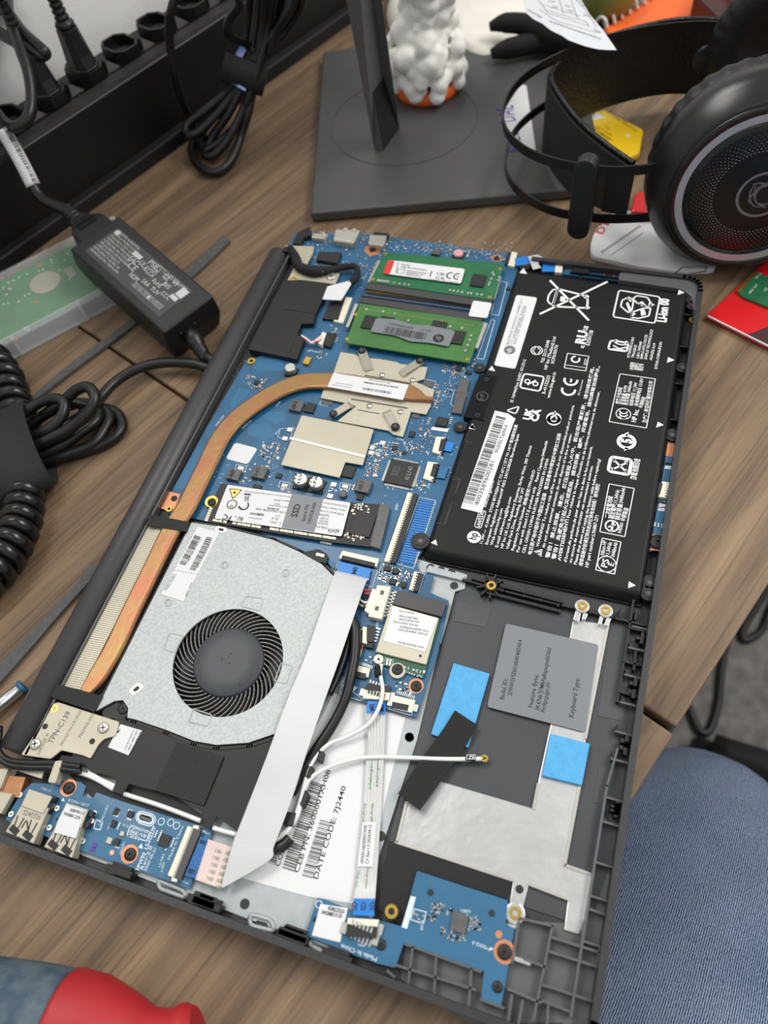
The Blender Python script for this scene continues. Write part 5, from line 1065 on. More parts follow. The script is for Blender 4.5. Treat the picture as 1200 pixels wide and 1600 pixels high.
# ---- narrow striped flat cable to the touchpad board
nz = .0146
q = cG((435, 900), (565, 905), (562, 1000), (425, 990)); plate('blue_cable_end', q, .0160, .0004, M['blue_tab'], LAP); P = Print(.0160)
P.text('MB', *cG((555, 975), (550, 925)), h=.0019, bold=.02); P.text('MB', *cG((485, 970), (480, 920)), h=.0019, bold=.02); P.out('printed_text', M['ink'], LAP)
Ls = [((572, 1114), .0158), ((575, 1160), .0150), ((571, 1200), .0144), ((568, 1260), .0142), ((562, 1320), .0142), ((556, 1380), .0144), ((553, 1405), .0155)]
Rs = [((602, 1114), .0158), ((601, 1160), .0150), ((599, 1200), .0144), ((596, 1260), .0142), ((592, 1320), .0142), ((588, 1380), .0144), ((586, 1405), .0155)]
nc = obj('narrow_flat_cable', MB().ribbon([V3(p, z) for p, z in Ls], [V3(p, z) for p, z in Rs], .0003), M['ribbon'], LAP, label='narrow translucent flat cable with printed lines')
st_ = MB()
for k in range(6):
    t = (k + .5) / 6; st_.tube([V3(lerp(a[0], b[0], t), a[1] + .0002) for a, b in zip(Ls, Rs)], .00022, 4)
obj('conductor', st_, M['solder'], nc, kind='stuff')
P = Print(.0147)
for a, b in (((580, 1232), (584, 1160)), ((591, 1228), (593, 1160)), ((566, 1310), (572, 1255)), ((580, 1306), (584, 1255)), ((556, 1400), (562, 1360)), ((572, 1400), (577, 1355))): P.text('Halogen-Free', a, b, h=.0011)
P.out('printed_text', M['ink_green'], nc)
pa = plate('cable_label', cO((888, 682), (958, 682), (938, 915), (862, 912)), .0150, .0001, M['paper'], nc); P = Print(.0150); P.text('FPW50 NBX0002CW00', *cO((895, 895), (912, 698)), h=.0012, bold=.01); P.text('CV Rev:1.0 2024.04.15', *cO((920, 900), (936, 696)), h=.0012, bold=.01); P.out('printed_text', M['ink'], nc)
q = cS4((455, 195), (603, 198), (598, 318), (452, 310)); plate('blue_cable_end', q, .0164, .0004, M['blue_tab'], LAP); P = Print(.0164)
for k in range(3): P.text('SD', *cS4((477 + 62 * k, 280), (480 + 62 * k, 218)), h=.0018, bold=.02)
P.out('printed_text', M['ink'], LAP)
# ================================================================ touchpad side
tb = plate('touchpad_board', cS4((205, 190), (265, 200), (275, 208), (440, 275), (620, 345), (790, 388)) + cK((155, 632), (580, 770), (572, 882), (612, 905), (550, 1262), (455, 1235), (468, 1102), (100, 976)) + cS4((802, 512), (745, 676), (615, 645), (160, 470), (120, 440)), .0150, .0010, M['pcb_small'], LAP, label='blue touchpad button board')
conn(cS4((415, 330), (632, 342), (618, 392), (410, 372)), cS4((410, 372), (620, 392), (612, 470), (400, 455)), .0024, bar='chip_black', parent=tb, z0=.0150); pins('lead', cS4((510, 475))[0], 6, .0014, .0024, 'x', .0150, tb, a=-.08); pins('contact', cS4((515, 388))[0], 6, .0014, .0018, 'x', .0173, tb, a=-.05)
for q in cS4((390, 400), (638, 410), (608, 482)): block('solder_pad', q, .0022, .0036, .0012, 'solder', tb, .0150)
plate('board_sticker', cS4((225, 232), (415, 262), (362, 500), (165, 452)), .0153, .0002, M['paper'], tb, label='white sticker on the touchpad board corner')
P = Print(.0153); P.text('455M2Z32L01', *cS4((272, 272), (388, 300)), h=.0012, bold=.03); P.text('0W208882 01129', *cS4((232, 302), (372, 332)), h=.0012, bold=.03); P.text('M1', *cS4((192, 358), (202, 325)), h=.0013, bold=.04); P.out('printed_text', M['ink'], tb)
block('chip', cK((352, 875))[0], .0056, .0060, .0010, 'chip_grey', tb, .0150)
for q in cK((325, 870), (382, 880)): pins('lead', q, 8, .0008, .0010, 'y', .0150, tb)
P = Print(.0150); P.poly(cK((125, 750), (150, 755), (108, 905), (82, 895))); P.loop(cK((140, 810), (198, 825), (185, 880), (125, 860)), .0003)
for st, a, b, h in (('Made In China', *cS4((620, 605), (372, 510)), 0.00132), ('U2K1', *cK((405, 815), (360, 812)), 0.00099), ('DC40', *cK((182, 910), (186, 865)), 0.00088), ('M2X2.5', *cK((495, 990), (415, 960)), 0.00099), ('JCP1', *cS4((540, 515), (488, 505)), 0.00077)): P.text(st, a, b, h=h, bold=.01)
P.poly(cK((515, 998), (492, 988), (488, 1008))); P.circ(cS4((215, 235))[0], .0013, .0010); P.out('printed_text', M['ink_silk'], tb)
g_ = MB()
for (u0, v0, u1, v1, n) in ((220, 785, 280, 830, 26), (195, 845, 245, 870, 12), (395, 850, 455, 910, 28), (295, 920, 385, 960, 24), (255, 895, 290, 930, 8), (290, 810, 320, 850, 10), (140, 825, 190, 860, 5)):
    for k in range(n): p = at(cK((rng.uniform(u0, u1), rng.uniform(v0, v1)))[0], .0150); g_.box(p.x, p.y, .0009, .0005, .0150, .0153, rng.choice((0, 1.57)), mi=rng.choice((0, 0, 0, 1)))
obj('surface_component', g_, [M['solder'], M['chip_black']], tb, kind='stuff')
screw(cK((565, 1012))[0], .0150, tb, .0025, .0009, pad='copper_pad', padr=.0037); screw(cK((532, 1176))[0], .0150, tb, .0018, .0006); screw(cS4((645, 515))[0], .0150, tb, .0018, .0006); obj('copper_dot', MB().cyl(at(cK((538, 930))[0], .0150).xy, .0012, .0149, .0152, 18), M['copper_pad'], tb)
for q in cK((218, 733), (505, 830)): obj('pin_hole', MB().cyl(at(q, .0150).xy, .0011, .0149, .0153, 16), M['ink'], tb)
P = Print(.0150, .00003); P.loop(cK((510, 800), (465, 840), (455, 950), (415, 950)), .0004, closed=False); P.loop(cS4((690, 530), (790, 480), (850, 440)), .0004, closed=False); P.out('trace', M['pcb_light'], tb)
block('palm_panel', cK((110, 560))[0], .001, .001, .001, 'black_plastic', LAP, FL) if False else None
pp_ = plate('touchpad_ledge', cK((20, 490), (240, 570), (600, 680), (578, 765), (160, 632), (130, 720), (85, 890)) + [(590, 1420)], FL + .0016, .0012, M['film_black'], LAP)
brass(cS4((718, 285))[0], .0168, LAP, .0023, .003); obj('screw_boss', MB().cyl(at(cS4((718, 285))[0], .0160).xy, .0029, FL, .0160, 22), M['black_plastic'], LAP)
ft = plate('foil_bracket', cJ((705, 325), (872, 345)) + cK((920, 150), (918, 235), (848, 605), (975, 650), (945, 850), (915, 930), (845, 910), (862, 765), (680, 695), (655, 790), (632, 890), (605, 1060), (590, 1060), (612, 905), (575, 880), (605, 675), (55, 495), (110, 300), (265, 212), (700, 340), (722, 225)) + cJ((545, 1075), (600, 820), (690, 410)), FL + .0014, .0008, M['foil'], LAP, .0003, label='silvery foil-covered touchpad bracket')
ed = MB()
for a, b in ((cJ((872, 345)), cJ((765, 880))), (cK((918, 235)), cK((848, 605))), (cK((850, 605)), cK((975, 650))), (cK((60, 495)), cK((105, 310))), (cK((55, 497)), cK((605, 677))), (cK((722, 225)), cK((700, 340))), (cK((975, 650)), cK((940, 860))), (cK((680, 695)), cK((862, 765)))): wall(ed, pl([a[0], b[0]], FL + .0018), .0009, FL + .001, FL + .0020)
obj('foil_edge', ed, M['steel'], ft)
for q in cJ((750, 258), (860, 280)): p = at(q, .016); obj('bracket_lug', MB().cyl((p.x, p.y), .0031, FL, .0158, 20), M['foil'], ft, bevel=.0005); brass(q, .0163, ft, .0019, .001)
for q in (cJ((718, 280), (745, 290), (735, 335), (705, 325)), cJ((755, 290), (778, 295), (765, 325), (745, 322)), cJ((832, 305), (850, 310), (840, 350), (822, 345)), cJ((865, 312), (888, 318), (870, 355), (850, 350))): plate('lug_strap', q, .0150, .003, M['foil'], ft, .0004)
for q in cK((635, 718),): obj('foil_hole', MB().cyl(at(q, FL + .0014).xy, .0014, FL + .001, FL + .0017, 18), M['ink'], ft)
p = at(cK((615, 830))[0], .0152); obj('bracket_lug', MB().cyl((p.x, p.y), .0036, FL, .0150, 20), M['foil'], ft, bevel=.0006); brass(cK((615, 830))[0], .0154, ft, .0021, .001)
for q in (cK((570, 880), (628, 885), (622, 905), (562, 895)), cK((612, 1030), (695, 1058), (685, 1080), (605, 1052))): plate('lug_strap', q, .0150, .003, M['foil'], ft, .0004)
gl = plate('information_label', roundpoly(cJ((392, 342), (826, 442), (762, 852), (303, 733)), 5), FL + .0022, .0003, M['label_grey'], LAP, label='large grey sticker with build details')
P = Print(FL + .0022)
for st, a, b, h in (('Build ID:', (382, 700), (402, 602), .0017), ('22WW3V9Z601#SAK4#DAK4', (418, 682), (468, 422), .0017), ('Feature Byte:', (515, 738), (545, 582), .0017), ('3K476b7J7M8AaBapaqawbDbhf', (548, 752), (605, 456), .0017), ('Pm9pnpqpr.tH', (575, 760), (600, 622), .0017), ('Keyboard Type:', (708, 785), (738, 600), .0019)): P.text(st, *cJ(a, b), h=h, bold=.008)
P.out('printed_text', M['ink'], gl)
plate('foam_pad', cJ((146, 527), (316, 577), (215, 925), (40, 860)), FL + .0026, .0018, M['foam_blue'], LAP, .0003, label='long blue foam pad'); plate('foam_pad', cJ((600, 858), (786, 905), (748, 1102), (560, 1055)), FL + .0032, .0018, M['foam_blue'], LAP, .0003, label='square blue foam pad')
pd_ = MB()
obj('cloth_tape', MB().ribbon([V3((711, 1110), FL + .0036), V3((690, 1143), FL + .0034), V3((650, 1198), FL + .0040), V3((622, 1240), FL + .0050)], [V3((746, 1133), FL + .0036), V3((728, 1165), FL + .0034), V3((688, 1222), FL + .0040), V3((656, 1266), FL + .0056)], .0004), M['cloth_tape'], LAP, label='strip of black cloth tape')
# antenna wires
z_ = FL + .004
w1 = [((596, 1038), .0182), ((594, 1052), .0184), ((598, 1080), .0180), ((591, 1108), .0180), ((575, 1132), .0172), ((545, 1150), .0160), ((515, 1162), .0158), ((494, 1182), .0158), ((481, 1205), .0160), ((474, 1232), .0158), ((466, 1262), .0155), ((452, 1296), .0152), ((428, 1315), .0150)]
w2 = [((752, 1185.5), .0150), ((735, 1186), .0152), ((690, 1186), .0152), ((640, 1184), .0150), ((594, 1183), .0152), ((560, 1185), .0155), ((520, 1196), .0158), ((490, 1212), .0158), ((476, 1232), .0156), ((470, 1258), .0154), ((460, 1284), .0152), ((436, 1308), .0150)]
obj('antenna_wire', MB().tube([V3(p, z) for p, z in w1], .00085, 8), M['wire_white'], LAP); obj('antenna_wire', MB().tube([V3(p, z) for p, z in w2], .00085, 8), M['wire_white'], LAP)
p = at((757, 1185), .0150); an_ = obj('antenna_plug', MB().ring((p.x, p.y), .0006, .0014, .0140, .0152, 14), M['gold'], LAP); obj('crimp', MB().tube([V3((746, 1186), .0150), V3((756, 1185), .0150)], .0006, 8), M['gold'], an_)
plate('wire_sleeve', cK((382, 82), (432, 84), (430, 116), (380, 114)), .0162, .0018, M['cloth_tape'], LAP, .0003); P = Print(.0162); P.text('2', *cK((420, 108), (420, 90)), h=.0016); P.loop(cK((388, 88), (428, 88), (426, 108), (388, 108)), .0002); P.out('printed_text', M['ink_white'], LAP)
p = at(cG((515, 600))[0], .0176); obj('antenna_plug', MB().ring((p.x, p.y), .0006, .0020, .0164, .0178, 14), M['white_plastic'], LAP); sl2 = obj('wire_sleeve', MB().tube([V3(p_, .0182) for p_ in cG((508, 655), (512, 690), (516, 725))], .0016, 8, spline=False), M['cloth_tape'], LAP)
bk = [((551, 968), .0185), ((555, 980), .0188), ((556, 1000), .0188), ((554, 1030), .0185), ((548, 1060), .0180), ((541, 1088), .0172), ((530, 1114), .0162), ((514, 1142), .0156), ((496, 1168), .0152), ((482, 1190), .0150), ((468, 1214), .0147), ((455, 1240), .0145)]
obj('speaker_cable', MB().tube([V3(p, z) for p, z in bk], [.0022] * 5 + [.0021] * 7, 10), M['wire_black'], LAP, label='thick black cable beside the wide flat cable')
obj('speaker_cable', MB().tube([V3(p, .0165) for p in ((548, 985), (540, 1020), (528, 1055), (514, 1085))], .0016, 8), M['wire_black'], LAP)
for q in (cO((572, 378), (632, 392), (618, 455), (562, 445)), cO((485, 625), (542, 632), (522, 705), (470, 695)), cO((660, 305), (688, 315), (675, 370), (650, 360)), cO((590, 510), (610, 540), (580, 605), (560, 590))): plate('cable_guide', q, .0168, .005, M['black_plastic'], LAP, .0004)
obj('rubber_bushing', MB().tube([V3(p, .0152) for p in cO((425, 825), (480, 800), (512, 765))], .0022, 8), M['rubber'], LAP)
for q, mt_ in ((cJ((30, 70), (200, 118), (190, 140), (20, 100)), 'plate_metal'),): plate('plate_lip', q, FL + .003, .0018, M[mt_], LAP)
# ================================================================ THINGS ROUND THE LAPTOP
# ---- power strip against the wall
d1 = Vector((.385, .923, 0)).normalized(); d2 = Vector((-d1.y, d1.x, 0))          # along the strip / towards the wall
PB = Vector((-.165, .369, 0))
def ST(t, b, z): q = PB + d1 * t + d2 * b; return (q.x, q.y, z)
PS = thing('power_strip', 'long black power strip with upward sockets standing against the pale wall', 'power strip', ST(.1, .02, 0))
HS = .057
def lx(t0, t1, prof):   # profile in (depth, height) swept along the strip
    m_ = MB(); n = len(prof); vs = [ST(t0, b, z) for b, z in prof] + [ST(t1, b, z) for b, z in prof]
    m_.add(vs, [list(range(n))[::-1], [n + i for i in range(n)]] + [[i, (i + 1) % n, n + (i + 1) % n, n + i] for i in range(n)]); return m_
D('strip_black', srgb(11, 11, 12), .42, bump=.1, bscale=700)
D('strip_worn', srgb(34, 33, 33), .55, noise=.3, nscale=90)
obj('housing', lx(-.28, .55, [(.004, 0), (.0465, 0), (.0465, HS), (.0085, HS), (.005, HS - .003)]), M['strip_black'], PS, bevel=.0012)
obj('foot_rail', lx(-.28, .55, [(-.004, 0), (.005, 0), (.005, .010), (-.002, .009)]), M['strip_black'], PS, bevel=.001)
obj('top_lip', lx(-.28, .55, [(.0052, HS - .002), (.0125, HS), (.0125, HS + .0012), (.0060, HS + .0004)]), M['strip_worn'], PS)
hexo = [(.0094, -.0068), (.0094, .0068), (.0048, .0122), (-.0048, .0122), (-.0094, .0068), (-.0094, -.0068), (-.0048, -.0122), (.0048, -.0122)]
sm_ = MB(); sh_ = [(a, b) for a, b in hexo]
wall(sm_, sh_, .0018, 0, .0080, closed=True); sm_.prism([(a * .95, b * .95) for a, b in hexo], 0, .0018)
sm_.prism([(a * .62, b * .30) for a, b in hexo], .0018, .0034)
sme = sm_.mesh('socket', M['strip_black']); pin = MB()
for a in (-.0036, 0, .0036): pin.cyl((a, .0008 if a == 0 else 0), .0009, .0034, .0036, 10)
pme = pin.mesh('pin_hole', M['ink']); wd_ = MB(); wd_.hexa([(-.0025, -.005, .0055), (-.001, -.005, .0055), (-.001, .003, .0055), (-.0025, .003, .0055)], [(-.0050, -.0085, 0), (.0052, -.0085, 0), (.0052, .0065, 0), (-.0050, .0065, 0)])
wme = wd_.mesh('wedge', M['strip_worn'])
rz = math.atan2(d1.y, d1.x)
socks = [at(p, HS + .008) for p in ((18, 163), (77, 143), (133, 105), (193, 63), (246, 30), (300, 2), (352, -30), (405, -62))]
ts = [(Vector((q.x, q.y, 0)) - PB).dot(d1) for q in socks]; t0_ = ts[1]; stp = (ts[5] - ts[1]) / 4
for k in range(-2, 9):
    q = ST(t0_ + stp * k, .0275, HS); s_ = inst('socket', sme, q, rz, PS); inst('pin_hole', pme, q, rz, PS)
    inst('wedge', wme, ST(t0_ + stp * (k + .5), .0265, HS), rz, PS)
# ---- two plugs standing in it
def plug(k, lab, group=None, cable=None):
    q = Vector(ST(t0_ + stp * k, .0275, HS)); t = thing('power_plug', lab, 'plug', tuple(q + Vector((0, 0, .004))))
    b = MB(); lv = [(1.0, .0045, .88), (1.0, .0088, .88), (.90, .0092, .84), (.84, .016, .68), (.72, .026, .56), (.66, .032, .52)]; vs = []
    for s_, h, e in lv: vs += [tuple(q + d1 * a * .92 * s_ + d2 * bb * e + Vector((0, 0, h))) for a, bb in hexo]
    n = 8; fs = [[i * n + j, i * n + (j + 1) % n, (i + 1) * n + (j + 1) % n, (i + 1) * n + j] for i in range(len(lv) - 1) for j in range(n)] + [list(range(n))[::-1], [(len(lv) - 1) * n + j for j in range(n)]]
    b.add(vs, fs); obj('plug_body', b, M['rubber'], t, bevel=.0008)
    r_ = MB().lathe([(.0046, .031), (.0062, .0322), (.0062, .0345), (.0050, .036)] + [(r, .0365 + .0036 * i + o) for i in range(7) for r, o in ((.0034, 0), (.0046 - .0002 * i, .0009), (.0046 - .0002 * i, .0022), (.0034, .0031))], q, (0, 0, 1), 16); obj('strain_relief', r_, M['rubber'], t)
    obj('cable', MB().tube([q + Vector((0, 0, .058)), q + Vector((0, 0, .11)), q + Vector((-.02, .01, .16)), q + Vector((-.08, .03, .20))], .0034, 10), M['rubber'], t)
plug(1, 'right one of the two black plugs standing in the power strip'); plug(0, 'left one of the two black plugs, behind the hanging cable loops')
lp_ = [((-30, 20), .105), ((5, 15), .105), ((35, 50), .100), ((66, 78), .096), ((70, 84), .094), ((58, 86), .094), ((25, 66), .098), ((-30, 35), .102)]
tag(obj('looped_cable', MB().tube([V3(p, z) for p, z in lp_], .0036, 10), M['rubber']), 'black cable bent back on itself in front of the left plug', 'cable')
lp_ = [((10, -30), .105), ((14, 25), .104), ((30, 72), .100), ((42, 105), .094), ((49, 145), .086), ((46, 180), .080), ((28, 198), .076), ((8, 192), .074), ((-12, 170), .074), ((-40, 150), .074)]
tag(obj('hanging_cable', MB().tube([V3(p, z) for p, z in lp_], .0034, 10), M['rubber']), 'black cable drooping in a loop over the leftmost socket', 'cable')
# ---- cable bundle with hook-and-loop tie
BU = thing('cable_bundle', 'bundle of glossy black cables tied with a black strap, leaning on the power strip', 'cable', V3((375, 230), 0))
def strand(px, r=.0030, nm='cable_strand', par=BU, mt='wire_black'): return obj(nm, MB().tube([V3(p, z) for p, z in px], r, 10), M[mt], par)
def L_(*q): return [((240 + a / 4.615, b / 4.615), z) for a, b, z in q]
strand(L_((700, -80, .085), (690, 120, .068), (660, 330, .052), (600, 560, .040), (500, 690, .030), (350, 810, .026), (250, 890, .022), (235, 960, .018), (300, 965, .018), (430, 850, .022), (560, 700, .030), (670, 540, .040), (740, 380, .050), (800, 150, .066), (830, -80, .085)))
strand(L_((760, -80, .085), (740, 150, .068), (700, 400, .050), (630, 640, .034), (540, 820, .022), (440, 960, .012), (390, 1060, .006), (370, 1120, .005), (430, 1120, .006), (540, 1000, .012), (640, 800, .024), (700, 620, .036), (770, 400, .050), (880, 150, .064), (950, -80, .085)))
strand(L_((820, -80, .090), (790, 200, .066), (720, 480, .046), (560, 700, .030), (400, 880, .018), (300, 1000, .006), (275, 1090, .004), (310, 1180, .004), (400, 1240, .004), (490, 1225, .004), (570, 1140, .005), (630, 980, .010), (680, 820, .022), (720, 640, .034), (790, 420, .048), (950, 220, .060), (1060, 40, .075), (1075, -80, .09)))
strand(L_((870, -80, .090), (830, 200, .066), (760, 460, .048), (680, 720, .030), (600, 900, .014), (480, 1020, .008), (380, 1080, .0055), (340, 1050, .006), (330, 980, .008), (430, 850, .016), (560, 680, .030), (680, 480, .046), (860, 250, .062), (990, 60, .076), (1020, -80, .09)))
strand(L_((560, -80, .10), (620, 20, .092), (550, 130, .082), (530, 220, .074), (580, 280, .066), (690, 330, .056), (760, 440, .048)), .0026)
strand(L_((1020, -80, .09), (960, 100, .078), (890, 230, .066), (830, 400, .052)), .0022)
# strap round the bundle
cv = [V3(p, z) for p, z in L_((700, 400, .051), (655, 540, .041), (640, 640, .036))]
ax = (Vector(cv[2]) - Vector(cv[0])).normalized(); cen = Vector(cv[1]); L2 = (Vector(cv[2]) - Vector(cv[0])).length
uu = ax.cross(CAM - cen).normalized(); ww = uu.cross(ax)
st_ = MB(); vs = []; NN = 28
for sgn in (-1, 1):
    for rr in (.93, 1.0):
        vs += [tuple(cen + ax * L2 * .40 * sgn + uu * .0150 * rr * math.cos(2 * math.pi * i / NN) + ww * .0105 * rr * math.sin(2 * math.pi * i / NN)) for i in range(NN)]
fs = [[a * NN + i, a * NN + (i + 1) % NN, b * NN + (i + 1) % NN, b * NN + i] for a, b in ((0, 1), (1, 3), (3, 2), (2, 0)) for i in range(NN)]
st_.add(vs, fs, 0, True); obj('strap', st_, M['cloth_tape'], BU, label='black woven hook-and-loop strap')
D('lilac', srgb(150, 168, 226), .5)
tg = L_((640, 300, .060), (665, 360, .055), (570, 560, .044), (550, 520, .047), (575, 420, .053)); c_ = Vector(V3(*tg[4]))
m_ = MB(); tv = [V3(p, z) for p, z in tg]; m_.hexa([tuple(Vector(v)) for v in tv], [tuple(Vector(v) + ww * -.0015) for v in tv]); obj('strap_end', m_, M['lilac'], BU, label='pale lilac tab of the strap')
m_ = MB(); tv = [V3(p, z) for p, z in L_((575, 590, .043), (665, 640, .040), (660, 658, .039), (572, 605, .042))]; m_.hexa([tuple(Vector(v)) for v in tv], [tuple(Vector(v) + ww * -.001) for v in tv]); obj('strap_end', m_, M['lilac'], BU, label='pale lilac tab of the strap')
tag(obj('thin_cable', MB().tube([V3(p, z) for p, z in L_((170, -80, .105), (130, 60, .096), (110, 160, .088), (120, 330, .074), (150, 520, .058), (190, 680, .040), (250, 820, .022), (300, 930, .008), (380, 1000, .004))], .0027, 10), M['wire_black']), 'single thin black cable hanging down the front of the power strip', 'cable')
# ---- adapter brick, one end propped on the drive case
pm_ = thing('power_adapter', 'black laptop power adapter with a printed label, propped on the clear drive case', 'adapter', V3((240, 470), .004))
tA, tB, tC, tD = [Vector(V3(p, z)) for p, z in (((335, 463), .0265), ((254, 519), .0265), ((104, 382), .0395), ((189.6, 342), .0395))]
ctr_ = (tA + tB + tC + tD) / 4; e1 = ((tA + tB) / 2 - (tC + tD) / 2).normalized(); e2 = ((tA + tD) / 2 - (tB + tC) / 2); e2 = (e2 - e1 * e2.dot(e1)).normalized(); e3 = e1.cross(e2).normalized()
if e3.z < 0: e3 = -e3
LB = ((tA - tD).length + (tB - tC).length) / 4; WB = ((tA - tB).length + (tC - tD).length) / 4; HB = .0255
def BR(a, b, h): return tuple(ctr_ + e1 * a + e2 * b + e3 * h)
D('adapter_black', srgb(24, 24, 26), .45, bump=.15, bscale=1100)
bb = MB(); mid = HB * .52
tp_ = [BR(a * LB, b * WB, 0) for a, b in ((1, 1), (1, -1), (-1, -1), (-1, 1))]; md = [BR(a * (LB + .0012), b * (WB + .0012), -mid) for a, b in ((1, 1), (1, -1), (-1, -1), (-1, 1))]; bt = [BR(a * (LB - .0008), b * (WB - .0008), -HB) for a, b in ((1, 1), (1, -1), (-1, -1), (-1, 1))]
bb.add(tp_ + md + bt, [[0, 1, 2, 3], [11, 10, 9, 8]] + [[i + k, i + k + 4, (i + 1) % 4 + k + 4, (i + 1) % 4 + k] for k in (0, 4) for i in range(4)])
obj('adapter_case', bb, M['adapter_black'], pm_, bevel=.0016, seg=3)
lab = MB(); e_ = .00012
D('adapter_label', srgb(62, 63, 65), .42)
A_ = lambda u, v: BR(-LB + u * 2 * LB, WB - v * 2 * WB, e_)      # u along, v across (0 = far side)
lab.add([A_(.09, .17), A_(.88, .17), A_(.88, .86), A_(.09, .86)], [[0, 1, 2, 3]]); lo_ = obj('adapter_label', lab, M['adapter_label'], pm_)
pr = MB(); e_ = .0002
def bl(u0, v0, u1, v1): pr.add([A_(u0, v0), A_(u1, v0), A_(u1, v1), A_(u0, v1)], [[0, 1, 2, 3]])
def at_text(st, u, v, wu, hv):     # lettering across the short side of the adapter label
    vs, fs = TXv(st); x0 = min(a[0] for a in vs); x1 = max(a[0] for a in vs)
    pr.add([A_(u + hv * (1 - y / .69) - hv, v - wu * (x - x0) / (x1 - x0)) for x, y, _ in vs], fs)
def at_text2(st, u, v, wu, hv):    # lettering along the adapter
    vs, fs = TXv(st); x0 = min(a[0] for a in vs); x1 = max(a[0] for a in vs)
    pr.add([A_(u + wu * (x - x0) / (x1 - x0), v - hv * y / .69) for x, y, _ in vs], fs)
def TXv(st):
    if (st, 0) not in TX: Print(0).text(st, (100, 100), (120, 100))
    return TX[(st, 0)]
for k, st in enumerate(('AC ADAPTER / ALIMENTATION', 'Input/Entree: 100-240V~1.4A 50/60Hz', 'Output/Sortie: 19.5V---2.31A 45W', 'MODEL NO: TPN-LA04', 'HSTNN-DA40  P/N: 741727-001', 'REPLACEMENT S/N WHXYZ0AR', 'LIMITED POWER SOURCE L.P.S.', 'EFFICIENCY LEVEL VI', 'FOR INDOOR USE ONLY  MADE IN CHINA')): at_text2(st, .11, .24 + .068 * k, .24 + .03 * (k % 3), .042)
for k, st in enumerate(('DELTA ELECTRONICS INC. (JIANGSU)', 'CAUTION: USE ONLY WITH I.T.E.', 'RISK OF ELECTRIC SHOCK', '45W L25296-002', 'CT: WHUVE0BEYG')): at_text2(st, .55, .70 + .034 * k if k < 3 else .22 + .04 * (k - 3), .29, .026)
for st, u, v, w_, h_ in (('UL', .44, .42, .05, .10), ('CE', .40, .58, .07, .12), ('EAC', .36, .48, .08, .10), ('KC', .50, .45, .05, .11), ('UK', .55, .36, .05, .08), ('CA', .55, .45, .05, .08), ('RoHS', .62, .50, .08, .08), ('BIS', .69, .42, .06, .08), ('NOM', .47, .68, .08, .09), ('SAA', .57, .62, .07, .08), ('VI', .72, .30, .04, .09), ('GS', .64, .33, .05, .10), ('TUV', .66, .62, .08, .08), ('PSE', .48, .31, .08, .10), ('CCC', .74, .56, .08, .08)): at_text2(st, u, v, w_, h_)
for u0, v0, u1, v1 in ((.34, .28, .42, .36), (.80, .42, .86, .50), (.81, .22, .87, .40), (.70, .70, .72, .76)): bl(u0, v0, u1, v1)
for i in range(24): pr.add([A_(.125 + .022 * math.cos(i * .2618), .245 - .05 * math.sin(i * .2618)), A_(.125 + .022 * math.cos((i + 1) * .2618), .245 - .05 * math.sin((i + 1) * .2618)), A_(.125, .245)], [[0, 1, 2]])
D('adapter_ink', srgb(196, 196, 196), .6); obj('printed_text', pr, M['adapter_ink'], pm_)
q = ctr_ + e1 * (LB + .001) - e3 * HB * .45 - e2 * .004
obj('strain_relief', MB().lathe([(.0055, -.002), (.0052, .006), (.0048, .009), (.0040, .011), (.0044, .012), (.0038, .0135), (.0041, .0145), (.0035, .016), (.0038, .017), (.0031, .020)], q, e1 * .9 - e2 * .2 - e3 * .25, 16), M['rubber'], pm_)
obj('case_slot', MB().hexa([BR(LB + .0016, b, h) for b, h in ((-WB * .55, -.0075), (-WB * .55, -.0085), (WB * .1, -.0085), (WB * .1, -.0075))], [BR(LB + .0004, b, h) for b, h in ((-WB * .55, -.0075), (-WB * .55, -.0085), (WB * .1, -.0085), (WB * .1, -.0075))]), M['ink'], pm_)
# inlet plug and mains lead with its white label
ip = MB(); c0 = ctr_ - e1 * (LB - .0005) - e3 * HB * .42 + e2 * .002
vs = []; secs = [(0, 1, 1), (.008, 1, 1), (.013, .95, .95), (.021, .55, .62), (.026, .46, .52)]; base = [(.0115, .0085), (-.0115, .0085), (-.0125, -.0065), (.0125, -.0065)]
for d_, a_, b_ in secs: vs += [tuple(c0 - e1 * d_ + e2 * x * a_ + e3 * y * b_) for x, y in base]
ip.add(vs, [[i * 4 + j, i * 4 + (j + 1) % 4, (i + 1) * 4 + (j + 1) % 4, (i + 1) * 4 + j] for i in range(4) for j in range(4)] + [[3, 2, 1, 0], [16, 17, 18, 19]])
LD = thing('mains_lead', 'black mains lead with a white wrap-around label, plugged into the adapter', 'cable', tuple(c0 - Vector((0, 0, .004))))
obj('inlet_plug', ip, M['rubber'], LD, bevel=.0010)
gr = MB()
for k in range(3): gr.hexa([tuple(c0 - e1 * (.0105 + .0022 * k) + e2 * x + e3 * (.0089 - .0003 * k)) for x in (-.006, .006)] + [tuple(c0 - e1 * (.0115 + .0022 * k) + e2 * x + e3 * (.0087 - .0003 * k)) for x in (.006, -.006)], [tuple(c0 - e1 * (.0105 + .0022 * k) + e2 * x + e3 * .0075) for x in (-.006, .006)] + [tuple(c0 - e1 * (.0115 + .0022 * k) + e2 * x + e3 * .0075) for x in (.006, -.006)])
obj('grip_rib', gr, M['adapter_black'], LD, kind='stuff')
cs = c0 - e1 * .024
lead = [tuple(cs), tuple(cs - e1 * .010 + Vector((0, 0, .002))), V3((68, 312), .040), V3((52, 290), .046), V3((36, 258), .056), V3((18, 225), .066), V3((2, 200), .075), V3((-30, 150), .092), V3((-70, 110), .105)]
obj('cable', MB().tube(lead, [.0046, .0040, .0034, .0034, .0034, .0034, .0034, .0034, .0034], 12), M['rubber'], LD)
rbs = MB()
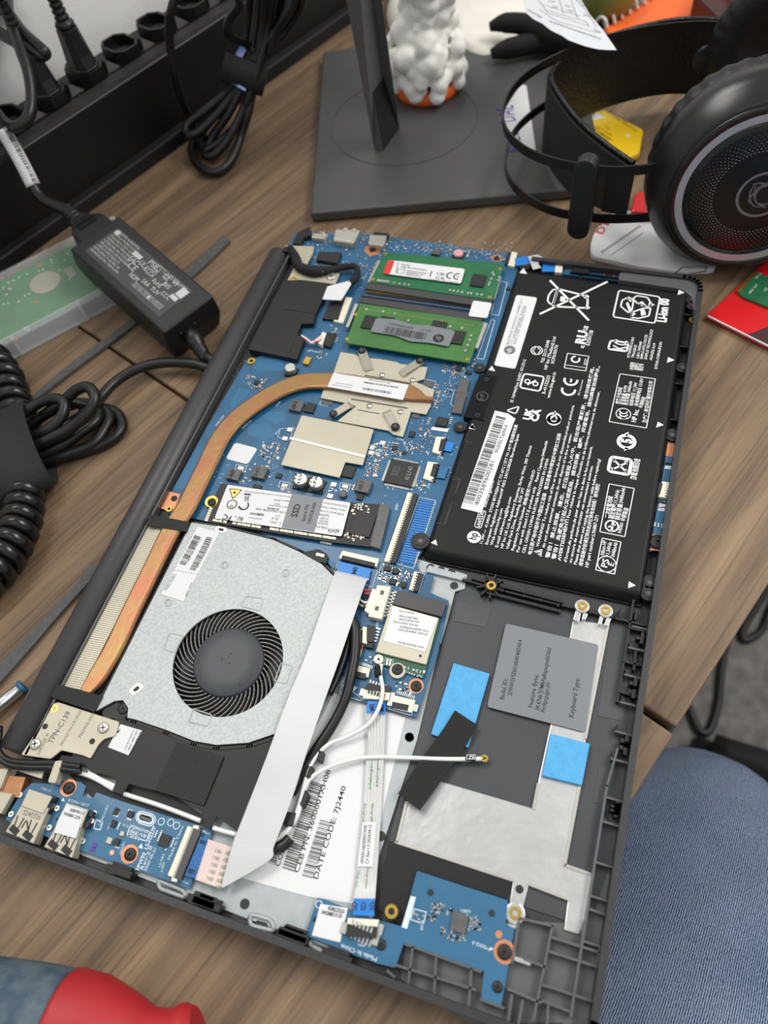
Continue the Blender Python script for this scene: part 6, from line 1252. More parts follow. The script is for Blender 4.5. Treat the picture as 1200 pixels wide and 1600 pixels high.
for k in range(4): rbs.lathe([(.0044, 0), (.0056 - .0003 * k, .0006), (.0056 - .0003 * k, .0018), (.0044, .0024)], cs - e1 * (.001 + .0034 * k) + Vector((0, 0, .0004 * k)), -e1, 14)
obj('strain_relief', rbs, M['rubber'], LD)
obj('cable_label', MB().tube([Vector(lead[i]) for i in (3, 4, 5, 6)] , .0043, 14), M['paper'], LD, label='white wrap-around label')
tk = MB(); rl_ = random.Random(8)
for k in range(26):
    t = k / 25 * 2.9; i = int(min(t, 2)); a, b = Vector(lead[3 + i]), Vector(lead[4 + i]); q = a.lerp(b, t - i); dd = (b - a).normalized(); sd = dd.cross((CAM - q).normalized()).normalized(); nn = sd.cross(dd); nn = nn if nn.dot(CAM - q) > 0 else -nn
    w_ = rl_.uniform(.0006, .0016); rr = .00435; vs = []
    for an in (.15, .5, .85): 
        for s_ in (0, w_): vs.append(tuple(q + dd * s_ + (nn * math.cos(an) + sd * math.sin(an)) * rr))
    tk.add(vs, [[0, 1, 3, 2], [2, 3, 5, 4]])
obj('printed_text', tk, M['ink_grey'], LD, kind='stuff')
# ---- low-voltage lead: loops tied by a strap
D2 = thing('adapter_lead', 'matt black adapter lead coiled in strapped loops left of the laptop', 'cable', V3((120, 680), 0))
z_out = q = ctr_ + e1 * (LB + .016) - e3 * HB * .6 - e2 * .007
def K_(*q): return [((a / 4.444, 560 + b / 4.444), z) for a, b, z in q]
dc = [tuple(z_out)] + [V3(p, z) for p, z in (((330, 562), .009), ((336, 570), .007), ((326, 575), .007), ((300, 568), .008), ((253, 567), .008), ((213, 577), .008), ((180, 597), .008), ((157, 622), .009))]
strand([], par=D2) if False else None
obj('lead', MB().tube(dc + [V3(p, z) for p, z in K_((640, 340, .012), (520, 430, .012), (300, 560, .012), (120, 600, .012))], .0029, 12), M['rubber'], D2)
for px in (K_((60, 430, .020), (150, 390, .021), (270, 310, .023), (380, 280, .024), (445, 310, .024), (430, 400, .022), (340, 490, .020), (200, 550, .018), (60, 570, .017)), K_((60, 520, .012), (170, 480, .012), (300, 400, .013), (420, 330, .013), (520, 310, .013), (640, 350, .012)),
           K_((60, 610, .018), (220, 610, .017), (380, 540, .018), (520, 460, .020), (620, 370, .024), (660, 270, .027), (610, 200, .028), (530, 220, .026), (450, 290, .022), (300, 400, .016)), K_((120, 690, .010), (260, 675, .010), (450, 590, .010), (580, 500, .010), (680, 420, .009), (660, 340, .008), (560, 310, .008), (420, 350, .008)),
           K_((160, 720, .006), (310, 715, .006), (480, 660, .006), (650, 590, .006), (730, 490, .006), (760, 400, .006), (700, 345, .006), (560, 370, .006)), K_((180, 730, .004), (400, 690, .0035), (600, 640, .0035), (760, 575, .0035), (845, 490, .0035), (830, 400, .0035), (760, 355, .004), (680, 345, .005))):
    obj('lead_loop', MB().tube([V3(p, z) for p, z in px], .0030, 12), M['rubber'], D2)
# strap as a flattened sleeve round the loops
a_, b_ = Vector(V3((20, 668), .016)), Vector(V3((52, 740), .016)); ce = Vector(V3((18, 708), .0145)); dirl = (Vector(V3((60, 690), .0145)) - Vector(V3((-20, 725), .0145))).normalized(); sdv = Vector((-dirl.y, dirl.x, 0))
sv = MB(); vs = []
for sgn in (-.022, .016):
    for rr in (.95, 1.0): vs += [tuple(ce + dirl * sgn + sdv * (.030 * rr * math.cos(2 * math.pi * i / 32)) + Vector((0, 0, .0142 * rr * math.sin(2 * math.pi * i / 32)))) for i in range(32)]
sv.add(vs, [[a * 32 + i, a * 32 + (i + 1) % 32, b * 32 + (i + 1) % 32, b * 32 + i] for a, b in ((0, 1), (1, 3), (3, 2), (2, 0)) for i in range(32)], 0, True)
D('strap_weave', srgb(30, 30, 32), .75, bump=.8, bscale=1500, stretch=(1, .25, 1)); obj('strap', sv, M['strap_weave'], D2, label='wide woven black strap')
# ---- spiral-wrapped cable in two visible stretches
def helix(path, R_, r_, turns, par=None):
    P_ = [Vector(p) for p in path]; L = [0]
    for i in range(1, len(P_)): L.append(L[-1] + (P_[i] - P_[i - 1]).length)
    out = []; n = turns * 14; up = Vector((0, 0, 1))
    for k in range(n + 1):
        s_ = L[-1] * k / n; i = max(j for j in range(len(L) - 1) if L[j] <= s_ + 1e-9); t = (s_ - L[i]) / (L[i + 1] - L[i]); p = P_[i].lerp(P_[i + 1], t)
        tg_ = (P_[min(i + 1, len(P_) - 1)] - P_[max(i - 1 if t < .5 else i, 0)]).normalized(); sd = tg_.cross(up).normalized(); u = sd.cross(tg_); a = 2 * math.pi * turns * k / n
        out.append(p + (sd * math.cos(a) + u * math.sin(a)) * R_)
    return out
SW = thing('spiral_cable', 'thick black cable in a glossy spiral wrap curving out of the left edge', 'cable', V3((20, 800), 0))
D('spiral_black', srgb(22, 22, 23), .25)
pa_ = [V3(p, .011) for p in ((-30, 545), (-8, 565), (8, 590), (18, 620), (28, 650), (33, 680))]; pb_ = [V3(p, .011) for p in ((33, 720), (38, 755), (37, 790), (31, 822), (18, 852), (2, 880), (-20, 905), (-50, 930))]
for pth, tn in ((pa_, 8), (pb_, 12)):
    obj('spiral_wrap', MB().tube(helix(pth, .0072, .002, tn), .0036, 8, spline=False), M['spiral_black'], SW); obj('cable_core', MB().tube(pth, .0060, 12), M['rubber'], SW)
# ---- grey rubber feet strips
D('strip_grey', srgb(84, 84, 84), .8, noise=.12, nscale=400, bump=.4, bscale=900)
def strip(lab, pxl, pxr, z=.0016):
    o = obj('rubber_strip', MB().ribbon([V3(p, z) for p in pxl], [V3(p, z) for p in pxr], .0018, sub=4), M['strip_grey']); return tag(o, lab, 'rubber strip')
strip('narrow grey rubber strip passing under the power adapter', cQ4((1045, 208), (880, 370), (590, 620), (350, 795), (85, 1015)), cQ4((1080, 232), (910, 395), (612, 640), (370, 820), (60, 1060)))
strip('grey rubber strip slipping under the hinge side of the laptop', cHi((760, -90), (660, 40), (440, 280), (220, 510), (0, 745), (-80, 830)), cHi((830, -60), (740, 60), (530, 290), (300, 560), (0, 900), (-80, 990)))
# ---- drive in its clear case
HD = thing('drive_case', 'clear plastic case with a drive showing its green circuit board, under the power adapter', 'drive case', V3((80, 450), 0))
hz = .0105
n1, n2 = Vector(V3((165, 487), .0)), Vector(V3((-60, 607), .0)); e_1 = (n1 - n2).normalized(); e_2 = Vector((-e_1.y, e_1.x, 0)); o1 = Vector(n1)
def HP(a, b, z): q = o1 - e_1 * a + e_2 * b; return (q.x, q.y, z)
W2, L2_ = .078, .122
a_top = at((165, 340), .012); W2 = max(.06, min(.095, (Vector((a_top.x, a_top.y, 0)) - o1).dot(e_2) - .003)); L2_ = .114
D('dark_tray', srgb(120, 122, 130), .35)
HA = .004 + max(0, (Vector((a_top.x, a_top.y, 0)) - o1).dot(e_1))
tr = MB(); tr.prism([HP(-HA, 0, 0)[:2], HP(L2_, 0, 0)[:2], HP(L2_, W2, 0)[:2], HP(-HA, W2, 0)[:2]], 0, .0014); wall(tr, [HP(-HA, .0008, 0), HP(L2_, .0008, 0), HP(L2_, W2 - .0008, 0), HP(-HA, W2 - .0008, 0)], .0014, .001, .0125, closed=True)
D('clear_plastic', srgb(236, 238, 242), .08); M['clear_plastic'].node_tree.nodes['Principled BSDF'].inputs['Alpha'].default_value = .26
obj('clear_case', tr, M['clear_plastic'], HD)
dr = MB(); dr.prism([HP(-HA + .003, .004, 0)[:2], HP(.108, .004, 0)[:2], HP(.108, W2 - .003, 0)[:2], HP(-HA + .003, W2 - .003, 0)[:2]], .0016, .0092); dv = obj('drive_body', dr, M['dark_tray'], HD, bevel=.0006)
D('drive_green', srgb(84, 134, 92), .45, noise=.1, nscale=50)
obj('circuit_board', MB().prism([HP(-HA + .004, .0050, 0)[:2], HP(.060, .0050, 0)[:2], HP(.066, .012, 0)[:2], HP(.100, .016, 0)[:2], HP(.100, W2 - .004, 0)[:2], HP(-HA + .004, W2 - .004, 0)[:2]], .0090, .0101), M['drive_green'], HD)
q = at(cHdd((470, 408))[0], .0103); rad = (at(cHdd((268, 450))[0], .0103) - at(cHdd((668, 370))[0], .0103)).length / 2
obj('motor_disc', MB().cyl((q.x, q.y), rad * .8, .0098, .0106, 36), M['beige_metal'], HD); pr2 = MB()
for px, mt in ((cHdd((655, 275), (740, 232), (800, 325), (730, 360)), 'steel'), (cHdd((245, 880), (300, 862), (310, 905), (250, 915)), 'solder')): obj('pad', MB().prism(pl(px, .0105), .0100, .0105), M[mt], HD)
for c_ in cHdd((372, 615), (470, 50), (410, 235), (160, 1005)): obj('pad', MB().cyl(at(c_, .0104).xy, .0016, .0100, .0104, 12), M['copper_pad'], HD)
g_ = MB()
for k in range(70):
    h_ = HP(rng.uniform(-HA + .008, .096), rng.uniform(W2 * .45, W2 - .008), 0)
    if (Vector(h_[:2]) - q.xy).length > rad: g_.box(h_[0], h_[1], .0014, .0008, .0101, .0105, rng.choice((0, 1.57)))
obj('surface_component', g_, M['paper'], HD, kind='stuff')
lid_ = MB(); lid_.prism([HP(-HA, 0, 0)[:2], HP(L2_, 0, 0)[:2], HP(L2_, W2, 0)[:2], HP(-HA, W2, 0)[:2]], .0126, .0132); D('clear_lid', srgb(240, 244, 244), .06); M['clear_lid'].node_tree.nodes['Principled BSDF'].inputs['Alpha'].default_value = .07; obj('clear_lid', lid_, M['clear_lid'], HD)
rl2 = MB()
for a in (.012, .055, .062): rl2.box(*HP(a, .0012, 0)[:2], .0022, .004, 0, .0140, math.atan2(e_1.y, e_1.x))
wall(rl2, [HP(-HA, .0030, 0), HP(L2_, .0030, 0)], .0012, .0120, .0140); obj('case_rib', rl2, M['clear_plastic'], HD, kind='stuff')
# ---- chrome screwdriver tip by the hinge
SD = thing('screwdriver', 'chrome screwdriver shaft pointing at the hinge from the left edge', 'screwdriver', V3((10, 1092), 0))
p0_, p1_ = Vector(V3((37, 1071), .0045)), Vector(V3((-60, 1150), .0045)); D('chrome', srgb(226, 228, 232), .22, metal=.9)
obj('shaft', MB().tube([p0_, p0_.lerp(p1_, .5), p1_], .0028, 14, spline=False), M['chrome'], SD); obj('collar', MB().tube([p0_, p0_.lerp(p1_, .05)], .0032, 14, spline=False), M['pcb_light'], SD)
obj('handle', MB().tube([p1_, p1_ + (p1_ - p0_) * .4, p1_ + (p1_ - p0_) * 2.2], [.004, .0044, .0044], 14), M['black_plastic'], SD)
# ---- rubber tool grip, lower left
TG = thing('tool_handle', 'red and blue-grey rubber tool grip lying at the near left corner', 'tool', V3((150, 1590), 0))
D('grip_red', srgb(168, 30, 36), .55, noise=.06, nscale=30, bump=.1); D('grip_blue', srgb(48, 70, 88), .6, noise=.0, col2=srgb(84, 98, 108), nscale=140, bump=.4, bscale=500)
gx = [Vector(V3(p, .019)) for p in ((-150, 1560), (-40, 1580), (40, 1592), (98, 1602), (140, 1612), (190, 1626), (230, 1634), (270, 1632), (297, 1622), (312, 1616))]
gr_ = [.017, .0172, .0172, .0168, .0165, .0135, .0105, .0098, .0102, .0080]
obj('blue_grip', MB().tube(gx[:4], gr_[:4], 20), M['grip_blue'], TG); obj('red_grip', MB().tube(gx[3:], [g + .0006 for g in gr_[3:]], 20), M['grip_red'], TG)
# ================================================================ monitor stand and figurine
mc = [at(p, .008) for p in ((485, 333), (505, 80))]; fl_ = mc[0].xy; dy = (mc[1] - mc[0]).xy; dx = Vector((dy.y, -dy.x)).normalized() if False else Vector((.965, .261)); dyn = dy.normalized(); dx = Vector((dyn.y, -dyn.x)); WM = .188
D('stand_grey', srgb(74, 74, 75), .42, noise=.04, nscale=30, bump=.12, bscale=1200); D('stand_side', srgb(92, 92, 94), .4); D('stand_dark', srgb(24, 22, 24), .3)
MS = thing('monitor_stand', 'dark grey rectangular monitor stand base with a slanted neck', 'monitor stand', (fl_.x + .09, fl_.y + .09, 0))
bp_ = [fl_, fl_ + dx * WM, fl_ + dx * WM + dy, fl_ + dy]; obj('base_plate', MB().prism(bp_, .001, .008), M['stand_grey'], MS, bevel=.0014, seg=3)
cA_, cB_ = at((520, 187), .008), at((745, 187), .008); cc_ = (cA_ + cB_) / 2; rr_ = (cA_ - cB_).length / 2
obj('groove_ring', MB().ring((cc_.x, cc_.y), rr_ - .0006, rr_ + .0006, .0079, .00825, 64), M['case_grey'], MS)
ft_ = [Vector(V3(p, .008)) for p in ((585, 233), (599, 236), (624, 201), (610, 198))]
tilt = Vector(((-.018), .006, .10))
tpn = [Vector(V3(p, .103)) for p in ((541, 0), (556, 0), (596, 0), (583, -3))]
nk = MB(); ext = [b + (t - b) * 2.3 for b, t in zip(ft_, tpn)]
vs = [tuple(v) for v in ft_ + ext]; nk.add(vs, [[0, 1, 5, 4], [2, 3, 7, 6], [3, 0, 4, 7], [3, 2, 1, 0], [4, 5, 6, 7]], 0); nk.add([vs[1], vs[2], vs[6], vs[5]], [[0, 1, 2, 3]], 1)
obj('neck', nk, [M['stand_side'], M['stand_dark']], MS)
# figurine: knobbly white curls on an orange foot
FG = thing('figurine', 'knobbly white figurine with an orange foot standing on the monitor stand', 'figurine', V3((668, 140), .008))
fb0 = Vector(V3((668, 140), .008)); D('curl_white', srgb(244, 242, 236), .6)
rf = random.Random(12)
import bmesh
bm_f = bmesh.new()
def ball(p, r, sub=2): bmesh.ops.create_icosphere(bm_f, subdivisions=sub, radius=r, matrix=Matrix.Translation(p))
ball(fb0 + Vector((0, 0, .0225)), .0175, 3); ball(fb0 + Vector((.002, 0, .050)), .0145, 3); ball(fb0 + Vector((.004, 0, .072)), .0150, 3); ball(fb0 + Vector((.004, 0, .095)), .0150, 3)
for lvl in range(15):
    h = .0085 + lvl * .0072; R0 = .0235 if h < .030 else (.0235 - (h - .030) / .014 * .0085 if h < .044 else .0150 + .0012 * math.sin(h * 190))
    n_ = int(2 * math.pi * R0 / .0092)
    for k in range(n_):
        a = 2 * math.pi * (k + .5 * (lvl % 2)) / n_ + rf.uniform(-.3, .3); rr = R0 + rf.uniform(-.003, .0015); zz = h + rf.uniform(-.003, .003); s_ = rf.uniform(.0045, .0078)
        if h < .014: zz = h + rf.uniform(-.0015, .0005); s_ = rf.uniform(.0045, .0058)
        for j in range(3): ball(fb0 + Vector((math.cos(a + j * .09) * (rr - j * .0004) + (.003 if h > .045 else 0), math.sin(a + j * .09) * (rr - j * .0004), zz + j * rf.uniform(.0012, .0030))), s_ * (1 - .15 * j), 2)
mef = bpy.data.meshes.new('curls'); bm_f.transform(Matrix.Translation(-fb0)); bm_f.to_mesh(mef); bm_f.free(); mef.materials.append(M['curl_white'])
for p_ in mef.polygons: p_.use_smooth = True
cu = bpy.data.objects.new('curls', mef); link(cu, FG, tuple(fb0)); rm = cu.modifiers.new('remesh', 'REMESH'); rm.mode = 'VOXEL'; rm.voxel_size = .0010; rm.use_smooth_shade = True; s5 = cu.modifiers.new('smooth', 'SMOOTH'); s5.factor = .5; s5.iterations = 9
obj('foot', MB().lathe([(.0205, 0), (.0228, .001), (.0236, .0050), (.0215, .0090)], fb0, (0, 0, 1), 30), M['orange'], FG, label='orange foot')
# ================================================================ cloth, cuff, notebook, fruit, box, packet, receipt
def soft(name, px, z, th, mt, label, cat, seed=1, amp=.004, n=34, edge=.006):
    """a soft folded thing: a cushion-like sheet filling the outline, wrinkled, resting on the desk"""
    b = [p for p in pl(px, z)]; cx = sum(p.x for p in b) / len(b); cy = sum(p.y for p in b) / len(b); b = [(p.x, p.y) for p in roundpoly([(p.x, p.y) for p in b], .012, 4) for p in [Vector(p)]]
    r = random.Random(seed); ph = [(r.uniform(60, 190), r.uniform(0, 6.28), r.uniform(0, 6.28)) for _ in range(5)]; m_ = MB(); N = len(b); rings = [1, .985, .95, .88, .75, .55, .3, 0.05]
    vs = []
    for ri, t in enumerate(rings):
        for x, y in b:
            X, Y = cx + (x - cx) * t, cy + (y - cy) * t
            h = th * min(1, (1 - t) / .14) ** .5 if t < 1 else .0004
            w_ = sum(math.sin(f * (X * math.cos(a) + Y * math.sin(a)) + p) for f, a, p in ph) / 5
            vs.append((X, Y, max(.0004, h + (amp * w_ if t < .97 else 0)) + (z if z > .02 else 0)))
    base = len(vs)
    fs = [[k * N + i, k * N + (i + 1) % N, (k + 1) * N + (i + 1) % N, (k + 1) * N + i] for k in range(len(rings) - 1) for i in range(N)] + [[(len(rings) - 1) * N + i for i in range(N)], list(range(N))[::-1]]
    m_.add(vs, fs, 0, True); o = obj(name, m_, M[mt]); return tag(o, label, cat) if cat else o
D('cloth_white', srgb(236, 232, 222), .85, noise=.04, bump=.5, bscale=500); D('knit_black', srgb(12, 12, 13), .85, bump=.7, bscale=900)
soft('cleaning_cloth', [(640, -60), (600, 5), (606, 40), (640, 62), (700, 62), (735, 90), (768, 96), (800, 74), (840, 40), (900, 20), (900, -60)], .006, .012, 'cloth_white', 'crumpled off-white cloth lying behind the monitor stand', 'cloth', 3, .003)
CF = thing('fabric_strap', 'folded black fabric strap lying on the white cloth behind the stand', 'strap', V3((800, 60), .010))
obj('strap_fold', MB().tube([V3(p, z) for p, z in (((765, 42), .022), ((790, 36), .024), ((830, 40), .024), ((880, 60), .022), ((930, 70), .02))], [.0030, .0066, .0072, .0072, .0072], 12), M['knit_black'], CF)
obj('strap_fold', MB().tube([V3(p, z) for p, z in (((768, 84), .015), ((795, 76), .016), ((850, 66), .016), ((900, 72), .016), ((950, 80), .015))], [.0034, .0068, .0075, .0075, .0075], 12), M['knit_black'], CF)
# spiral notebook
NB = thing('spiral_notebook', 'orange spiral notebook with white wire binding behind the headphones', 'notebook', V3((1030, 30), 0))
nb_ = [at(p, .008) for p in ((945, 46), (1010, -45), (1160, -10), (1135, 30))]; D('notebook_orange', srgb(244, 108, 40), .5)
a0, a1 = at((936, 44), .008), at((1004, 0), .008); ddx = (a1 - a0).normalized(); ddy = Vector((ddx.y, -ddx.x, 0)); 
cvp = [a0 + ddy * .003, a1 + ddx * .1 + ddy * .003, a1 + ddx * .1 + ddy * .15, a0 + ddy * .15]
obj('pages', MB().prism([p.xy for p in cvp], .0005, .0068), M['paper'], NB); obj('cover', MB().prism([p.xy for p in cvp], .0069, .0078), M['notebook_orange'], NB)
cm_ = MB()
for k in range(16):
    q = a0 + ddx * (.002 + k * .0085); cm_.tube([q + ddy * .006 + Vector((0, 0, .0005)), q + ddy * .003 + Vector((0, 0, .006)), q - ddy * .002 + Vector((0, 0, .006)), q - ddy * .005 + Vector((0, 0, 0)), q - ddy * .001 + Vector((0, 0, -.004))], .0013, 6)
obj('wire_binding', cm_, M['wire_white'], NB, kind='stuff')
# fruit
D('olive', srgb(120, 128, 66), .5, noise=.15, nscale=25)
fr_c = Vector(V3((948, -22), .024)); tag(obj('fruit', MB().lathe([(.001, -.0225)] + [(.0245 * math.sin(t), -.0235 * math.cos(t)) for t in (.3, .6, .9, 1.2, 1.57, 1.9, 2.2, 2.5, 2.8)] + [(.002, .022)], fr_c, (.15, .1, 1), 28), M['olive']), 'olive-green rounded fruit behind the torn receipt', 'fruit')
# dark box and pink packet at the top right
bx = [at(p, .034) for p in ((1135, 40), (1085, -10), (1160, -90), (1300, 10))]; D('maroon', srgb(58, 22, 26), .4)
tag(obj('cardboard_box', MB().prism([p.xy for p in bx], .0079, .034), M['maroon'], bevel=.001), 'dark maroon box at the upper right corner', 'box')
D('pink', srgb(226, 90, 110), .4, noise=.2, nscale=90); tag(obj('packet', MB().prism(roundpoly([tuple(at(p, .034).xy) for p in ((1136, -4), (1120, -60), (1260, -80), (1260, 16), (1180, 12))], .004), .0341, .040), M['pink'], bevel=.001), 'pink and white packet on the dark box', 'packet')
# torn receipt resting on the headband
rc = [(817, 0), (822, 20), (834, 30), (848, 37), (859, 46), (868, 51), (877, 55), (889, 63), (903, 68), (914, 72), (926, 75), (936, 77), (950, 78), (963.5, 78), (943, 48), (921, 22), (908.5, 0), (893, -40), (800, -40)]
zr = .068; m_ = MB(); rp = pl(rc, zr); xs_ = [p.x for p in rp]
m_.add([(p.x, p.y, zr) for p in rp] + [(p.x, p.y, zr - .00015) for p in rp], [list(range(len(rp))), list(range(2 * len(rp) - 1, len(rp) - 1, -1))] + [[i, len(rp) + i, len(rp) + (i + 1) % len(rp), (i + 1) % len(rp)] for i in range(len(rp))])
D('receipt_paper', srgb(206, 208, 214), .7); RC = thing('receipt', 'torn grey-white paper receipt lying over the headphone band', 'receipt', V3((880, 40), zr)); obj('paper', m_, M['receipt_paper'], RC)
P = Print(zr, .00005); c7 = crop(760, 0, 2.727)
for st, a, b in (('12:00', (262, 8), (288, 12)), ('12:00', (275, 30), (300, 36)), ('16:20', (378, 5), (405, 12)), ('17:00', (392, 20), (418, 28)), ('13:00', (340, 45), (366, 54)), ('18:17', (410, 65), (436, 76)), ('16:32', (330, 25), (352, 32)), ('Total', (450, 128), (484, 140))): P.text(st, *c7(a, b), h=.0021)
for a, b in (((225, 40), (300, 90)), ((300, 90), (480, 142)), ((262, 55), (440, 112)), ((240, 20), (400, 70)), ((310, 0), (330, 60)), ((360, 0), (390, 80)), ((420, 90), (438, 112)), ((250, 42), (420, 92)), ((222, 0), (262, 55)), ((405, 20), (470, 115))): P.line(*c7(a, b), .0003)
P.text('Este documento deve ser apresentado na primeira via', *c7((265, 92), (485, 168)), h=.0017, bold=.01); P.text('no ato da entrega', *c7((172, 42), (232, 76)), h=.0017, bold=.01); P.out('printed_text', M['ink'], RC)
# yellow sachet, white card, red box, red packet, green stick
YS = thing('sachet', 'small yellow sachet with a white triangle lying inside the headphone loop', 'sachet', V3((955, 210), 0)); D('yellow', srgb(244, 200, 24), .4, bump=.3, bscale=120, noise=.05)
yp = cHd((590, 515), (690, 455), (740, 440), (985, 565), (960, 710), (880, 745), (800, 700)); obj('sachet_body', MB().prism([p.xy for p in [at(q, .006) for q in yp]], .0004, .006), M['yellow'], YS, bevel=.0018, seg=3)
P = Print(.006); P.poly(cHd((640, 512), (690, 460), (738, 498))); P.poly(cHd((865, 610), (885, 595), (905, 612))); P.out('printed_mark', M['ink_white'], YS); P = Print(.006)
for st, a, b in (('NAO INGERIR - DO NOT EAT', (745, 460), (935, 585)), ('SILICA GEL', (755, 450), (880, 530)), ('DRY PACK', (680, 555), (780, 610)), ('CONTENTS', (650, 545), (760, 640)), ('TOXIC', (735, 550), (765, 575)), ('KEEP DRY', (700, 590), (785, 640))): P.text(st, *cHd(a, b), h=.0016)
P.out('printed_text', M['ink'], YS)
WC = thing('blister_card', 'white rounded cardboard card under the headphones beside the laptop corner', 'card', V3((980, 390), 0))
wp = roundpoly([(928, 362), (950, 335), (1000, 325), (1110, 350), (1120, 420), (1060, 424), (1000, 416), (926, 400), (922, 385)], 10); obj('card', MB().prism(pl(wp, .004), .0004, .004), M['paper'], WC, bevel=.0006)
P = Print(.004); P.line(*cQ3((520, 1030), (680, 920)), .0016); P.line(*cQ3((560, 1040), (690, 950)), .0008); P.out('printed_line', M['paper_grey'], WC); P = Print(.004); P.text('DT', *cQ3((525, 955), (560, 905)), h=.0046, bold=.03); P.out('printed_text', M['red'], WC)
P = Print(.004); P.loop(cQ3((820, 1115), (850, 1090), (950, 1085), (945, 1105), (870, 1120)), .0006); P.out('printed_outline', M['ink'], WC)
RB = thing('cardboard_sleeve', 'shiny red cardboard sleeve lying beside the laptop corner under the headphone cup', 'box', (.28, .36, 0)); D('red_card', srgb(206, 24, 30), .3, noise=.08, nscale=18, coat=.3)
A0, B0 = at((1100, 490), .0035), at((1215, 547), .0035); dd = (B0 - A0).normalized(); pp_n = Vector((-dd.y, dd.x, 0)); A0 = A0 + dd * .0015
rbp = [A0, A0 + dd * .12, A0 + dd * .12 + pp_n * .10, A0 + pp_n * .085 + dd * .004]; obj('sleeve', MB().prism([p.xy for p in rbp], .0004, .0035), M['red_card'], RB, bevel=.0006)
st2 = MB(); st2.prism([(A0 + dd * a + pp_n * b).xy for a, b in ((.024, .0002), (.060, .0002), (.060, .020), (.034, .022))], .0035, .0036); obj('printed_band', st2, M['maroon'], RB); wall(st3 := MB(), [A0 + dd * .001 - pp_n * .0002, A0 + dd * .119 - pp_n * .0002], .0006, .0028, .0037); obj('torn_edge', st3, M['paper'], RB)
GM = thing('memory_stick', 'small green memory stick with gold contacts on the red sleeve', 'memory module', V3((1180, 450), .0036))
gp = cS3((935, 405), (1075, 235), (1560, 430), (1440, 640), (985, 455)); obj('stick', MB().prism(pl(gp, .0050), .0038, .0050), M['green_dark'], GM); obj('contact_edge', MB().prism(pl(cS3((935, 405), (1075, 235), (1110, 248), (965, 420)), .0052), .0050, .0052), M['gold'], GM)
P = Print(.0050); P.text('REV 2.0', *cS3((1050, 430), (1115, 355)), h=.0012); P.text('CN-20', *cS3((1100, 305), (1150, 260)), h=.0012); P.text('KST', *cS3((1180, 410), (1200, 385)), h=.0012); P.out('printed_text', M['ink_white'], GM)
tag(obj('red_packet', MB().prism(roundpoly([tuple(at(p, .010).xy) for p in ((985, 330), (993, 300), (1030, 296), (1030, 334))], .003), .0042, .010), M['red_card'], bevel=.001), 'small red packet glimpsed between the two headphone bands', 'packet')
TP = thing('tape_strip', 'white tape strip with blue handwriting on the monitor stand', 'tape', V3((812, 190), .008)); tq = cHd((215, 285), (250, 295), (310, 705), (270, 705), (170, 640), (105, 560), (98, 470)); obj('tape', MB().prism(pl(tq, .0084), .0081, .0084), M['paper'], TP)
P = Print(.0084); P.text('DAE', *cHd((200, 520), (150, 405)), h=.0100, flip=False) if False else P.text('DAE', *cHd((185, 515), (165, 415)), h=.0110); P.text('NLE', *cHd((235, 690), (195, 575)), h=.0100); P.out('handwriting', M['purple'], TP)
# ================================================================ headphones
HPH = thing('headphones', 'large black headphones with twin steel bands and a leather headband, cup facing forward', 'headphones', (.253, .38, .0165))
D('cup_black', srgb(12, 12, 13), .28); D('cup_satin', srgb(19, 19, 21), .3); D('cushion', srgb(13, 13, 14), .5, bump=.4, bscale=200); D('ring_grey', srgb(176, 178, 186), .3, metal=.4); D('band_steel', srgb(22, 22, 23), .35, metal=.3); D('face_black', srgb(12, 11, 13), .22)
D('leather', srgb(18, 18, 19), .36, bump=1.6, bscale=520); D('button_grey', srgb(44, 44, 46), .3); D('suede', srgb(28, 28, 29), .85, bump=.4, bscale=700, noise=.15, nscale=200); D('dot_grey', srgb(110, 110, 114), .4)
HS_ = 1.067; hc_ = Vector((.2563, .383, .0550)); hn = Vector((.2101, -.9716, .108)).normalized(); hr1 = .0398
obj('cup_shell', MB().lathe([(a_ * HS_, b_ * HS_) for a_, b_ in [(.0385, -.0012), (.0410, -.0002), (.0425, -.0015), (.0462, -.0075), (.0470, -.0090), (.0488, -.0120), (.0493, -.0205), (.0480, -.0225)]], hc_, hn, 72), M['cup_satin'], HPH)
obj('cup_lip', MB().lathe([(a_ * HS_, b_ * HS_) for a_, b_ in [(.0372, -.0008), (.0376, .0006), (.0392, .0010), (.0406, .0004), (.0412, -.0012)]], hc_, hn, 72), M['cup_black'], HPH)
eu = hn.cross(Vector((0, 0, 1))).normalized(); ev = eu.cross(hn)
def HC(x, y, d): return tuple(hc_ + eu * -x * -1 * -1 + ev * y + hn * d)
if eu.dot(AX_R) < 0: eu = -eu
def HC(x, y, d): return tuple(hc_ + (eu * x + ev * y + hn * d) * HS_)
def disc_ring(r0, r1, d0, d1, n=72):
    m_ = MB(); vs = []
    for r, d in ((r0, d0), (r1, d0), (r1, d1), (r0, d1)): vs += [HC(r * math.cos(2 * math.pi * i / n), r * math.sin(2 * math.pi * i / n), d) for i in range(n)]
    m_.add(vs, [[k * n + i, ((k + 1) % 4) * n + i, ((k + 1) % 4) * n + (i + 1) % n, k * n + (i + 1) % n] for k in range(4) for i in range(n)]); return m_
obj('light_ring', disc_ring(.0338, .0372, -.0010, .0006), M['ring_grey'], HPH, label='pale grey ring')
obj('face_plate', MB().lathe([(a_ * HS_, b_ * HS_) for a_, b_ in [(.0339, -.0014), (.0338, .0002), (.030, .0006), (.0001, .0009)]], hc_, hn, 72), M['face_black'], HPH)
dt = MB()
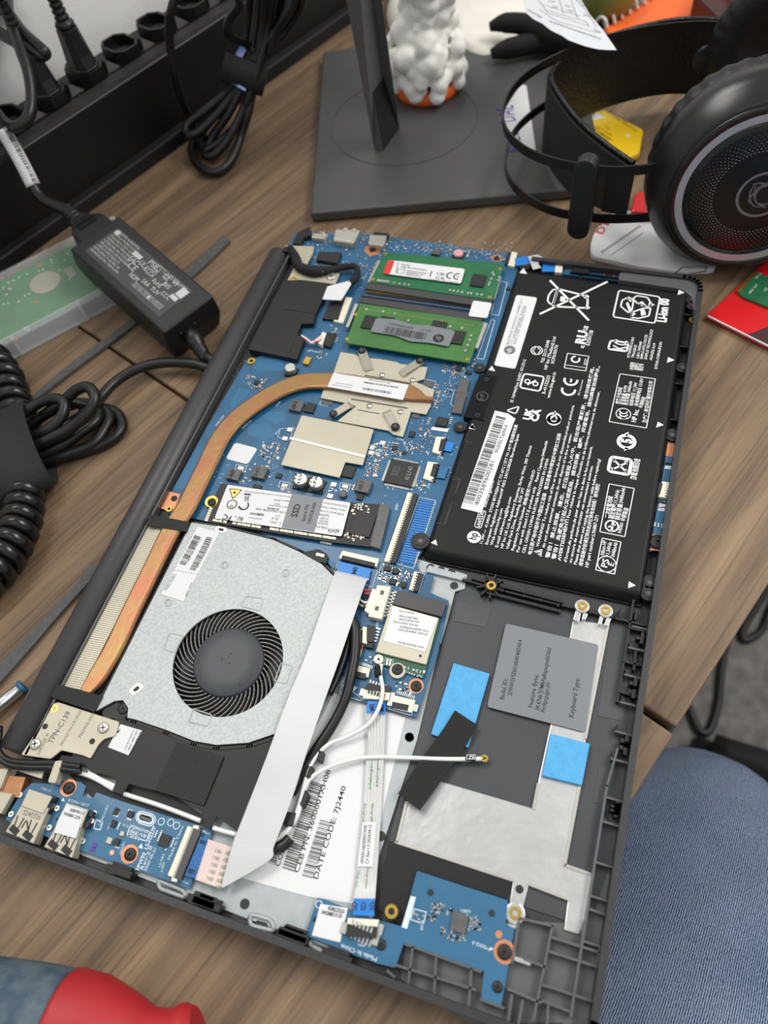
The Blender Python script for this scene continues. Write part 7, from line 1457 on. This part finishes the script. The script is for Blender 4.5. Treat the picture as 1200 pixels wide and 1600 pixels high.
for k in range(9):
    r = .0205 + k * .00135; n_ = 76
    for i in range(n_):
        a = 2 * math.pi * (i + .5 * (k % 2)) / n_; s_ = .00042 - .000038 * k; x, y = r * math.cos(a), r * math.sin(a); d = .0010 + (r / .034) * -.0004 + .0001
        dt.add([HC(x + s_ * math.cos(b), y + s_ * math.sin(b), d) for b in (0, 1.05, 2.09, 3.14, 4.19, 5.24)], [list(range(6))])
obj('dot_pattern', dt, M['dot_grey'], HPH, kind='stuff')
lg_ = MB()
def arc(x, y, r, w_, a0, a1, n=26):
    vs = []
    for i in range(n + 1):
        a = math.radians(a0 + (a1 - a0) * i / n); t = w_ * (.35 + .65 * math.sin(math.pi * i / n)) if a1 - a0 < 360 else w_
        vs += [HC(x + (r - t / 2) * math.cos(a), y + (r - t / 2) * math.sin(a), .00105), HC(x + (r + t / 2) * math.cos(a), y + (r + t / 2) * math.sin(a), .00105)]
    lg_.add(vs, [[2 * i, 2 * i + 1, 2 * i + 3, 2 * i + 2] for i in range(n)])
ox, oy = .002, -.001
arc(ox, oy, .0108, .0013, 0, 360, 48); arc(ox + .002, oy, .0050, .0009, 0, 360, 32)
for a0, a1, dx_, dy_, r in ((150, 250, .004, .002, .0105), (165, 260, .008, .004, .0120), (100, 190, .003, -.004, .0090), (110, 180, .006, -.003, .0110), (270, 380, -.002, .003, .0105), (20, 110, -.004, -.004, .0110)): arc(ox + dx_ * .7, oy + dy_ * .7, r * .8, .0008, a0, a1)
obj('emblem', lg_, M['dot_grey'], HPH)
# pleated ear cushion
def cushion(c0, n0, r, d0, d1, pl_=34):
    u = n0.cross(Vector((0, 0, 1))).normalized(); v = u.cross(n0); m_ = MB(); N = pl_ * 6; vs = []
    prof = [(.93, d0), (1.0, d0 + (d1 - d0) * .22), (1.03, d0 + (d1 - d0) * .5), (1.0, d0 + (d1 - d0) * .8), (.86, d1), (.55, d1 + .002), (.5, d1 * .5 + d0 * .5)]
    for k, (f_, d) in enumerate(prof):
        for i in range(N):
            a = 2 * math.pi * i / N; w_ = 1 + (.009 * math.sin(a * pl_) if k < 4 else 0); vs.append(tuple(c0 + u * r * f_ * w_ * math.cos(a) + v * r * f_ * w_ * math.sin(a) + n0 * d))
    m_.add(vs, [[k * N + i, k * N + (i + 1) % N, (k + 1) * N + (i + 1) % N, (k + 1) * N + i] for k in range(len(prof) - 1) for i in range(N)] + [[(len(prof) - 1) * N + i for i in range(N)]], 0, True); return m_
obj('ear_cushion', cushion(hc_, hn, .0488, -.0230, -.042), M['cushion'], HPH)
c2 = Vector((.272, .525, .055)); n2_ = Vector((-.25, -1, .10)).normalized()
obj('ear_cushion', cushion(c2, -n2_, .046, -.012, -.030), M['cushion'], HPH); obj('cup_shell', MB().lathe([(.044, .0), (.047, .004), (.047, .014), (.040, .022), (.001, .023)], c2 - n2_ * -.010, -n2_, 48), M['cup_satin'], HPH)
# bands
def band(px, z, hgt, nm, th=.0010):
    P_ = [Vector(V3(p, z)) for p in px]; 
    o = obj(nm, MB().ribbon([tuple(p + Vector((0, 0, hgt / 2))) for p in P_], [tuple(p - Vector((0, 0, hgt / 2))) for p in P_], th, sub=6), M['band_steel'], HPH); return o
band([(1030, 262), (990, 266), (950, 267), (905, 262), (860, 252), (822, 236), (795, 212), (786, 188), (790, 160), (808, 132), (838, 108), (880, 86), (930, 66), (1010, 48), (1100, 40), (1170, 50)], .062, .0054, 'steel_band')
band([(1030, 338), (990, 341), (950, 342), (905, 338), (865, 330), (830, 314), (802, 290), (790, 262), (793, 232), (805, 205), (830, 180), (862, 160), (920, 140), (1000, 118), (1100, 100), (1170, 100)], .027, .0054, 'steel_band')
# leather suspension strap: inner and outer face
tz, bz = .058, .012
sp_ = [(990, 256), (950, 228), (905, 190), (872, 146), (862, 120), (876, 96), (915, 73), (970, 51), (1040, 34), (1100, 30), (1165, 38)]
P_ = [Vector(V3(p, tz)) for p in sp_]
bzs = [.026, .020, .014] + [bz] * 8
o = obj('leather_band', MB().ribbon([tuple(p) for p in P_], [(p.x, p.y, b_) for p, b_ in zip(P_, bzs)], .0022, sub=7), M['leather'], HPH)
Pc = []
for i, p in enumerate(P_[:7]):
    t_ = (P_[min(i + 1, 10)] - P_[max(i - 1, 0)]).normalized(); nr = Vector((t_.y, -t_.x, 0)); ctr2 = Vector((.22, .44, 0)); nr = nr if nr.dot(Vector((p.x, p.y, 0)) - ctr2) > 0 else -nr
    Pc.append(p + nr * .0020)
obj('fabric_backing', MB().ribbon([tuple(p - Vector((0, 0, .0012))) for p in Pc], [(p.x, p.y, b_ + .001) for p, b_ in zip(Pc, bzs)], .0014, sub=7), M['suede'], HPH)
obj('edge_stitching', MB().tube([tuple(p + Vector((0, 0, .0004))) for p in P_], .0014, 6), M['leather'], HPH)
q = Vector(V3((1105, 90), .040)); nrm = (CAM - q); nrm.z = 0; nrm.normalize()
ql = min(range(len(P_)), key=lambda i: (P_[i].xy - q.xy).length); P9 = P_[ql]
dq = AX_R * ((1105 - 600) / F_PX) + AX_D * ((90 - 800) / F_PX) + AX_F
tn = (P_[9] - P_[8]); nv = Vector((tn.y, -tn.x, 0)).normalized(); k_ = (P_[8] - CAM).dot(nv) / dq.dot(nv); qb = CAM + dq * k_; nv = nv if nv.dot(CAM - qb) > 0 else -nv
obj('rivet_button', MB().lathe([(.0098, .0008), (.0098, .0030), (.0086, .0040), (.0001, .0041)], qb, nv, 30), M['button_grey'], HPH); obj('button_screw', MB().lathe([(.0020, .0040), (.0020, .0046), (.0008, .0046), (.0007, .0042)], qb + nv * .0001, nv, 14), M['band_steel'], HPH)
# slider capsule joining both bands
k0_, k1_ = Vector(V3((917, 252), .084)), Vector(V3((917, 360), .034)); k0_ = Vector((k1_.x * .5 + k0_.x * .5, min(k0_.y, k1_.y), .0690)); k1_ = Vector((k0_.x, k0_.y, .0195))
cp = MB(); hw_, hd_ = .0062, .0040
out2 = []
for i in range(13): a = math.pi * i / 12; out2.append((hw_ * math.cos(a), .0690 - hw_ + hw_ * math.sin(a)))
for i in range(13): a = math.pi + math.pi * i / 12; out2.append((hw_ * math.cos(a), .0195 + hw_ + hw_ * math.sin(a)))
tq_ = (Vector(V3((950, 267), .062)) - Vector(V3((860, 252), .062))); tq_.z = 0; tq_.normalize(); nq = Vector((tq_.y, -tq_.x, 0)); nq = nq if nq.dot(CAM - k0_) > 0 else -nq; cq = Vector(V3((917, 264), .062)); cq.z = 0
n_ = len(out2); cp.add([tuple(cq + tq_ * a + nq * .0035 + Vector((0, 0, b))) for a, b in out2] + [tuple(cq + tq_ * a - nq * .0045 + Vector((0, 0, b))) for a, b in out2], [list(range(n_)), list(range(2 * n_ - 1, n_ - 1, -1))] + [[i, n_ + i, n_ + (i + 1) % n_, (i + 1) % n_] for i in range(n_)])
obj('slider', cp, M['black_plastic'], HPH, bevel=.0012, seg=3)
obj('slider_link', MB().box(*(Vector(V3((965, 300), .045)).xy), .014, .003, .032, .058, math.atan2(tq_.y, tq_.x)), M['black_plastic'], HPH, bevel=.0006)
kb = Vector(V3((1145, 14), .066)); obj('slider', MB().lathe([(.0070, 0), (.0075, .002), (.0075, .012), (.0070, .014)], kb, (.9, .3, .15), 24), M['cup_black'], HPH); obj('strap_tab', MB().prism(pl([(1122, 32), (1128, 20), (1152, 22), (1154, 32)], .058), .0565, .058), M['ribbon_white'], HPH, label='pale translucent tab')
# ================================================================ person, chair foot and floor cables
D('denim', srgb(66, 92, 138), .85)
def denim():
    mt = bpy.data.materials.new('denim_twill'); mt.use_nodes = True; nt = mt.node_tree; b = nt.nodes['Principled BSDF']; L = nt.links.new
    tc = nt.nodes.new('ShaderNodeTexCoord'); mp = nt.nodes.new('ShaderNodeMapping'); mp.inputs['Rotation'].default_value = (0, 0, .25); L(tc.outputs['Object'], mp.inputs[0])
    wv = nt.nodes.new('ShaderNodeTexWave'); wv.inputs['Scale'].default_value = 300; wv.inputs['Distortion'].default_value = 2.2; wv.inputs['Detail'].default_value = 3; wv.inputs['Detail Scale'].default_value = 3; L(mp.outputs[0], wv.inputs['Vector'])
    n1 = nt.nodes.new('ShaderNodeTexNoise'); n1.inputs['Scale'].default_value = 900; n1.inputs['Detail'].default_value = 2; L(tc.outputs['Object'], n1.inputs['Vector'])
    n2 = nt.nodes.new('ShaderNodeTexNoise'); n2.inputs['Scale'].default_value = 14; n2.inputs['Detail'].default_value = 4; L(tc.outputs['Object'], n2.inputs['Vector'])
    ad = nt.nodes.new('ShaderNodeMath'); ad.operation = 'MULTIPLY_ADD'; L(n1.outputs[0], ad.inputs[0]); ad.inputs[1].default_value = .8; L(wv.outputs['Fac'], ad.inputs[2])
    ad2 = nt.nodes.new('ShaderNodeMath'); ad2.operation = 'MULTIPLY_ADD'; L(n2.outputs[0], ad2.inputs[0]); ad2.inputs[1].default_value = .75; L(ad.outputs[0], ad2.inputs[2])
    r = nt.nodes.new('ShaderNodeValToRGB'); L(ad2.outputs[0], r.inputs[0]); r.color_ramp.elements[0].position = .45; r.color_ramp.elements[0].color = (*srgb(40, 58, 94), 1); r.color_ramp.elements[1].position = 1.45 if False else 1.0; r.color_ramp.elements[1].color = (*srgb(150, 164, 186), 1)
    mr = nt.nodes.new('ShaderNodeMath'); mr.operation = 'MULTIPLY'; mr.inputs[1].default_value = .58; L(ad2.outputs[0], mr.inputs[0]); L(mr.outputs[0], r.inputs[0])
    L(r.outputs[0], b.inputs['Base Color']); b.inputs['Roughness'].default_value = .9; b.inputs['Specular IOR Level'].default_value = .15
    bp = nt.nodes.new('ShaderNodeBump'); bp.inputs['Strength'].default_value = .25; bp.inputs['Distance'].default_value = .0006; L(ad.outputs[0], bp.inputs['Height']); L(bp.outputs[0], b.inputs['Normal'])
    return mt
skin = [((.314, .126, -.218), .074), ((.308, .060, -.190), .080), ((.306, -.02, -.170), .088), ((.315, -.15, -.150), .098), ((.35, -.30, -.13), .110), ((.355, .140, -.37), .062), ((.37, .145, -.52), .055), ((.38, .145, -.66), .046), ((.36, .21, -.70), .035), ((.52, -.30, -.13), .115), ((.62, -.04, -.17), .085), ((.66, .10, -.20), .074), ((.68, .12, -.45), .058), ((.69, .12, -.66), .046), ((.67, .19, -.70), .035)]
edges = [(0, 1), (1, 2), (2, 3), (3, 4), (0, 5), (5, 6), (6, 7), (7, 8), (4, 9), (9, 10), (10, 11), (11, 12), (12, 13), (13, 14)]
bmk = bmesh.new(); sl_y = bmk.verts.layers.skin.verify(); bv = [bmk.verts.new(p) for p, r in skin]
for v_, (p, r) in zip(bv, skin): v_[sl_y].radius = (r, r)
bv[4][sl_y].use_root = True
for a_, b_ in edges: bmk.edges.new((bv[a_], bv[b_]))
me = bpy.data.meshes.new('person'); bmk.to_mesh(me); bmk.free(); pe = bpy.data.objects.new('person', me); link(pe)
sk = pe.modifiers.new('skin', 'SKIN'); sk.use_smooth_shade = True; ss_ = pe.modifiers.new('sub', 'SUBSURF'); ss_.levels = 3; ss_.render_levels = 3
tx_ = bpy.data.textures.new('cloth_folds', 'CLOUDS'); tx_.noise_scale = .09; dp = pe.modifiers.new('folds', 'DISPLACE'); dp.texture = tx_; dp.strength = .022; dp.mid_level = .5; dp.texture_coords = 'GLOBAL'
me.materials.append(denim()); tag(pe, 'person in blue denim jeans seated at the desk, only the knee and thigh in view', 'person')
for pts, lab in (((((1215, 890), .0), ((1180, 950), .0), ((1160, 985), .0), ((1165, 1000), .0), ((1190, 985), .0), ((1205, 950), .0), ((1230, 900), .0)), 'blurred black cable loop on the carpet near the right edge'), ((((1140, 980), .0), ((1128, 1040), .0), ((1122, 1100), .0), ((1108, 1142), .0), ((1092, 1140), .0), ((1078, 1110), .0), ((1060, 1060), .0)), 'black cable loop on the carpet below the desk edge')):
    tag(obj('floor_cable', MB().tube([V3(p, FLOORZ + .006) for p, z in pts], .0055, 8), M['rubber']), lab, 'cable')
ch_c = at((1195, 1210), -.66)
CHR = thing('chair_base', 'black chair base on the carpet beside the knee', 'chair', (ch_c.x, ch_c.y, FLOORZ)); cb_ = Vector((ch_c.x + .18, ch_c.y - .02, FLOORZ + .07))
for k in range(5):
    a = math.radians(170 + 72 * k); tip = cb_ + Vector((math.cos(a) * .24, math.sin(a) * .24, -.025)); obj('chair_leg', MB().tube([cb_, cb_.lerp(tip, .5) + Vector((0, 0, .008)), tip], [.03, .026, .02], 10), M['black_plastic'], CHR); obj('castor', MB().lathe([(.006, -.012), (.022, -.01), (.022, .01), (.006, .012)], (tip.x, tip.y, FLOORZ + .0225), (math.sin(a), -math.cos(a), 0), 18), M['rubber'], CHR)
obj('column', MB().cyl((cb_.x, cb_.y), .025, FLOORZ + .04, FLOORZ + .30, 18), M['black_plastic'], CHR)
